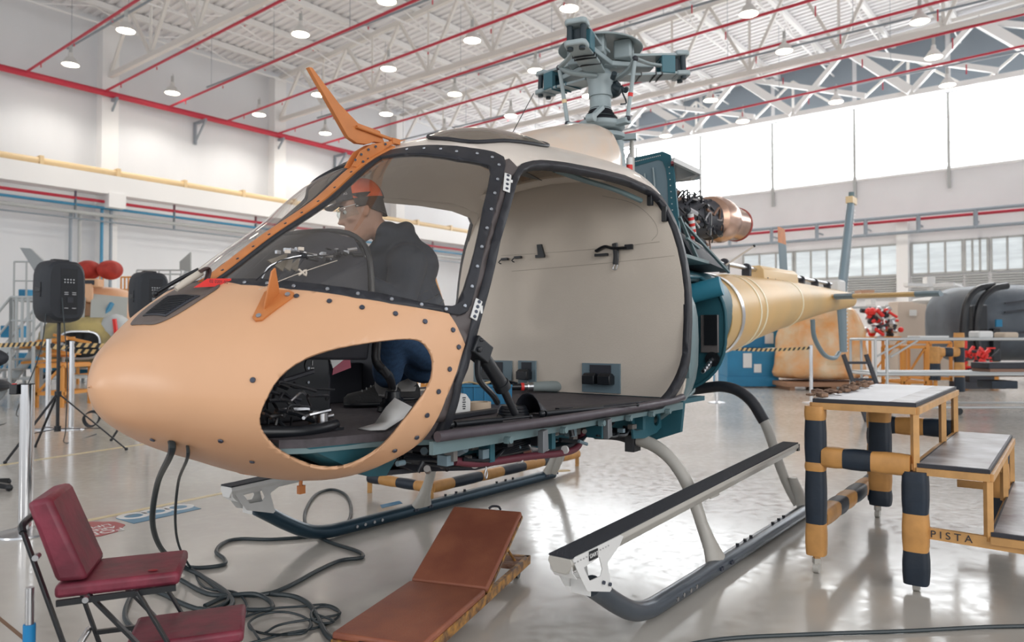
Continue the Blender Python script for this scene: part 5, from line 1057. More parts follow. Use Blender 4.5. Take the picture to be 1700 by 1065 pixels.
def deck(v0,v1,w0,w1,z,nm):
    b=B(); b.hexa([pf(v0,w0,z-.02),pf(v1,w0,z-.02),pf(v1,w1,z-.02),pf(v0,w1,z-.02)],[pf(v0,w0,z),pf(v1,w0,z),pf(v1,w1,z),pf(v0,w1,z)]); o=obj(nm,b,m_dark2,pt_,smooth=False)
    b=B(); b.prism([pf(v0+.01,w0+.01,z),pf(v0+(v1-v0)*.75,w0+.01,z),pf(v0+(v1-v0)*.75,w1-.01,z),pf(v0+.01,w1-.01,z)],(0,0,.002)); obj('deck_sheet',b,m_top2 if z>.9 else m_top,o,smooth=False)
    b=B(); b.prism([pf(v0+(v1-v0)*.75,w0+.01,z),pf(v1-.01,w0+.01,z),pf(v1-.01,w1-.01,z),pf(v0+(v1-v0)*.75,w1-.01,z)],(0,0,.002)); obj('grip_strip',b,m_top,o,smooth=False)
    b=B()
    for (a_,c_) in (((v0,w0),(v1,w0)),((v1,w0),(v1,w1)),((v1,w1),(v0,w1)),((v0,w1),(v0,w0))): b.bar(pf(a_[0],a_[1],z-.038),pf(c_[0],c_[1],z-.038),.03,.035)
    obj('deck_frame',b,m_yst,o,smooth=False)
    return o
deck(-.50,0,0,1.59,.94,'top_deck'); deck(.0,.31,0,1.59,.64,'middle_step'); deck(.31,.62,0,1.59,.345,'lower_step')
for (v,w_,z0,z1) in ((-.49,.015,.0,.92),(-.01,.015,.0,.92),(-.49,1.575,.0,.92),(-.01,1.575,.36,.92),(-.01,1.0,.62,.92),(.30,.015,.30,.62),(.30,1.0,.32,.62),(.30,1.575,.0,.62),(.61,.015,.0,.33),(.61,1.575,.0,.33)):
    b=B(); b.bar(pf(v,w_,z0+(.07 if z0==0 else 0)),pf(v,w_,z1),.03,.03); lg=obj('leg',b,m_yst,pt_,smooth=False)
    if z0==0: b=B(); b.cyl(pf(v,w_,.03)-VD*.015,pf(v,w_,.03)+VD*.015,.03,n=16); b.box(pf(v,w_,.065),(.035,.035,.03)); obj('caster',b,m_greyp,lg)
b=B(); b.bar(pf(0,.015,.30),pf(.62,.015,.285),.03,.055); b.bar(pf(.0,1.575,.30),pf(.62,1.575,.30),.03,.05); b.bar(pf(-.01,.0,.62),pf(-.01,1.59,.62),.03,.03); b.bar(pf(.0,1.0,.5),pf(.3,1.0,.5),.03,.03); br_=obj('base_rail',b,m_yst,pt_,smooth=False,label='yellow rail stencilled PISTA')
textmesh('P I S T A',.05,pf(.145,-.002,.297),VD,(0,0,1),'stencil_lettering',m_dark2,br_)
padded('leg_pad',pf(-.49,.015,.10),pf(-.49,.015,.90),.050,[.9,1.5,.25,1.2,.4],pt_,first=1)
padded('leg_pad',pf(-.01,.015,.04),pf(-.01,.015,.60),.058,[.7,.8,.9],pt_)
padded('leg_pad',pf(-.49,1.575,.12),pf(-.49,1.575,.90),.06,[.7,1.1,.5,.6,.6],pt_)
padded('leg_pad',pf(-.35,.95,.22),pf(-.35,.95,.90),.062,[.35,.6,1.0,.6],pt_)
padded('leg_pad',pf(.25,1.3,.10),pf(.25,1.3,.60),.058,[.9,1.0,.5],pt_)
padded('rail_pad',pf(-.45,.015,.63),pf(-.03,.015,.625),.052,[1,1.3,1.7],pt_,first=1)
padded('rail_pad',pf(-.49,.08,.28),pf(-.49,1.50,.28),.045,[1,.6,.7,.9,.8,.7],pt_,first=1)
padded('rail_pad',pf(-.46,1.575,.66),pf(-.03,1.575,.66),.06,[.9,1.6,1.5],pt_)
# torn foam and rag along the left edge of the top
b=B(); rnd=random.Random(9)
for i in range(40):
    w_=rnd.uniform(.0,1.5); p=pf(-.50+rnd.uniform(-.03,.05),w_,.95+rnd.uniform(0,.02)); b.sph(p,(rnd.uniform(.015,.04),rnd.uniform(.02,.05),rnd.uniform(.006,.02)),n=6)
obj('torn_foam_edge',b,M('torn_brown_foam',(.38,.24,.16),.9,noise=.5,nscale=30,c2=(.12,.07,.05)),pt_,smooth=False)['kind']='stuff'
b=B(); b.prism([pf(-.46,-.003,.895),pf(-.40,-.003,.895),pf(-.40,-.003,.915),pf(-.46,-.003,.915)],-WD*.002,mi=0); b.prism([pf(-.38,-.003,.895),pf(-.34,-.003,.895),pf(-.34,-.003,.912),pf(-.38,-.003,.912)],-WD*.002,mi=1); obj('id_stickers',b,[m_white,m_hubt],pt_,smooth=False)
# ---- low padded frame beyond the far skid
f0=Wz(614,817,0); f1=Wz(716,835,0); dF=V((.602,.799,0)); f2=f1+dF*2.1; f3=f0+dF*2.1
lf_=fthing('padded_frame','low frame of yellow and black padded tubes behind the far skid','work stand',(f1.x,f1.y,0))
z_=.12
padded('rail_pad',f0+V((0,0,z_)),f1+V((0,0,z_)),.04,[.7,1,1,.8],lf_,sq=.9); padded('rail_pad',f1+V((0,0,z_)),f2+V((0,0,z_)),.042,[.8,1.2,1,1.1,1,1.1,1],lf_,sq=.9,first=1)
for p in (f0,f1,f2,f3): b=B(); b.bar(p,p+V((0,0,.30 if p is f0 else .24)),.035); obj('leg',b,m_yst,lf_,smooth=False)
b=B(); b.bar(f0+V((0,0,.25)),f3+V((0,0,.25)),.035); b.bar(f3+V((0,0,.25)),f2+V((0,0,.25)),.035); obj('top_rail',b,m_yst,lf_,smooth=False)
# ---- stanchions with barrier tape
m_chrome=M('chrome',(.72,.73,.75),.12,metal=1)
def stanchion(P,h,lab,r=.033,base=True,head=True,grp='chrome stanchion posts',bm_=None):
    t=fthing('stanchion',lab,'barrier post',P,grp)
    b=B(); b.cyl(P+V((0,0,.02)),P+V((0,0,h)),r,n=24); obj('post',b,bm_ or m_chrome,t)
    b=B(); b.lathe([(.001,.035),(.04,.03),(.165,.012),(.168,0),(.001,0)],P,(0,0,1),n=36); obj('base',b,bm_ or m_steel,t)
    b=B(); b.cyl(P+V((0,0,h)),P+V((0,0,h+.006)),r*1.03,n=24); obj('cap',b,m_black if head else m_steel,t)
    return t
S1=Wz(42,885,0); s1=stanchion(S1,.965,'chrome stanchion nearest the camera, behind the maroon chair',r=.042)
b=B(); b.box(S1+V((-.065,-.02,.935)),(.05,.05,.065)); x=obj('belt_head',b,m_black,s1,bevel=.004); b=B(); b.box(S1+V((-.065,-.03,.97)),(.02,.02,.006)); obj('belt_button',b,m_red,x)
S2=Wz(79,712,0); S3=Wz(118,712,0); stanchion(S2,1.25,'white-looking stanchion post just left of the speaker pole'); stanchion(S3,1.22,'stanchion post just right of the speaker pole')
S4=Wz(1347,668,0); stanchion(S4,1.12,'thin stanchion behind the stepped platform'); S5=Wz(1190,668,0); stanchion(S5,1.1,'stanchion hidden behind the helicopter tail')
def tape(A,Bp,z,lab,wd=.06,grp='striped barrier tapes'):
    A,Bp=V(A),V(Bp); L=(Bp-A).length; n=max(int(L/.09),2); b=B(); d=(Bp-A)/n
    for i in range(n):
        for k,(u0,u1) in enumerate(((0,.5),(.5,1))):
            p=A+d*(i+u0); q=A+d*(i+u1); sk=d*.4; sag=lambda P_:V((0,0,z-.04*math.sin(PI*min(max((P_-A).length/L,0),1))))
            b.add([p+sag(p),q+sag(q),q+sk+sag(q)+V((0,0,wd)),p+sk+sag(p)+V((0,0,wd))],[(0,1,2,3)],mi=k)
    return tag(obj('barrier_tape',b,[m_black,M('tape_yellow',(.72,.50,.22),.5)],None,smooth=False,solid=.002,fix=False),lab,'barrier tape',grp)
S0=S2+V((-3.2,.8,0)); tape(S0,S2,1.16,'striped barrier tape running left from the speaker pole'); tape(S2,S3,1.14,'short striped barrier tape between the two posts by the speaker'); tape(S3,S3+V((3.2,1.4,0)),1.14,'striped barrier tape running behind the helicopter nose')
tape(S3,S3+V((3.0,3.0,0)),1.05,'lower striped barrier tape behind the nose'); tape(S5,S4,1.04,'striped barrier tape before the blue crate')
# ---- loudspeakers
m_spk=M('speaker_black',(.022,.026,.034),.55,bump=.2,bscale=300)
def speaker(P,rz,z0,lab,labs):
    t=thing('tripod_stand',labs,'speaker stand',P,0,'tripod speaker stands')
    b=B(); b.cyl(P+V((0,0,.25)),P+V((0,0,z0)),.0185,n=12); obj('pole',b,m_black,t)
    for z0_ in (.62,.24): b=B(); b.cyl(P+V((0,0,z0_)),P+V((0,0,z0_+.06)),.034,n=14); obj('collar',b,m_black,t)
    for k in range(3):
        a=math.radians(20+120*k); e=P+V((math.cos(a)*.68,math.sin(a)*.68,.012)); b=B(); b.bar(P+V((0,0,.66)),e,.022,.014); l=obj('leg',b,m_black,t); b=B(); b.sph(e,.02,n=8); obj('foot',b,m_black,l); b=B(); b.bar(P+V((0,0,.27)),P.lerp(e,.62)+V((0,0,.0))+V((0,0,.25)),.016,.008); obj('brace',b,m_black,t)
    s=thing('loudspeaker',lab,'loudspeaker',P+V((0,0,z0)),rz,'black loudspeakers'); R=MX.Rotation(rz,4,'Z'); T=MX.Translation(P+V((0,0,z0)))@R
    def q(x,y,z): return T@V((x,y,z))
    b=B(); RR=[]
    for y,sx,sz in ((-.19,.80,.86),(-.16,.92,.96),(-.02,1,1),(.13,.99,1),(.17,.93,.97)):
        ring=[]
        for j in range(24):
            a=2*PI*j/24; ring.append(q(.215*sx*math.copysign(abs(math.cos(a))**.45,math.cos(a))*(1-.10*abs(math.sin(a))**3),y,.345+.345*sz*math.copysign(abs(math.sin(a))**.5,math.sin(a))))
        RR.append(ring)
    b.loft(RR); obj('cabinet',b,m_spk,s)
    b=B(); b.box((0,0,0),(.17,.012,.50)); b.v=[q(v.x+.02,v.y-.186,v.z+.34) for v in b.v]; pn=obj('rear_panel',b,m_black,s,smooth=False)
    b=B()
    for i in range(4):
        for j in range(2): c=q(-.03+.03*i,-.195,.47-.03*j); b.cyl(c,c+ (q(0,-.01,0)-q(0,0,0)),.008,n=8)
    for zz in (.33,.31,.16): 
        for xx in (-.03,.05): c=V((xx+.02,-.194,zz)); bb=B(); bb.box(c,(.04,.003,.008)); b.add([q(*v) for v in bb.v],bb.f)
    obj('knobs_and_labels',b,m_steel,pn)
    b=B(); bb=B(); bb.box((.03,-.195,.25),(.06,.004,.06)); b.add([q(*v) for v in bb.v],bb.f); obj('power_socket',b,m_dark2,pn)
    for sx in (-1,1): b=B(); bb=B(); bb.box((sx*.208,0,.36),(.03,.13,.05)); bb.box((sx*.20,-.05,.36),(.04,.02,.16)); b.add([q(*v) for v in bb.v],bb.f); obj('side_handle',b,m_black,s,bevel=.006)
    b=B(); bb=B(); bb.box((0,0,.69),(.16,.10,.02)); b.add([q(*v) for v in bb.v],bb.f); obj('top_handle',b,m_black,s,bevel=.006)
    return t,s
SP1=Wz(95,752,0); SP1=V((SP1.x,SP1.y,0)); speaker(SP1,math.radians(54),1.43,'black loudspeaker seen from behind with a panel of white knobs','tall tripod under the leftmost loudspeaker')
SP2=Wd(246,600,9.9); SP2.z=0; speaker(SP2,math.radians(46),1.45,'black loudspeaker half hidden behind the helicopter nose','tripod stand hidden behind the helicopter nose')
b=B(); c0=Wz(150,712,.0)
for i in range(4): b.tube([c0+V((.11*math.cos(a)+.01*i,.02*math.sin(a*2)+.03*math.sin(a),.13+.10*math.sin(a)+.008*i)) for a in [2*PI*j/12 for j in range(12)]],.008,n=6,k=2,closed=True)
tag(obj('coiled_cable',b,m_black),'small coil of black cable hanging by the tripod leg','cable','black cables')
def cable(pts,r,lab,nm='cable',grp='black cables',k=6,mat=None): b=B(); b.tube(pts,r,n=8,k=k); return tag(obj(nm,b,mat or m_cab),lab,'cable',grp)
m_cab=M('black_cable',(.022,.035,.042),.42)
# thin leads from the speakers
cable([SP1+V((.0,-.2,1.7)),SP1+V((-.05,-.25,1.1)),SP1+V((-.25,-.3,.5)),Wz(30,690,.01),Wz(0,705,.01),Wz(-40,700,.01)],.006,'thin lead hanging from the leftmost loudspeaker to the floor')
cable([SP1+V((.15,-.2,1.7)),SP1+V((.22,-.2,.9)),SP1+V((.18,-.15,.3)),Wz(110,735,.01),Wz(160,720,.01)],.006,'second thin lead hanging from the leftmost loudspeaker')
# floor cables
P0=l2w(LY(284,752,-.15))
cable([P0+V((0,0,.05)),P0,Wd(262,800,3.15),Wd(253,860,3.4),Wd(262,900,3.65),Wd(282,925,3.9),Wz(315,945,.013),Wz(350,965,.013),Wz(378,985,.013),Wz(385,1003,.013),Wz(365,1015,.013),Wz(330,1010,.013)],.0125,'thick black cable hanging from under the helicopter nose to the floor')
P0=l2w(LY(311,760,-.2))
cable([P0+V((0,0,.05)),P0,Wd(296,800,3.2),Wd(291,860,3.5),Wd(297,905,3.8),Wz(318,945,.01),Wz(335,970,.01),Wz(352,978,.01),Wz(392,983,.01),Wz(410,1005,.01),Wz(400,1030,.01),Wz(360,1045,.01)],.006,'thin black cable hanging beside the thick one under the nose')
cable([Wz(296,938,.012),Wz(330,942,.012),Wz(370,937,.012),Wz(372,927,.012),Wz(359,915,.012),Wz(372,900,.012),Wz(400,894,.012),Wz(450,895,.012),Wz(515,890,.012),Wz(545,882,.012),Wz(575,868,.012),Wz(583,845,.012),Wz(575,822,.012),Wz(552,812,.012),Wz(525,820,.012),Wz(508,845,.012),Wz(507,868,.012),Wz(520,885,.012),Wz(550,900,.012),Wz(595,915,.012),Wz(600,925,.012),Wz(565,930,.012),Wz(530,945,.012),Wz(480,972,.012),Wz(440,986,.012),Wz(390,987,.012),Wz(345,985,.012),Wz(300,962,.012)],.0115,'long black cable looping under the far skid and back')
cable([Wz(450,985,.013),Wz(490,990,.013),Wz(515,1005,.013),Wz(530,1030,.013),Wz(545,1055,.013),Wz(580,1075,.013)],.012,'black cable running from the tangle to the end of the creeper')
cable([Wz(300,940,.012),Wz(330,952,.012),Wz(360,975,.012),Wz(380,990,.012),Wz(372,1002,.012),Wz(340,1012,.012),Wz(300,1000,.012),Wz(270,985,.012),Wz(230,975,.012),Wz(212,1000,.012),Wz(208,1025,.012),Wz(222,1045,.012)],.0115,'black cable disappearing under the seat of the maroon chair')
cable([Wz(340,1005,.012),Wz(375,990,.012),Wz(420,985,.025),Wz(445,995,.012),Wz(452,1008,.012),Wz(430,1012,.012),Wz(360,1010,.012)],.011,'black cable making a small bend in the middle of the tangle')
cable([Wz(366,1040,.008),Wz(410,1022,.008),Wz(450,1010,.008),Wz(500,1006,.008),Wz(540,1003,.008),Wz(562,1012,.008),Wz(560,1025,.008),Wz(530,1040,.008),Wz(470,1052,.008),Wz(430,1063,.008),Wz(380,1075,.008)],.0055,'thin black cord with a wide flat loop beside the creeper')
cable([Wz(520,1008,.014)]+[Wz(465+52*math.cos(t)+4*math.sin(2*t),1034+19*math.sin(t),.014) for t in [i*PI/5 for i in range(1,16)]]+[Wz(430,1060,.014)],.0055,'thin black cord coiled in ovals left of the creeper')
cable([Wz(522,1018,.02)]+[Wz(538+22*math.cos(t),1020+14*math.sin(t),.02) for t in [i*PI/4 for i in range(1,9)]]+[Wz(470,1035,.014),Wz(440,1050,.014)],.0055,'small loop of thin black cord at the creeper foot')
cable([Wz(1090,1080,.01),Wz(1200,1060,.01),Wz(1350,1052,.01),Wz(1500,1047,.01),Wz(1640,1040,.01),Wz(1760,1038,.01)],.009,'black cable crossing the floor at the lower right')
# floor stickers
m_sred=M('sticker_red',(.40,.06,.07),.35); m_sblue=M('sticker_blue',(.08,.24,.38),.35)
b=B(); o8=[Wz(*q) for q in ((128,868),(152,866),(192,866),(208,871),(196,882),(166,890),(146,892),(118,884))]; b.prism([V((p.x,p.y,.001)) for p in o8],(0,0,.002)); s8=tag(obj('floor_sticker',b,m_sred,smooth=False),'red octagonal sticker with white letters on the floor, beside the maroon backrest','sticker','floor stickers')
xd=(Wz(135,880)-Wz(200,869)).normalized(); yd=V((0,0,1)).cross(xd); cc=Wz(165,879)
for i,tx in enumerate(('FOD','AREA','LIMIT')): textmesh(tx,.085 if i else .12,V((cc.x,cc.y,.0035))+yd*(-.115+.10*(2-i) if False else (.09-.09*i)),xd,yd,'sticker_lettering',m_white,s8,ext=.0006)
b=B(); r4=[Wz(*q) for q in ((192,860),(306,836),(334,844),(222,869))]; b.prism([V((p.x,p.y,.001)) for p in r4],(0,0,.002)); sb=tag(obj('floor_sticker',b,m_sblue,smooth=False),'blue rectangular sticker with three white rings on the floor','sticker','floor stickers')
for q in ((222,856),(259,849),(296,842)):
    c=Wz(*q); b=B(); b.tube([V((c.x+.085*math.cos(a),c.y+.085*math.sin(a),.0035)) for a in [2*PI*j/16 for j in range(16)]],.026,n=6,k=1,closed=True); b.v=[V((v.x,v.y,.0025+(v.z-.0035)*.1)) for v in b.v]; obj('white_ring',b,m_white,sb)
# ---- things lying on the cabin floor
def onfloor(px,py,z=.915): return l2w(LZ(px,py,z))
p=onfloor(796,684); b=B(); b.lathe([(.040,0),(.055,0),(.055,.05),(.040,.05),(.040,0)],p,(0,0,1),n=32,cap=False); tag(obj('masking_tape',b,M('tan_tape',(.55,.43,.32),.6)),'roll of tan masking tape on the cabin floor','tape roll')
p=onfloor(757,686); b=B(); Rz=MX.Rotation(math.radians(20),3,'Z'); b.prism([p+Rz@V(q) for q in ((-.06,-.065,.0),(.05,-.065,.0),(.052,-.065,.065),(.03,-.065,.095),(-.04,-.065,.095))],Rz@V((0,.12,0))); bx=tag(obj('white_box',b,m_white,smooth=False,bevel=.003),'small white carton with black print beside the tape roll','box')
b=B()
for i_ in range(6): b.box(p+Rz@V((.02,-.0662,.078-.010*i_)),(.012 if i_%2 else .016,.0012,.005),R=Rz)
obj('box_print',b,m_dark2,bx,smooth=False)
p=onfloor(795,668); t=fthing('blue_bin','blue plastic bin behind the tape roll on the cabin floor','bin',p); Rz=MX.Rotation(math.radians(5),3,'Z'); b=B()
for (cx,cy,sx,sy) in ((0,-.09,.34,.008),(0,.09,.34,.008),(-.17,0,.008,.18),(.17,0,.008,.18)): b.box(p+Rz@V((cx,cy,.05)),(sx,sy,.10),R=Rz)
b.box(p+V((0,0,.006)),(.34,.18,.01),R=Rz); obj('shell',b,M('blue_plastic',(.015,.17,.33),.4),t)
b=B(); 
for i in range(6): b.box(p+Rz@V((-.14+.056*i,-.096,.05)),(.008,.006,.09),R=Rz)
b.box(p+Rz@V((0,-.097,.098)),(.35,.012,.012),R=Rz); obj('ribs',b,M('blue_plastic_rim',(.02,.20,.38),.4),t)
b=B(); rnd=random.Random(2)
for i in range(9): q=p+V((rnd.uniform(-.13,.1),rnd.uniform(-.06,.06),.10)); b.tube([q,q+V((.06,.02,.015)),q+V((.12,-.02,.005))],.005,n=6,k=2,mi=i%2)
tag(obj('loose_wires',b,[m_black,m_yel]),'loose wires and tools heaped in the blue bin','wires')
p=onfloor(862,652); d=V((.97,.20,0)); t=fthing('work_torch','grey and black torch with a red ring lying on the cabin floor','torch',p); b=B(); a0=p+V((0,0,.04))-d*.14; b.cyl(a0,a0+d*.15,.022,n=14); obj('handle',b,m_black,t); b=B(); b.cyl(a0+d*.15,a0+d*.17,.026,n=14); obj('ring',b,m_red,t); b=B(); b.cyl(a0+d*.17,a0+d*.23,.022,.03,n=14); b.cyl(a0+d*.19,a0+d*.20,.034,n=14); obj('neck',b,m_steel,t)
b=B(); b.tube([a0+d*.23,a0+d*.36,a0+d*.45-V((0,0,.005)),a0+d*.47-V((0,0,.008))],[.03,.036,.034,.012],n=14,k=4); obj('sleeve',b,M('grey_sleeve',(.25,.29,.29),.7),t)
# ================================================================ background things
def wbox(b,px0,px1,py0,py1,d,th,mi=None,rz=0):   # box whose front face spans the pixels at depth d
    a=Wd(px0,py1,d); c=Wd(px1,py0,d); w_=(c.x-a.x); h_=(c.z-a.z); ctr=V(((a.x+c.x)/2,d+th/2,(a.z+c.z)/2)); b.box(ctr,(w_,th,h_),R=MX.Rotation(rz,3,'Z') if rz else None,mi=mi); return ctr
def gz(px,d): p=Wd(px,560,d); return V((p.x,d,0))
m_blue=M('blue_crate_paint',(.015,.22,.42),.5,noise=.2,nscale=2)
m_camo=M('camouflage_paint',(.52,.42,.17),.5,c2=(.03,.045,.055),nscale=1.1)
m_ors=M('orange_stand_paint',(.70,.30,.06),.5)
m_lgrey=M('light_grey_metal',(.45,.48,.49),.45)
# ---- other helicopter, seen from the front
BHc=gz(150,16.6); bh=thing('helicopter','distant yellow and black helicopter facing the camera between the two loudspeakers','helicopter',BHc,math.radians(27))
Tb=MX.Translation(BHc)@MX.Rotation(math.radians(27),4,'Z')
def bq_(x,y,z): return Tb@V((x,y,z))
def sect(y,w_,z0,z1,e=2.6,n=28): return [bq_(w_*math.copysign(abs(math.cos(a))**(2/e),math.cos(a)),y,(z0+z1)/2+(z1-z0)/2*math.copysign(abs(math.sin(a))**(2/e),math.sin(a))) for a in [2*PI*j/n for j in range(n)]]
b=B(); b.loft([sect(y,w_,z0,z1) for y,w_,z0,z1 in ((-1.9,.15,1.0,1.3),(-1.8,.45,.82,1.5),(-1.55,.72,.72,1.66),(-1.2,.88,.66,1.72),(-.5,.93,.62,1.74),(.8,.93,.62,1.74),(2.0,.6,.9,1.7),(2.5,.3,1.3,1.8))]); obj('fuselage',b,m_camo,bh)
b=B(); b.loft([sect(y,w_,z0,z1,3.2) for y,w_,z0,z1 in ((-1.15,.62,1.60,1.68),(-.95,.78,1.55,2.05),(-.6,.88,1.5,2.34),(.2,.92,1.5,2.42),(1.2,.85,1.5,2.40),(1.8,.5,1.5,2.1))]); obj('cabin_top',b,m_sand,bh)
for sx in (-1,1):
    b=B(); b.hexa([bq_(sx*.05,-1.42,1.66),bq_(sx*.72,-1.25,1.64),bq_(sx*.74,-.80,2.14),bq_(sx*.05,-.95,2.20)],[bq_(sx*.05,-1.38,1.66),bq_(sx*.72,-1.21,1.64),bq_(sx*.74,-.76,2.14),bq_(sx*.05,-.91,2.20)]); obj('windscreen',b,M('pale_reflecting_glass',(.42,.44,.42),.12),bh,smooth=False)
b=B(); b.loft([[bq_(.20+s_*.34*math.copysign(abs(math.cos(a))**.6,math.cos(a))-.30,-1.93,1.12+s_*.26*math.copysign(abs(math.sin(a))**.6,math.sin(a))) for a in [2*PI*j/24 for j in range(24)]] for s_ in (1,.02)]); b.v=[v+V((0,-.02,0)) for v in b.v]; obj('nose_opening',b,m_black,bh)
b=B(); b.tube([bq_(-.10+.35*math.copysign(abs(math.cos(a))**.6,math.cos(a)),-1.94,1.12+.27*math.copysign(abs(math.sin(a))**.6,math.sin(a))) for a in [2*PI*j/24 for j in range(24)]],.025,n=6,k=1,closed=True); obj('opening_rim',b,m_steel,bh)
b=B(); b.sph(bq_(.52,-1.45,1.42),(.30,.40,.34),n=16); obj('nose_dome',b,m_lgrey,bh)
b=B(); b.box(bq_(.0,-.85,2.42),(.50,.25,.18)); b.box(bq_(0,-1.0,2.20),(.18,.1,.4)); cb_=obj('cutter_base',b,m_sand,bh,bevel=.03); b=B(); b.box(bq_(0,-.99,2.43),(.24,.04,.10)); obj('camera_window',b,m_dark2,cb_)
b=B(); b.bar(bq_(.55,-1.84,1.25),bq_(.50,-1.86,1.65),.06); obj('red_ribbon',b,m_red,bh)
b=B(); b.bar(bq_(.26,-1.26,1.62),bq_(.44,-1.1,2.0),.07); obj('blue_rag',b,m_bluep,bh)
for sx in (-1,1):
    b=B(); b.cyl(bq_(sx*1.05,-1.5,.05),bq_(sx*1.05,1.8,.05),.05,n=10); b.tube([bq_(sx*1.05,0,.08),bq_(sx*.9,0,.4),bq_(sx*.4,0,.65)],.04,k=3); obj('skid',b,m_dark,bh)
for px,lab in ((147,'bunched red cover, the left of two on the distant helicopter roof'),(183,'bunched red cover, the right of two on the distant helicopter roof')):
    p=Wd(px,448,16.4); b=B(); rr=[]
    for i in range(13):
        t=-PI/2+PI*i/12; rr.append([p+V((math.cos(t)*math.cos(a)*.25*(1+.06*math.sin(7*a)),math.cos(t)*math.sin(a)*.28,math.sin(t)*.215)) for a in [2*PI*j/28 for j in range(28)]])
    b.loft(rr); tag(obj('red_cover',b,M('red_quilted_cover',(.50,.045,.03),.7,noise=.3,nscale=6)),lab,'cover','red covers on the distant helicopter')
# ---- stairs and work stands at left
def rails(b,P,Q,h,r=.025,n=4,mi=None):
    P,Q=V(P),V(Q); b.cyl(P+V((0,0,h)),Q+V((0,0,h)),r,n=8,mi=mi); b.cyl(P+V((0,0,h/2)),Q+V((0,0,h/2)),r*.8,n=8,mi=mi)
    for i in range(n+1): p=P.lerp(Q,i/n); b.cyl(p,p+V((0,0,h)),r,n=8,mi=mi)
t=fthing('mobile_stairs','light grey mobile stairs with handrails at the far left','stairs',gz(10,13.5)); A_=Wd(-70,640,13.5); A_.z=0; Bq=Wd(18,505,13.5); dz=Bq.z-1.0; A2=V((A_.x,13.5,0)); B2=V((Bq.x,13.5,1.15))
for Q0,Q1 in ((A2,B2),(A2+V((0,.9,0)),B2+V((0,.9,0))),(B2,B2+V((.42,0,0)))): b=B(); rails(b,Q0,Q1,.85); obj('handrail',b,m_lgrey,t)
b=B()
for i in range(6): p=A2.lerp(B2,(i+.5)/6); b.box(p+V((0,.45,0)),(.25,.9,.03))
b.bar(A2,B2,.05,.14); b.bar(A2+V((0,.9,0)),B2+V((0,.9,0)),.05,.14); b.box(B2+V((.21,.45,0)),(.42,.9,.05)); obj('treads',b,m_lgrey,t)
for dx in (0,.42):
    for dy in (0,.9): b=B(); b.cyl(B2+V((dx,dy,0)),V((B2.x+dx,B2.y+dy,0)),.03,n=8); obj('leg',b,m_lgrey,t)
def stand(x0,x1,d,dep,h,rh_,mat,lab,nm='work_stand',cat='work stand',grp=None,shelf=None):
    p0,p1=gz(x0,d),gz(x1,d); t=fthing(nm,lab,cat,((p0.x+p1.x)/2,d,0),grp); b=B()
    for p in (p0,p1):
        for dy in (0,dep): b.bar(p+V((0,dy,0)),p+V((0,dy,h)),.06)
    for z in (.25,h):
        b.bar(p0+V((0,0,z)),p1+V((0,0,z)),.06); b.bar(p0+V((0,dep,z)),p1+V((0,dep,z)),.06); b.bar(p0+V((0,0,z)),p0+V((0,dep,z)),.06); b.bar(p1+V((0,0,z)),p1+V((0,dep,z)),.06)
    b.bar(p0+V((0,0,.25)),p1+V((0,0,h)),.04); obj('frame',b,mat,t,smooth=False)
    b=B(); b.box(((p0.x+p1.x)/2,d+dep/2,h+.03),(p1.x-p0.x,dep,.04)); obj('deck',b,shelf or m_lgrey,t,smooth=False)
    if rh_:
        for dy in (0,dep): b=B(); rails(b,p0+V((0,dy,h)),p1+V((0,dy,h)),rh_,.022); obj('guard_rail',b,mat,t)
    return t
stand(22,104,18.5,1.5,2.2,.95,m_lgrey,'tall pale scaffold with thin rails behind the leftmost loudspeaker')
stand(108,130,20.4,1.2,2.6,.55,m_ors,'yellow guard rail stand rising behind the red covers')
stand(200,224,19.5,1.2,2.2,.65,m_ors,'orange guard rail stand right of the red covers')
stand(226,300,18.6,1.2,2.2,.75,m_lgrey,'tall pale scaffold with thin rails right of the distant helicopter')
t=stand(62,104,13.6,.9,.75,0,m_ors,'small orange trestle under the leftmost loudspeaker',shelf=m_ors)
b=B(); rnd=random.Random(8)
p=gz(83,13.8)
for i in range(9): q=p+V((rnd.uniform(-.3,.3),rnd.uniform(0,.5),.85+.05*i)); b.bar(q-V((.35,0,rnd.uniform(-.1,.1))),q+V((.35,0,rnd.uniform(-.1,.15))),.05)
tag(obj('steel_bars',b,m_ors,smooth=False),'pile of orange steel bars on the small trestle','steel bars')
for (x0,x1,y0,y1,d,m,lab,nm) in ((124,156,604,624,21,m_blue,'blue box on the floor between stanchion and helicopter nose','blue_box'),(122,150,582,600,22,m_blue,'blue cabinet on the bench behind the stanchion posts','blue_box'),(86,110,582,612,21.5,m_dark2,'dark cabinet behind the speaker pole','dark_cabinet'),(0,40,586,612,20,m_blue,'blue bench front at the far left edge','blue_box'),(50,78,600,618,20,m_blue,'low blue box left of the speaker pole','blue_box'),(0,22,540,560,22,m_blue,'blue part box on shelves at the far left edge','blue_box'),(30,46,480,500,23,m_blue,'small light blue box high on the scaffold','blue_box'),(134,160,586,600,20,m_dark2,'dark machine on the trolley beside the helicopter nose','dark_cabinet')):
    b=B(); c=wbox(b,x0,x1,y0,y1,d,.8); zc=min(v.z for v in b.v)
    o=tag(obj(nm,b,m,smooth=False,bevel=.02),lab,'box' if 'box' in nm else 'cabinet')
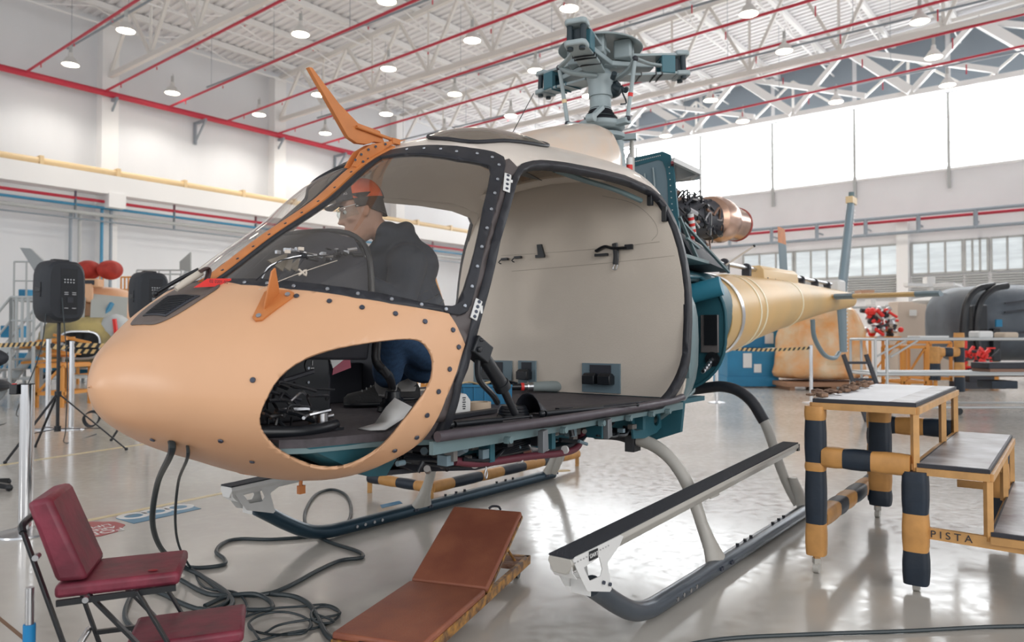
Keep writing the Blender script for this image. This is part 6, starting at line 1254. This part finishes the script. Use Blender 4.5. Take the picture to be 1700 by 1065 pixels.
# trolley / bench run carrying them
b=B(); p0,p1=gz(-60,20.3),gz(170,21.3); 
for z in (.42,.62 ): b.bar(p0+V((0,0,z)),p1+V((0,0,z)),.6,.05,up=(0,1,0)) if False else b.box(((p0.x+p1.x)/2,21,z),(p1.x-p0.x,1.0,.04))
for i in range(8): p=p0.lerp(p1,i/7); b.bar(p,p+V((0,0,.62)),.06)
tag(obj('low_bench',b,m_lgrey,smooth=False),'long low grey bench with things on it behind the barrier tape','bench')
b=B(); b.prism([Wd(33,411,15.6),Wd(50,412,15.6),Wd(98,458,15.6),Wd(62,458,15.6)],(0,.06,0)); tag(obj('spare_blade',b,M('grey_blade',(.33,.35,.36),.5),smooth=False),'slanting grey blade sticking up behind the leftmost loudspeaker','blade')
b=B(); b.prism([Wd(298,434,17.5),Wd(316,418,17.5),Wd(316,452,17.5),Wd(298,447,17.5)],(0,.06,0)); b.cyl(Wd(308,450,17.5),gz(308,17.5),.04,n=8,mi=1); tag(obj('grey_fin',b,[M('grey_fin_metal',(.33,.34,.33),.5),m_lgrey],smooth=False),'grey triangular fin on a pole just left of the windscreen','fin')
# office chair at the left edge
P=Wd(-14,640,6.2); t=fthing('swivel_chair','dark rounded chair back cut by the left edge of the picture','chair',(P.x-.12,P.y,0)); b=B()
b.sph(V((P.x-.05,P.y,1.27-.17)),(.19,.06,.085),n=18); obj('backrest',b,m_spk,t); b=B(); b.sph(V((P.x-.05,P.y+.0,.87)),(.19,.17,.06),n=18); obj('seat',b,m_spk,t)
b=B(); b.cyl((P.x-.12,P.y,.05),(P.x-.12,P.y,.85),.03,n=10); b.bar((P.x-.12,P.y,.9),(P.x-.12,P.y,1.1),.05,.02); obj('column',b,m_black,t)
b=B()
for k in range(5): a=2*PI*k/5; b.bar((P.x-.12,P.y,.08),(P.x-.12+.28*math.cos(a),P.y+.28*math.sin(a),.04),.04); b.sph((P.x-.12+.28*math.cos(a),P.y+.28*math.sin(a),.03),.03,n=8)
obj('base',b,m_black,t)
# orange stand seen through the far door
P=V(Wd(750,560,8.6)); t=fthing('orange_hoist','orange A-shaped hoist seen through the far cabin door','hoist',(P.x,P.y,0)); b=B(); a_=Wd(712,432,8.6); b.bar(a_,V((a_.x,8.6,0)),.05); b.bar(a_,Wd(760,520,8.6)+V((.25,.0,-1.3)),.045); b.bar(V((a_.x,8.6,.06)),V((a_.x+1.2,8.6,.06)),.06); obj('frame',b,m_ors,t,smooth=False)
stand(690,722,9.6,.8,.95,0,m_ors,'orange bench seen through the chin cutout',shelf=m_ors)
b=B(); wbox(b,712,722,572,592,9.5,.3); tag(obj('blue_box',b,m_blue,smooth=False),'blue box glimpsed through the chin cutout above the orange bench','box')
# ---- right side
gb=gz(1248,19.0); t=fthing('blue_crate','big blue shipping crate with white labels under the helicopter tail','crate',gb); b=B(); wbox(b,1208,1290,578,633,19,1.2); cb2=obj('body',b,m_blue,t,smooth=False,bevel=.02)
b=B(); wbox(b,1207,1293,625,641,18.95,1.3); obj('pallet',b,m_blue,t,smooth=False)
b=B(); wbox(b,1234,1248,586,610,18.97,.02); wbox(b,1252,1264,604,618,18.97,.02); obj('labels',b,m_white,cb2,smooth=False)
b=B(); wbox(b,1216,1296,545,577,19.6,1.0); x=tag(obj('blue_crate',b,m_blue,smooth=False,bevel=.02),'second blue crate stacked behind, partly under the tail boom','crate')
b=B(); wbox(b,1270,1284,552,570,19.55,.02); obj('label',b,m_white,x,smooth=False)
# wrapped bundle on a pallet
m_wrap=M('amber_plastic_wrap',(.78,.36,.12),.25,noise=.5,nscale=2.2,c2=(.74,.56,.36),bump=1,bscale=5)
gw=gz(1375,18.3); t=fthing('wrapped_bundle','large bundle wrapped in crumpled amber plastic on a wooden pallet','wrapped load',gw); b=B(); R=[]; rnd=random.Random(12)
for i,(z,x0,x1) in enumerate(((.22,1296,1450),(.4,1292,1454),(.6,1297,1450),(.8,1294,1456),(1.0,1300,1455),(1.25,1300,1452),(1.5,1308,1452),(1.75,1310,1442),(1.95,1318,1436),(2.1,1335,1415))):
    a_,c_=Wd(x0,560,18.3),Wd(x1,560,18.3); cx,wx=(a_.x+c_.x)/2,(c_.x-a_.x)/2; R.append([V((cx+wx*(math.cos(q)*(1+rnd.uniform(-.10,.05))),18.8+.8*(math.sin(q)*(1+rnd.uniform(-.35,.12))),z+rnd.uniform(-.05,.05))) for q in [2*PI*j/26 for j in range(26)]])
b.loft(R); obj('wrap',b,m_wrap,t,sub=1)
b=B(); b.box((gw.x,18.8,.14),(2.3,1.7,.10)); 
for i in range(3): b.box((gw.x-1+i,18.8,.05),(.12,1.6,.10))
obj('pallet',b,M('pallet_wood',(.36,.20,.12),.7),t,smooth=False)
# wheeled rack
dR=12.3; r0,r1=gz(1453,dR),gz(1790,dR); t=fthing('wheeled_rack','long silver wheeled rack with two shelves behind the stepped platform','rack',r0); m_alu=M('aluminium',(.55,.56,.56),.35,metal=.5)
b=B()
for y in (0,.9):
    for p in (r0,gz(1472,dR),r1): b.cyl(V((p.x,p.y+y,.12)),V((p.x,p.y+y,1.24)),.022,n=10)
    for z in (.12,.66,1.24): b.cyl(V((r0.x,dR+y,z)),V((r1.x,dR+y,z)),.022,n=10)
b.cyl(V((r0.x,dR,.95)),V((r0.x+.5,dR,1.22)),.018,n=8); b.cyl(V((r0.x+.25,dR,.95)),V((r0.x+.7,dR,1.22)),.018,n=8)
for z in (.66,1.24): b.cyl(V((r0.x,dR,z)),V((r0.x,dR+.9,z)),.022,n=10)
obj('frame',b,m_alu,t)
for z in (.69,1.26): b=B(); b.box(((r0.x+r1.x)/2,dR+.45,z),(r1.x-r0.x,.9,.02)); obj('shelf',b,m_lgrey,t,smooth=False)
for p in (gz(1465,dR),gz(1590,dR),gz(1770,dR)): b=B(); b.cyl((p.x,p.y-.02,.06),(p.x,p.y+.02,.06),.06,n=14); obj('wheel',b,m_black,t)
def smallbox(px0,px1,py0,py1,d,th,m,nm,lab,cat,bev=.01): b=B(); wbox(b,px0,px1,py0,py1,d,th); return tag(obj(nm,b,m,smooth=False,bevel=bev),lab,cat)
smallbox(1625,1650,549,561,12.45,.3,m_white,'white_bag','crumpled white bag on the upper rack shelf','bag',.03)
smallbox(1668,1692,551,561,12.45,.3,M('tan_cloth',(.6,.5,.4),.8),'tan_cloth','tan cloth heap on the upper rack shelf, right of the white bag','cloth',.03)
smallbox(1527,1576,557,561,12.45,.4,m_white,'papers','flat white papers on the upper rack shelf','papers')
smallbox(1642,1740,602,612,12.4,.5,m_dark2,'dark_tray','dark tray on the lower rack shelf','tray'); smallbox(1644,1705,612,625,12.4,.5,M('brown_box',(.30,.17,.12),.7),'brown_case','brown case under the dark tray on the lower shelf','case')
smallbox(1647,1690,632,645,12.3,.4,m_padb,'navy_crate','navy crate hanging under the rack shelf','crate')
# dark fuselage at the right
t=fthing('dark_fuselage','dark grey helicopter fuselage without its nose at the right edge','helicopter fuselage',gz(1660,20)); b=B(); R=[]
for px,y0,y1,hw_ in ((1590,545,500,.55),(1598,590,482,.85),(1615,600,474,1.05),(1660,600,470,1.1),(1720,600,468,1.1),(1800,600,470,1.1)):
    lo,hi=Wd(px,y1,20),Wd(px,y0,20); cz=(lo.z+hi.z)/2; hz_=abs(lo.z-hi.z)/2; R.append([V((lo.x,21+hw_*math.cos(a)*1.0,cz+hz_*math.copysign(abs(math.sin(a))**.7,math.sin(a)))) for a in [2*PI*j/24 for j in range(24)]])
b.loft(R); obj('hull',b,M('slate_panel',(.10,.12,.145),.5,noise=.25,nscale=2),t)
for i,(z0,z1) in enumerate(((474,600),(520,600))):
    b=B(); b.tube([Wd(1600+i*30,600,19.85),Wd(1598+i*22,555,19.8),Wd(1604+i*22,505,19.75),Wd(1622+i*26,480,19.85),Wd(1650+i*22,474,19.95)],.09,n=8,k=4); obj('frame_rib',b,m_black,t)
b=B(); wbox(b,1616,1640,506,548,19.75,.2); wbox(b,1650,1662,545,600,19.75,.2); obj('dark_bays',b,m_black,t,smooth=False,bevel=.03)
b=B(); wbox(b,1654,1664,530,542,19.6,.05); obj('blue_tag',b,m_blue,t)
b=B(); 
for y_ in (500,515,552): b.bar(Wd(1668,y_+3,19.83),Wd(1760,y_-8,19.83),.05)
obj('stiffeners',b,m_dark2,t)
b=B()
for px in (1600,1650,1750): b.bar(Wd(px,598,20.5),gz(px,20.5),.15)
obj('support',b,m_ors,t,smooth=False)
# rotor head on stand, engine, cabinets, partition
t=fthing('rotor_head','pale rotor head on a stand left of the dark fuselage','rotor head',gz(1560,23.2)); c=Wd(1545,474,23.2); b=B(); b.cyl(c-V((0,0,.7)),c,.09,n=12)
for a in (.2,2.2,3.6,5.2): b.bar(c,c+V((1.0*math.cos(a),.5*math.sin(a),.02)),.18,.1)
b.tube([c,c+V((.6,0,.05)),c+V((1.1,0,-.15)),c+V((1.3,0,-.6))],.05,k=3); b.box(c+V((-.05,0,.12)),(.25,.25,.3)); obj('hub',b,m_white,t)
b=B(); b.cyl(V((c.x,c.y,0)),c-V((0,0,.6)),.12,n=12); b.cyl(V((c.x,c.y,0)),V((c.x,c.y,.06)),.5,n=16); obj('stand',b,m_dark2,t)
b=B(); c2=Wd(1562,499,23.2); b.sph(c2,(.9,.4,.13),n=16); tag(obj('white_fairing',b,m_white),'long white fairing below the distant rotor head','fairing')
rnd=random.Random(31); t=fthing('red_engine','red and grey engine with many pipes beyond the amber bundle','engine',gz(1470,20.5)); b=B()
for i in range(60):
    p=Wd(rnd.uniform(1440,1488),rnd.uniform(512,556),20.5)+V((0,rnd.uniform(-.3,.3),0))
    if i%2: b.cyl(p,p+V((rnd.uniform(-.25,.25),0,rnd.uniform(-.2,.2))),rnd.uniform(.03,.07),n=8,mi=i%3)
    else: b.sph(p,rnd.uniform(.06,.13),n=8,mi=(i//2)%3)
obj('engine_block',b,[m_red,m_steel,m_dark2],t); stand(1444,1496,20.3,1.0,1.25,0,m_ors,'orange stand carrying the red engine',shelf=m_ors)
rnd=random.Random(32); b=B()
for i in range(40):
    p=Wd(rnd.uniform(1606,1652),rnd.uniform(575,612),18)+V((0,rnd.uniform(-.3,.3),0)); b.cyl(p,p+V((rnd.uniform(-.2,.2),0,rnd.uniform(-.2,.2))),rnd.uniform(.02,.05),n=6,mi=0 if i%4 else 1)
b.box((Wd(1630,600,18).x,18.2,.12),(1.0,.6,.16),mi=1); b.box((Wd(1630,600,18).x,18.2,.33),(.6,.4,.4),mi=1)
tag(obj('red_machine',b,[m_red,m_dark2]),'bright red machine with hoses seen under the upper rack shelf','machine')
b=B(); 
for i,(x0,x1) in enumerate(((1490,1548),(1549,1600),(1601,1660))):
    b=B(); a_,c_=gz(x0,24.5),gz(x1,24.5); b.box(((a_.x+c_.x)/2,24.8,1.25),(c_.x-a_.x-.03,.6,2.4)); o=tag(obj('tan_cabinet',b,M('tan_cabinet_paint',(.62,.52,.44),.55),smooth=False,bevel=.01),('tan wall cabinet with a white notice','tan wall cabinet between the notice one and the dark fuselage','tan wall cabinet mostly hidden by the dark fuselage')[i],'cabinet','tan cabinets before the rear wall')
    if i==0: bb=B(); wbox(bb,1510,1522,514,524,24.45,.02); obj('notice',bb,m_white,o,smooth=False)
smallbox(1446,1454,496,506,24,.4,m_white,'white_carton','small white carton on top of the shelves by the tail','box'); smallbox(1430,1452,481,492,25,.5,M('cardboard',(.45,.27,.18),.8),'cardboard_box','brown cardboard box on the shelf beyond the tail rotor','box')
b=B(); a_,c_=gz(1405,25.2),gz(1490,25.2); 
for z in (.1,1.2,2.3): b.box(((a_.x+c_.x)/2,25.6,z),(c_.x-a_.x,.7,.05))
for p in (a_,c_): b.box((p.x,25.6,1.2),(.06,.7,2.4))
tag(obj('grey_shelving',b,m_lgrey,smooth=False),'grey shelving before the rear wall beyond the tail','shelving')
for i,(x0,x1,d,h,lab) in enumerate(((1498,1536,17,1.05,'orange bench with a cream top beyond the long rack, left one'),(1540,1578,18.5,1.15,'orange bench beyond the long rack, right one'))): stand(x0,x1,d,.9,h,0,m_ors,lab,shelf=M('wood_top',(.55,.33,.18),.6))
pa=gz(1550,16.2); t=fthing('padded_frame','distant yellow and black padded frame under the upper rack shelf','work stand',pa)
padded('rail_pad',Wd(1552,584,16.2),Wd(1592,584,16.2),.10,[1,1,1],t,first=1); padded('leg_pad',gz(1552,16.2)+V((0,0,.35)),Wd(1552,575,16.2),.10,[1,1],t); padded('leg_pad',gz(1592,16.2)+V((0,0,.1)),Wd(1592,552,16.2),.10,[1,1,1,1],t)
b=B(); b.cyl((gz(1552,16.2).x,16.2,0),(gz(1552,16.2).x,16.2,.4),.04); obj('foot',b,m_ors,t)
# small ladder by the tail guard
t=fthing('step_ladder','small aluminium ladder leaning below the tail guard','ladder',gz(1410,11.5)); b=B()
for dx in (0,.35): b.bar(Wd(1400,588,11.5)+V((dx,0,0)),V((Wd(1428,618,11.5).x+dx,11.3,.0)),.05)
for i in range(4): p=Wd(1400,588,11.5).lerp(V((Wd(1428,618,11.5).x,11.3,0)),(i+.5)/4); b.bar(p,p+V((.35,0,0)),.04)
obj('rails',b,m_dark2,t)
# ================================================================ the man in the cabin
m_skin=M('skin',(.56,.32,.225),.5,noise=.12,nscale=14)
m_jack=M('charcoal_jacket',(.020,.030,.050),.75,noise=.2,nscale=12,bump=.25,bscale=16)
m_jean=M('blue_denim',(.03,.075,.16),.8,noise=.3,nscale=50,bump=.3,bscale=300)
m_hair=M('dark_hair',(.035,.025,.02),.7)
HS=1.13; HD=Wd(602,352,3.80)                                      # head centre
man=fthing('person','man in charcoal quilted jacket, dark cap and clear safety glasses crouching inside the cabin','person',(Wd(680,600,3.95).x,3.95,.92))
S_n,S_f=Wd(678,437,3.74),Wd(655,425,4.10)                # near and far shoulder
HPn,HPf=Wd(708,580,3.85),Wd(700,575,4.12)
NK=Wd(648,398,3.90); CHS=Wd(668,470,3.93); WA=Wd(692,525,3.97); PV=Wd(704,578,3.99)
KNn,KNf=Wd(652,548,3.62),Wd(640,545,4.05)
ANn,ANf=Wd(640,652,3.84),Wd(676,656,4.15)
for q in (ANn,ANf): q.z=1.00
EL,WR=Wd(662,505,3.58),Wd(610,470,3.52); EF,WF=Wd(620,490,4.15),Wd(590,455,3.95)
f=V((-.92,-.27,-.26)).normalized(); side=V((0,0,1)).cross(f).normalized(); up=f.cross(side)      # side = man's left
def hp(x,y,z): return HD+(f*x+side*y+up*z)*HS
def headrings(grow=0,zmin=-9):
    R=[]
    for z,fr,bk,hw_ in ((-.135,.070,.030,.016),(-.128,.084,.005,.030),(-.108,.092,-.030,.046),(-.085,.092,-.055,.056),(-.06,.094,-.072,.062),(-.035,.092,-.084,.067),(-.01,.090,-.092,.071),(.012,.084,-.096,.073),(.03,.094,-.099,.074),(.06,.092,-.100,.075),(.085,.078,-.09,.068),(.105,.050,-.066,.05),(.117,.02,-.03,.022)):
        if z<zmin: continue
        c=(fr+bk)/2; a_=(fr-bk)/2+grow; R.append([hp(c+a_*math.cos(q),(hw_+grow)*math.copysign(abs(math.sin(q))**.9,math.sin(q)),z+grow*.3) for q in [2*PI*j/24 for j in range(24)]])
    return R
def capsule(b,p,q,r0,r1,n=14,fl=1):
    b.tube([p,p.lerp(q,.5),q],[r0,(r0+r1)/2,r1],n=n,k=3,flat=fl); b.sph(p,r0,n=12); b.sph(q,r1,n=12)
def hand(b,wr,dirn,nrm,sd=1):
    d=V(dirn).normalized(); n=V(nrm); n=(n-d*n.dot(d)).normalized(); s=n.cross(d)*sd
    b.hexa([wr+s*.026-n*.012,wr-s*.026-n*.012,wr-s*.026+n*.012,wr+s*.026+n*.012],[wr+d*.09+s*.042-n*.011,wr+d*.09-s*.042-n*.011,wr+d*.09-s*.042+n*.011,wr+d*.09+s*.042+n*.011])
    for i,(o,l) in enumerate(((.032,.070),(.011,.080),(-.011,.074),(-.032,.058))):
        p0=wr+d*.085+s*o; p1=p0+d*l*.45-n*.006; p2=p1+d*l*.30-n*.02; p3=p2+d*l*.15-n*.025; b.tube([p0,p1,p2,p3],[.0095,.009,.0085,.007],n=8,k=2)
    p0=wr+d*.02+s*.024; b.tube([p0,p0+d*.025+s*.028-n*.01,p0+d*.055+s*.038-n*.02],[.012,.011,.009],n=8,k=2)
b=B(); b.loft(headrings())
# nose, brow, lips, chin, cheeks, ears
b.loft([[hp(.088,-.008,.020),hp(.088,.008,.020),hp(.098,0,.022)],[hp(.088,-.012,-.005),hp(.088,.012,-.005),hp(.113,0,-.004)],[hp(.086,-.020,-.028),hp(.086,.020,-.028),hp(.124,0,-.026)],[hp(.084,-.018,-.040),hp(.084,.018,-.040),hp(.106,0,-.040)]])
b.sph(hp(.112,0,-.028),(.012,.012,.010),n=10)
for s_ in (-1,1):
    b.sph(hp(.086,s_*.028,.032),(.016,.020,.008),n=10); b.sph(hp(.06,s_*.045,-.022),(.03,.024,.022),n=10)
    R_=[]; b.sph(hp(-.008,s_*.076,-.004),(.020,.012,.036),n=12)
b.sph(hp(.092,0,-.062),(.013,.024,.006),n=10); b.sph(hp(.090,0,-.073),(.012,.021,.007),n=10); b.sph(hp(.078,0,-.118),(.022,.024,.018),n=12)
capsule(b,NK,hp(-.03,0,-.07),.064,.058)
capsule(b,CHS,NK,.13,.07); capsule(b,S_n,S_f,.07,.07); capsule(b,CHS,WA,.15,.14); capsule(b,WA,PV,.14,.15)
for s0,e0,w0 in ((S_n,EL,WR),(S_f,EF,WF)): capsule(b,s0,e0,.052,.042); capsule(b,e0,w0,.042,.028)
for h0,k0,a0 in ((HPn,KNn,ANn),(HPf,KNf,ANf)): capsule(b,h0,k0,.085,.058); capsule(b,k0,a0,.058,.04)
hand(b,WR,V((-.8,-.1,-.1)),V((0,0,1)),1); hand(b,WF,V((-.8,-.1,-.2)),V((0,0,1)),-1)
body=obj('body',b,m_skin,man,remesh=.0055,fix=False)
# jacket
b=B(); capsule(b,CHS+V((-.02,0,.0)),NK-V((0,0,.07)),.165,.115); capsule(b,CHS,WA,.17,.165); capsule(b,WA,PV+V((0,0,.03)),.165,.175); capsule(b,S_n,S_f,.10,.10)
mB=(S_n+S_f)/2+V((.05,.02,-.03)); b.sph(mB,(.15,.20,.14),n=16)
for s0,e0,w0 in ((S_n,EL,WR),(S_f,EF,WF)): capsule(b,s0,e0,.098,.078); capsule(b,e0,w0+(e0-w0)*.08,.076,.048)
b.tube([NK+V((.06,-.07,.03)),NK+V((.085,.01,.055)),NK+V((.05,.09,.04)),NK+V((-.03,.09,-.03)),NK+V((-.085,.0,-.075)),NK+V((-.03,-.09,-.04))],.045,n=10,k=4,closed=True)
b.sph(NK+V((.085,.01,-.02)),(.075,.12,.075),n=14); b.sph(hp(-.085,0,-.115),(.075,.085,.06),n=14)
jk=obj('jacket',b,m_jack,man,remesh=.009,fix=False)
for (A_,B_,r,n_) in ((CHS,WA,.168,4),(WA,PV,.170,2)):
    for i in range(n_):
        c=A_.lerp(B_,(i+.5)/n_); ax=(B_-A_).normalized(); a_,c_=cross_basis(ax); b=B(); b.tube([c+(a_*math.cos(q)+c_*math.sin(q))*(r-.004) for q in [2*PI*j/20 for j in range(20)]],.0035,n=5,k=1,closed=True); obj('quilt_seam',b,m_black,jk)
# jeans and shoes
b=B(); capsule(b,PV,PV-V((0,0,.04)),.165,.15)
for h0,k0,a0 in ((HPn,KNn,ANn),(HPf,KNf,ANf)): capsule(b,h0,k0,.115,.09); capsule(b,k0,a0.lerp(k0,.30),.088,.080)
obj('jeans',b,m_jean,man,remesh=.010,fix=False)
m_shoe=M('black_work_shoe',(.022,.022,.024),.6,bump=.3,bscale=120)
for a0,dx in ((ANn,-1),(ANf,-1)):
    c=V((a0.x,a0.y,.925)); d=V((-.97,-.22,0)).normalized(); s=V((-d.y,d.x,0)); b=B(); R=[]
    for x,w_,h in ((-.10,.032,.05),(-.08,.040,.09),(-.03,.042,.11),(.02,.044,.095),(.07,.048,.065),(.12,.050,.055),(.16,.042,.045),(.18,.022,.025)):
        R.append([c+d*(x+.03)+s*(w_*math.cos(q))+V((0,0,.015+h*max(math.sin(q),-.12))) for q in [2*PI*j/16 for j in range(16)]])
    b.loft(R); sh=obj('shoe',b,m_shoe,man); b=B(); b.loft([[p-V((0,0,p.z-.923)) for p in [c+d*(x+.03)+s*(w_*k) for x,w_ in ((-.10,.03),(-.06,.043),(.05,.048),(.13,.053),(.18,.035))]] for k in (1,-1)],closed=False,cap=False); 
    obj('sole',b,m_black,sh,solid=.02,off=1)
    b=B()
    for i in range(5): q=c+d*(.03+.022*i)+V((0,0,.115-.011*i)); b.tube([q-s*.022,q+V((0,0,.006)),q+s*.022],.0035,n=6,k=2)
    obj('laces',b,M('grey_laces',(.35,.36,.36),.7),sh)
    b=B(); kk=KNn if a0 is ANn else KNf; b.cyl(V((a0.x,a0.y,.975)),a0,.056,.056,n=16); b.cyl(a0,a0.lerp(kk,.42),.056,.066,n=16); obj('sock',b,M('grey_sock',(.33,.32,.31),.9),man)
# hair, cap, glasses, eyes
b=B(); R=[]
for z,gr in ((-.035,.001),(-.01,.006),(.02,.009),(.05,.010),(.075,.010)):
    hw_=.0745; R.append([hp(-.004+(.098)*math.cos(q),(hw_+gr)*math.sin(q),max(z,.018-.05*max(0,-math.cos(q)))+.010*math.cos(q)) for q in [math.radians(68+ (224)*j/20) for j in range(21)]])
b.loft(R,cap=False,closed=False); obj('hair',b,m_hair,man,solid=.006)
b=B(); R=[]
for i in range(8):
    t=i/7; z=.052+.095*math.sin(t*PI/2); k=math.cos(t*PI/2)**.7 if t<1 else .02; R.append([hp(-.004+.108*k*math.cos(q),.083*k*math.sin(q),z-.012*(1-t)*-math.cos(q)*.8) for q in [2*PI*j/28 for j in range(28)]])
b.loft(R); cap_=obj('cap',b,M('dark_cap',(.045,.045,.055),.8),man,label='dark baseball cap with orange panels')
b=B(); R=[]
for i in range(8):
    t=i/7; z=.054+.095*math.sin(t*PI/2); k=math.cos(t*PI/2)**.7 if t<1 else .02; R.append([hp(-.004+.111*k*math.cos(q),.086*k*math.sin(q),z+.012*(1-t)*math.cos(q)*.8) for q in [math.radians(70+80*j/8) for j in range(9)]])
b.loft(R,cap=False,closed=False); obj('orange_panel',b,M('orange_red_cloth',(.90,.15,.05),.75),cap_,solid=.002)
b=B(); R=[]
for j in range(9):
    y=-.068+.136*j/8; e=math.sqrt(max(1-(y/.075)**2,0)); R.append([hp(.06+.035*e,y,.062),hp(.10+.060*e,y*.95,.050-.008*abs(y/.07)**2)])
b.loft(R,cap=False,closed=False); obj('visor',b,M('dark_visor',(.03,.03,.036),.7),cap_,solid=.006)
textmesh('AS',.018,hp(.062,.072,.085),f*-1,up,'cap_lettering',m_white,cap_)
b=B(); R=[]
for j in range(15):
    q=math.radians(-80+160*j/14); R.append([hp(.012+.100*math.cos(q),.082*math.sin(q),.030),hp(.012+.104*math.cos(q),.084*math.sin(q),.008),hp(.010+.098*math.cos(q),.080*math.sin(q),-.016)])
b.loft(R,cap=False,closed=False); gl_=obj('safety_glasses',b,m_glass2,man,label='clear wraparound safety glasses')
b=B()
for s_ in (-1,1): b.tube([hp(.03,s_*.081,.022),hp(-.01,s_*.080,.02),hp(-.03,s_*.078,.01)],.0025,n=6,k=2)
b.tube([r[0] for r in R],.0018,n=5,k=1); obj('glasses_frame',b,m_white,gl_)
for s_ in (-1,1):
    b=B(); b.sph(hp(.077,s_*.030,.012),.0115,n=12); ey=obj('eye',b,m_white,man); b=B(); b.sph(hp(.0855,s_*.030,.010),(.004,.006,.006),n=10); obj('iris',b,m_black,ey)
    b=B(); b.tube([hp(.090,s_*.012,.036),hp(.095,s_*.028,.041),hp(.082,s_*.048,.036)],.0035,n=6,k=2); obj('eyebrow',b,m_hair,man)
b=B(); b.tube([hp(.098,-.018,-.0665),hp(.102,0,-.0665),hp(.098,.018,-.0665)],.0022,n=5,k=2); obj('mouth_line',b,M('lip_brown',(.30,.12,.09),.6),man)
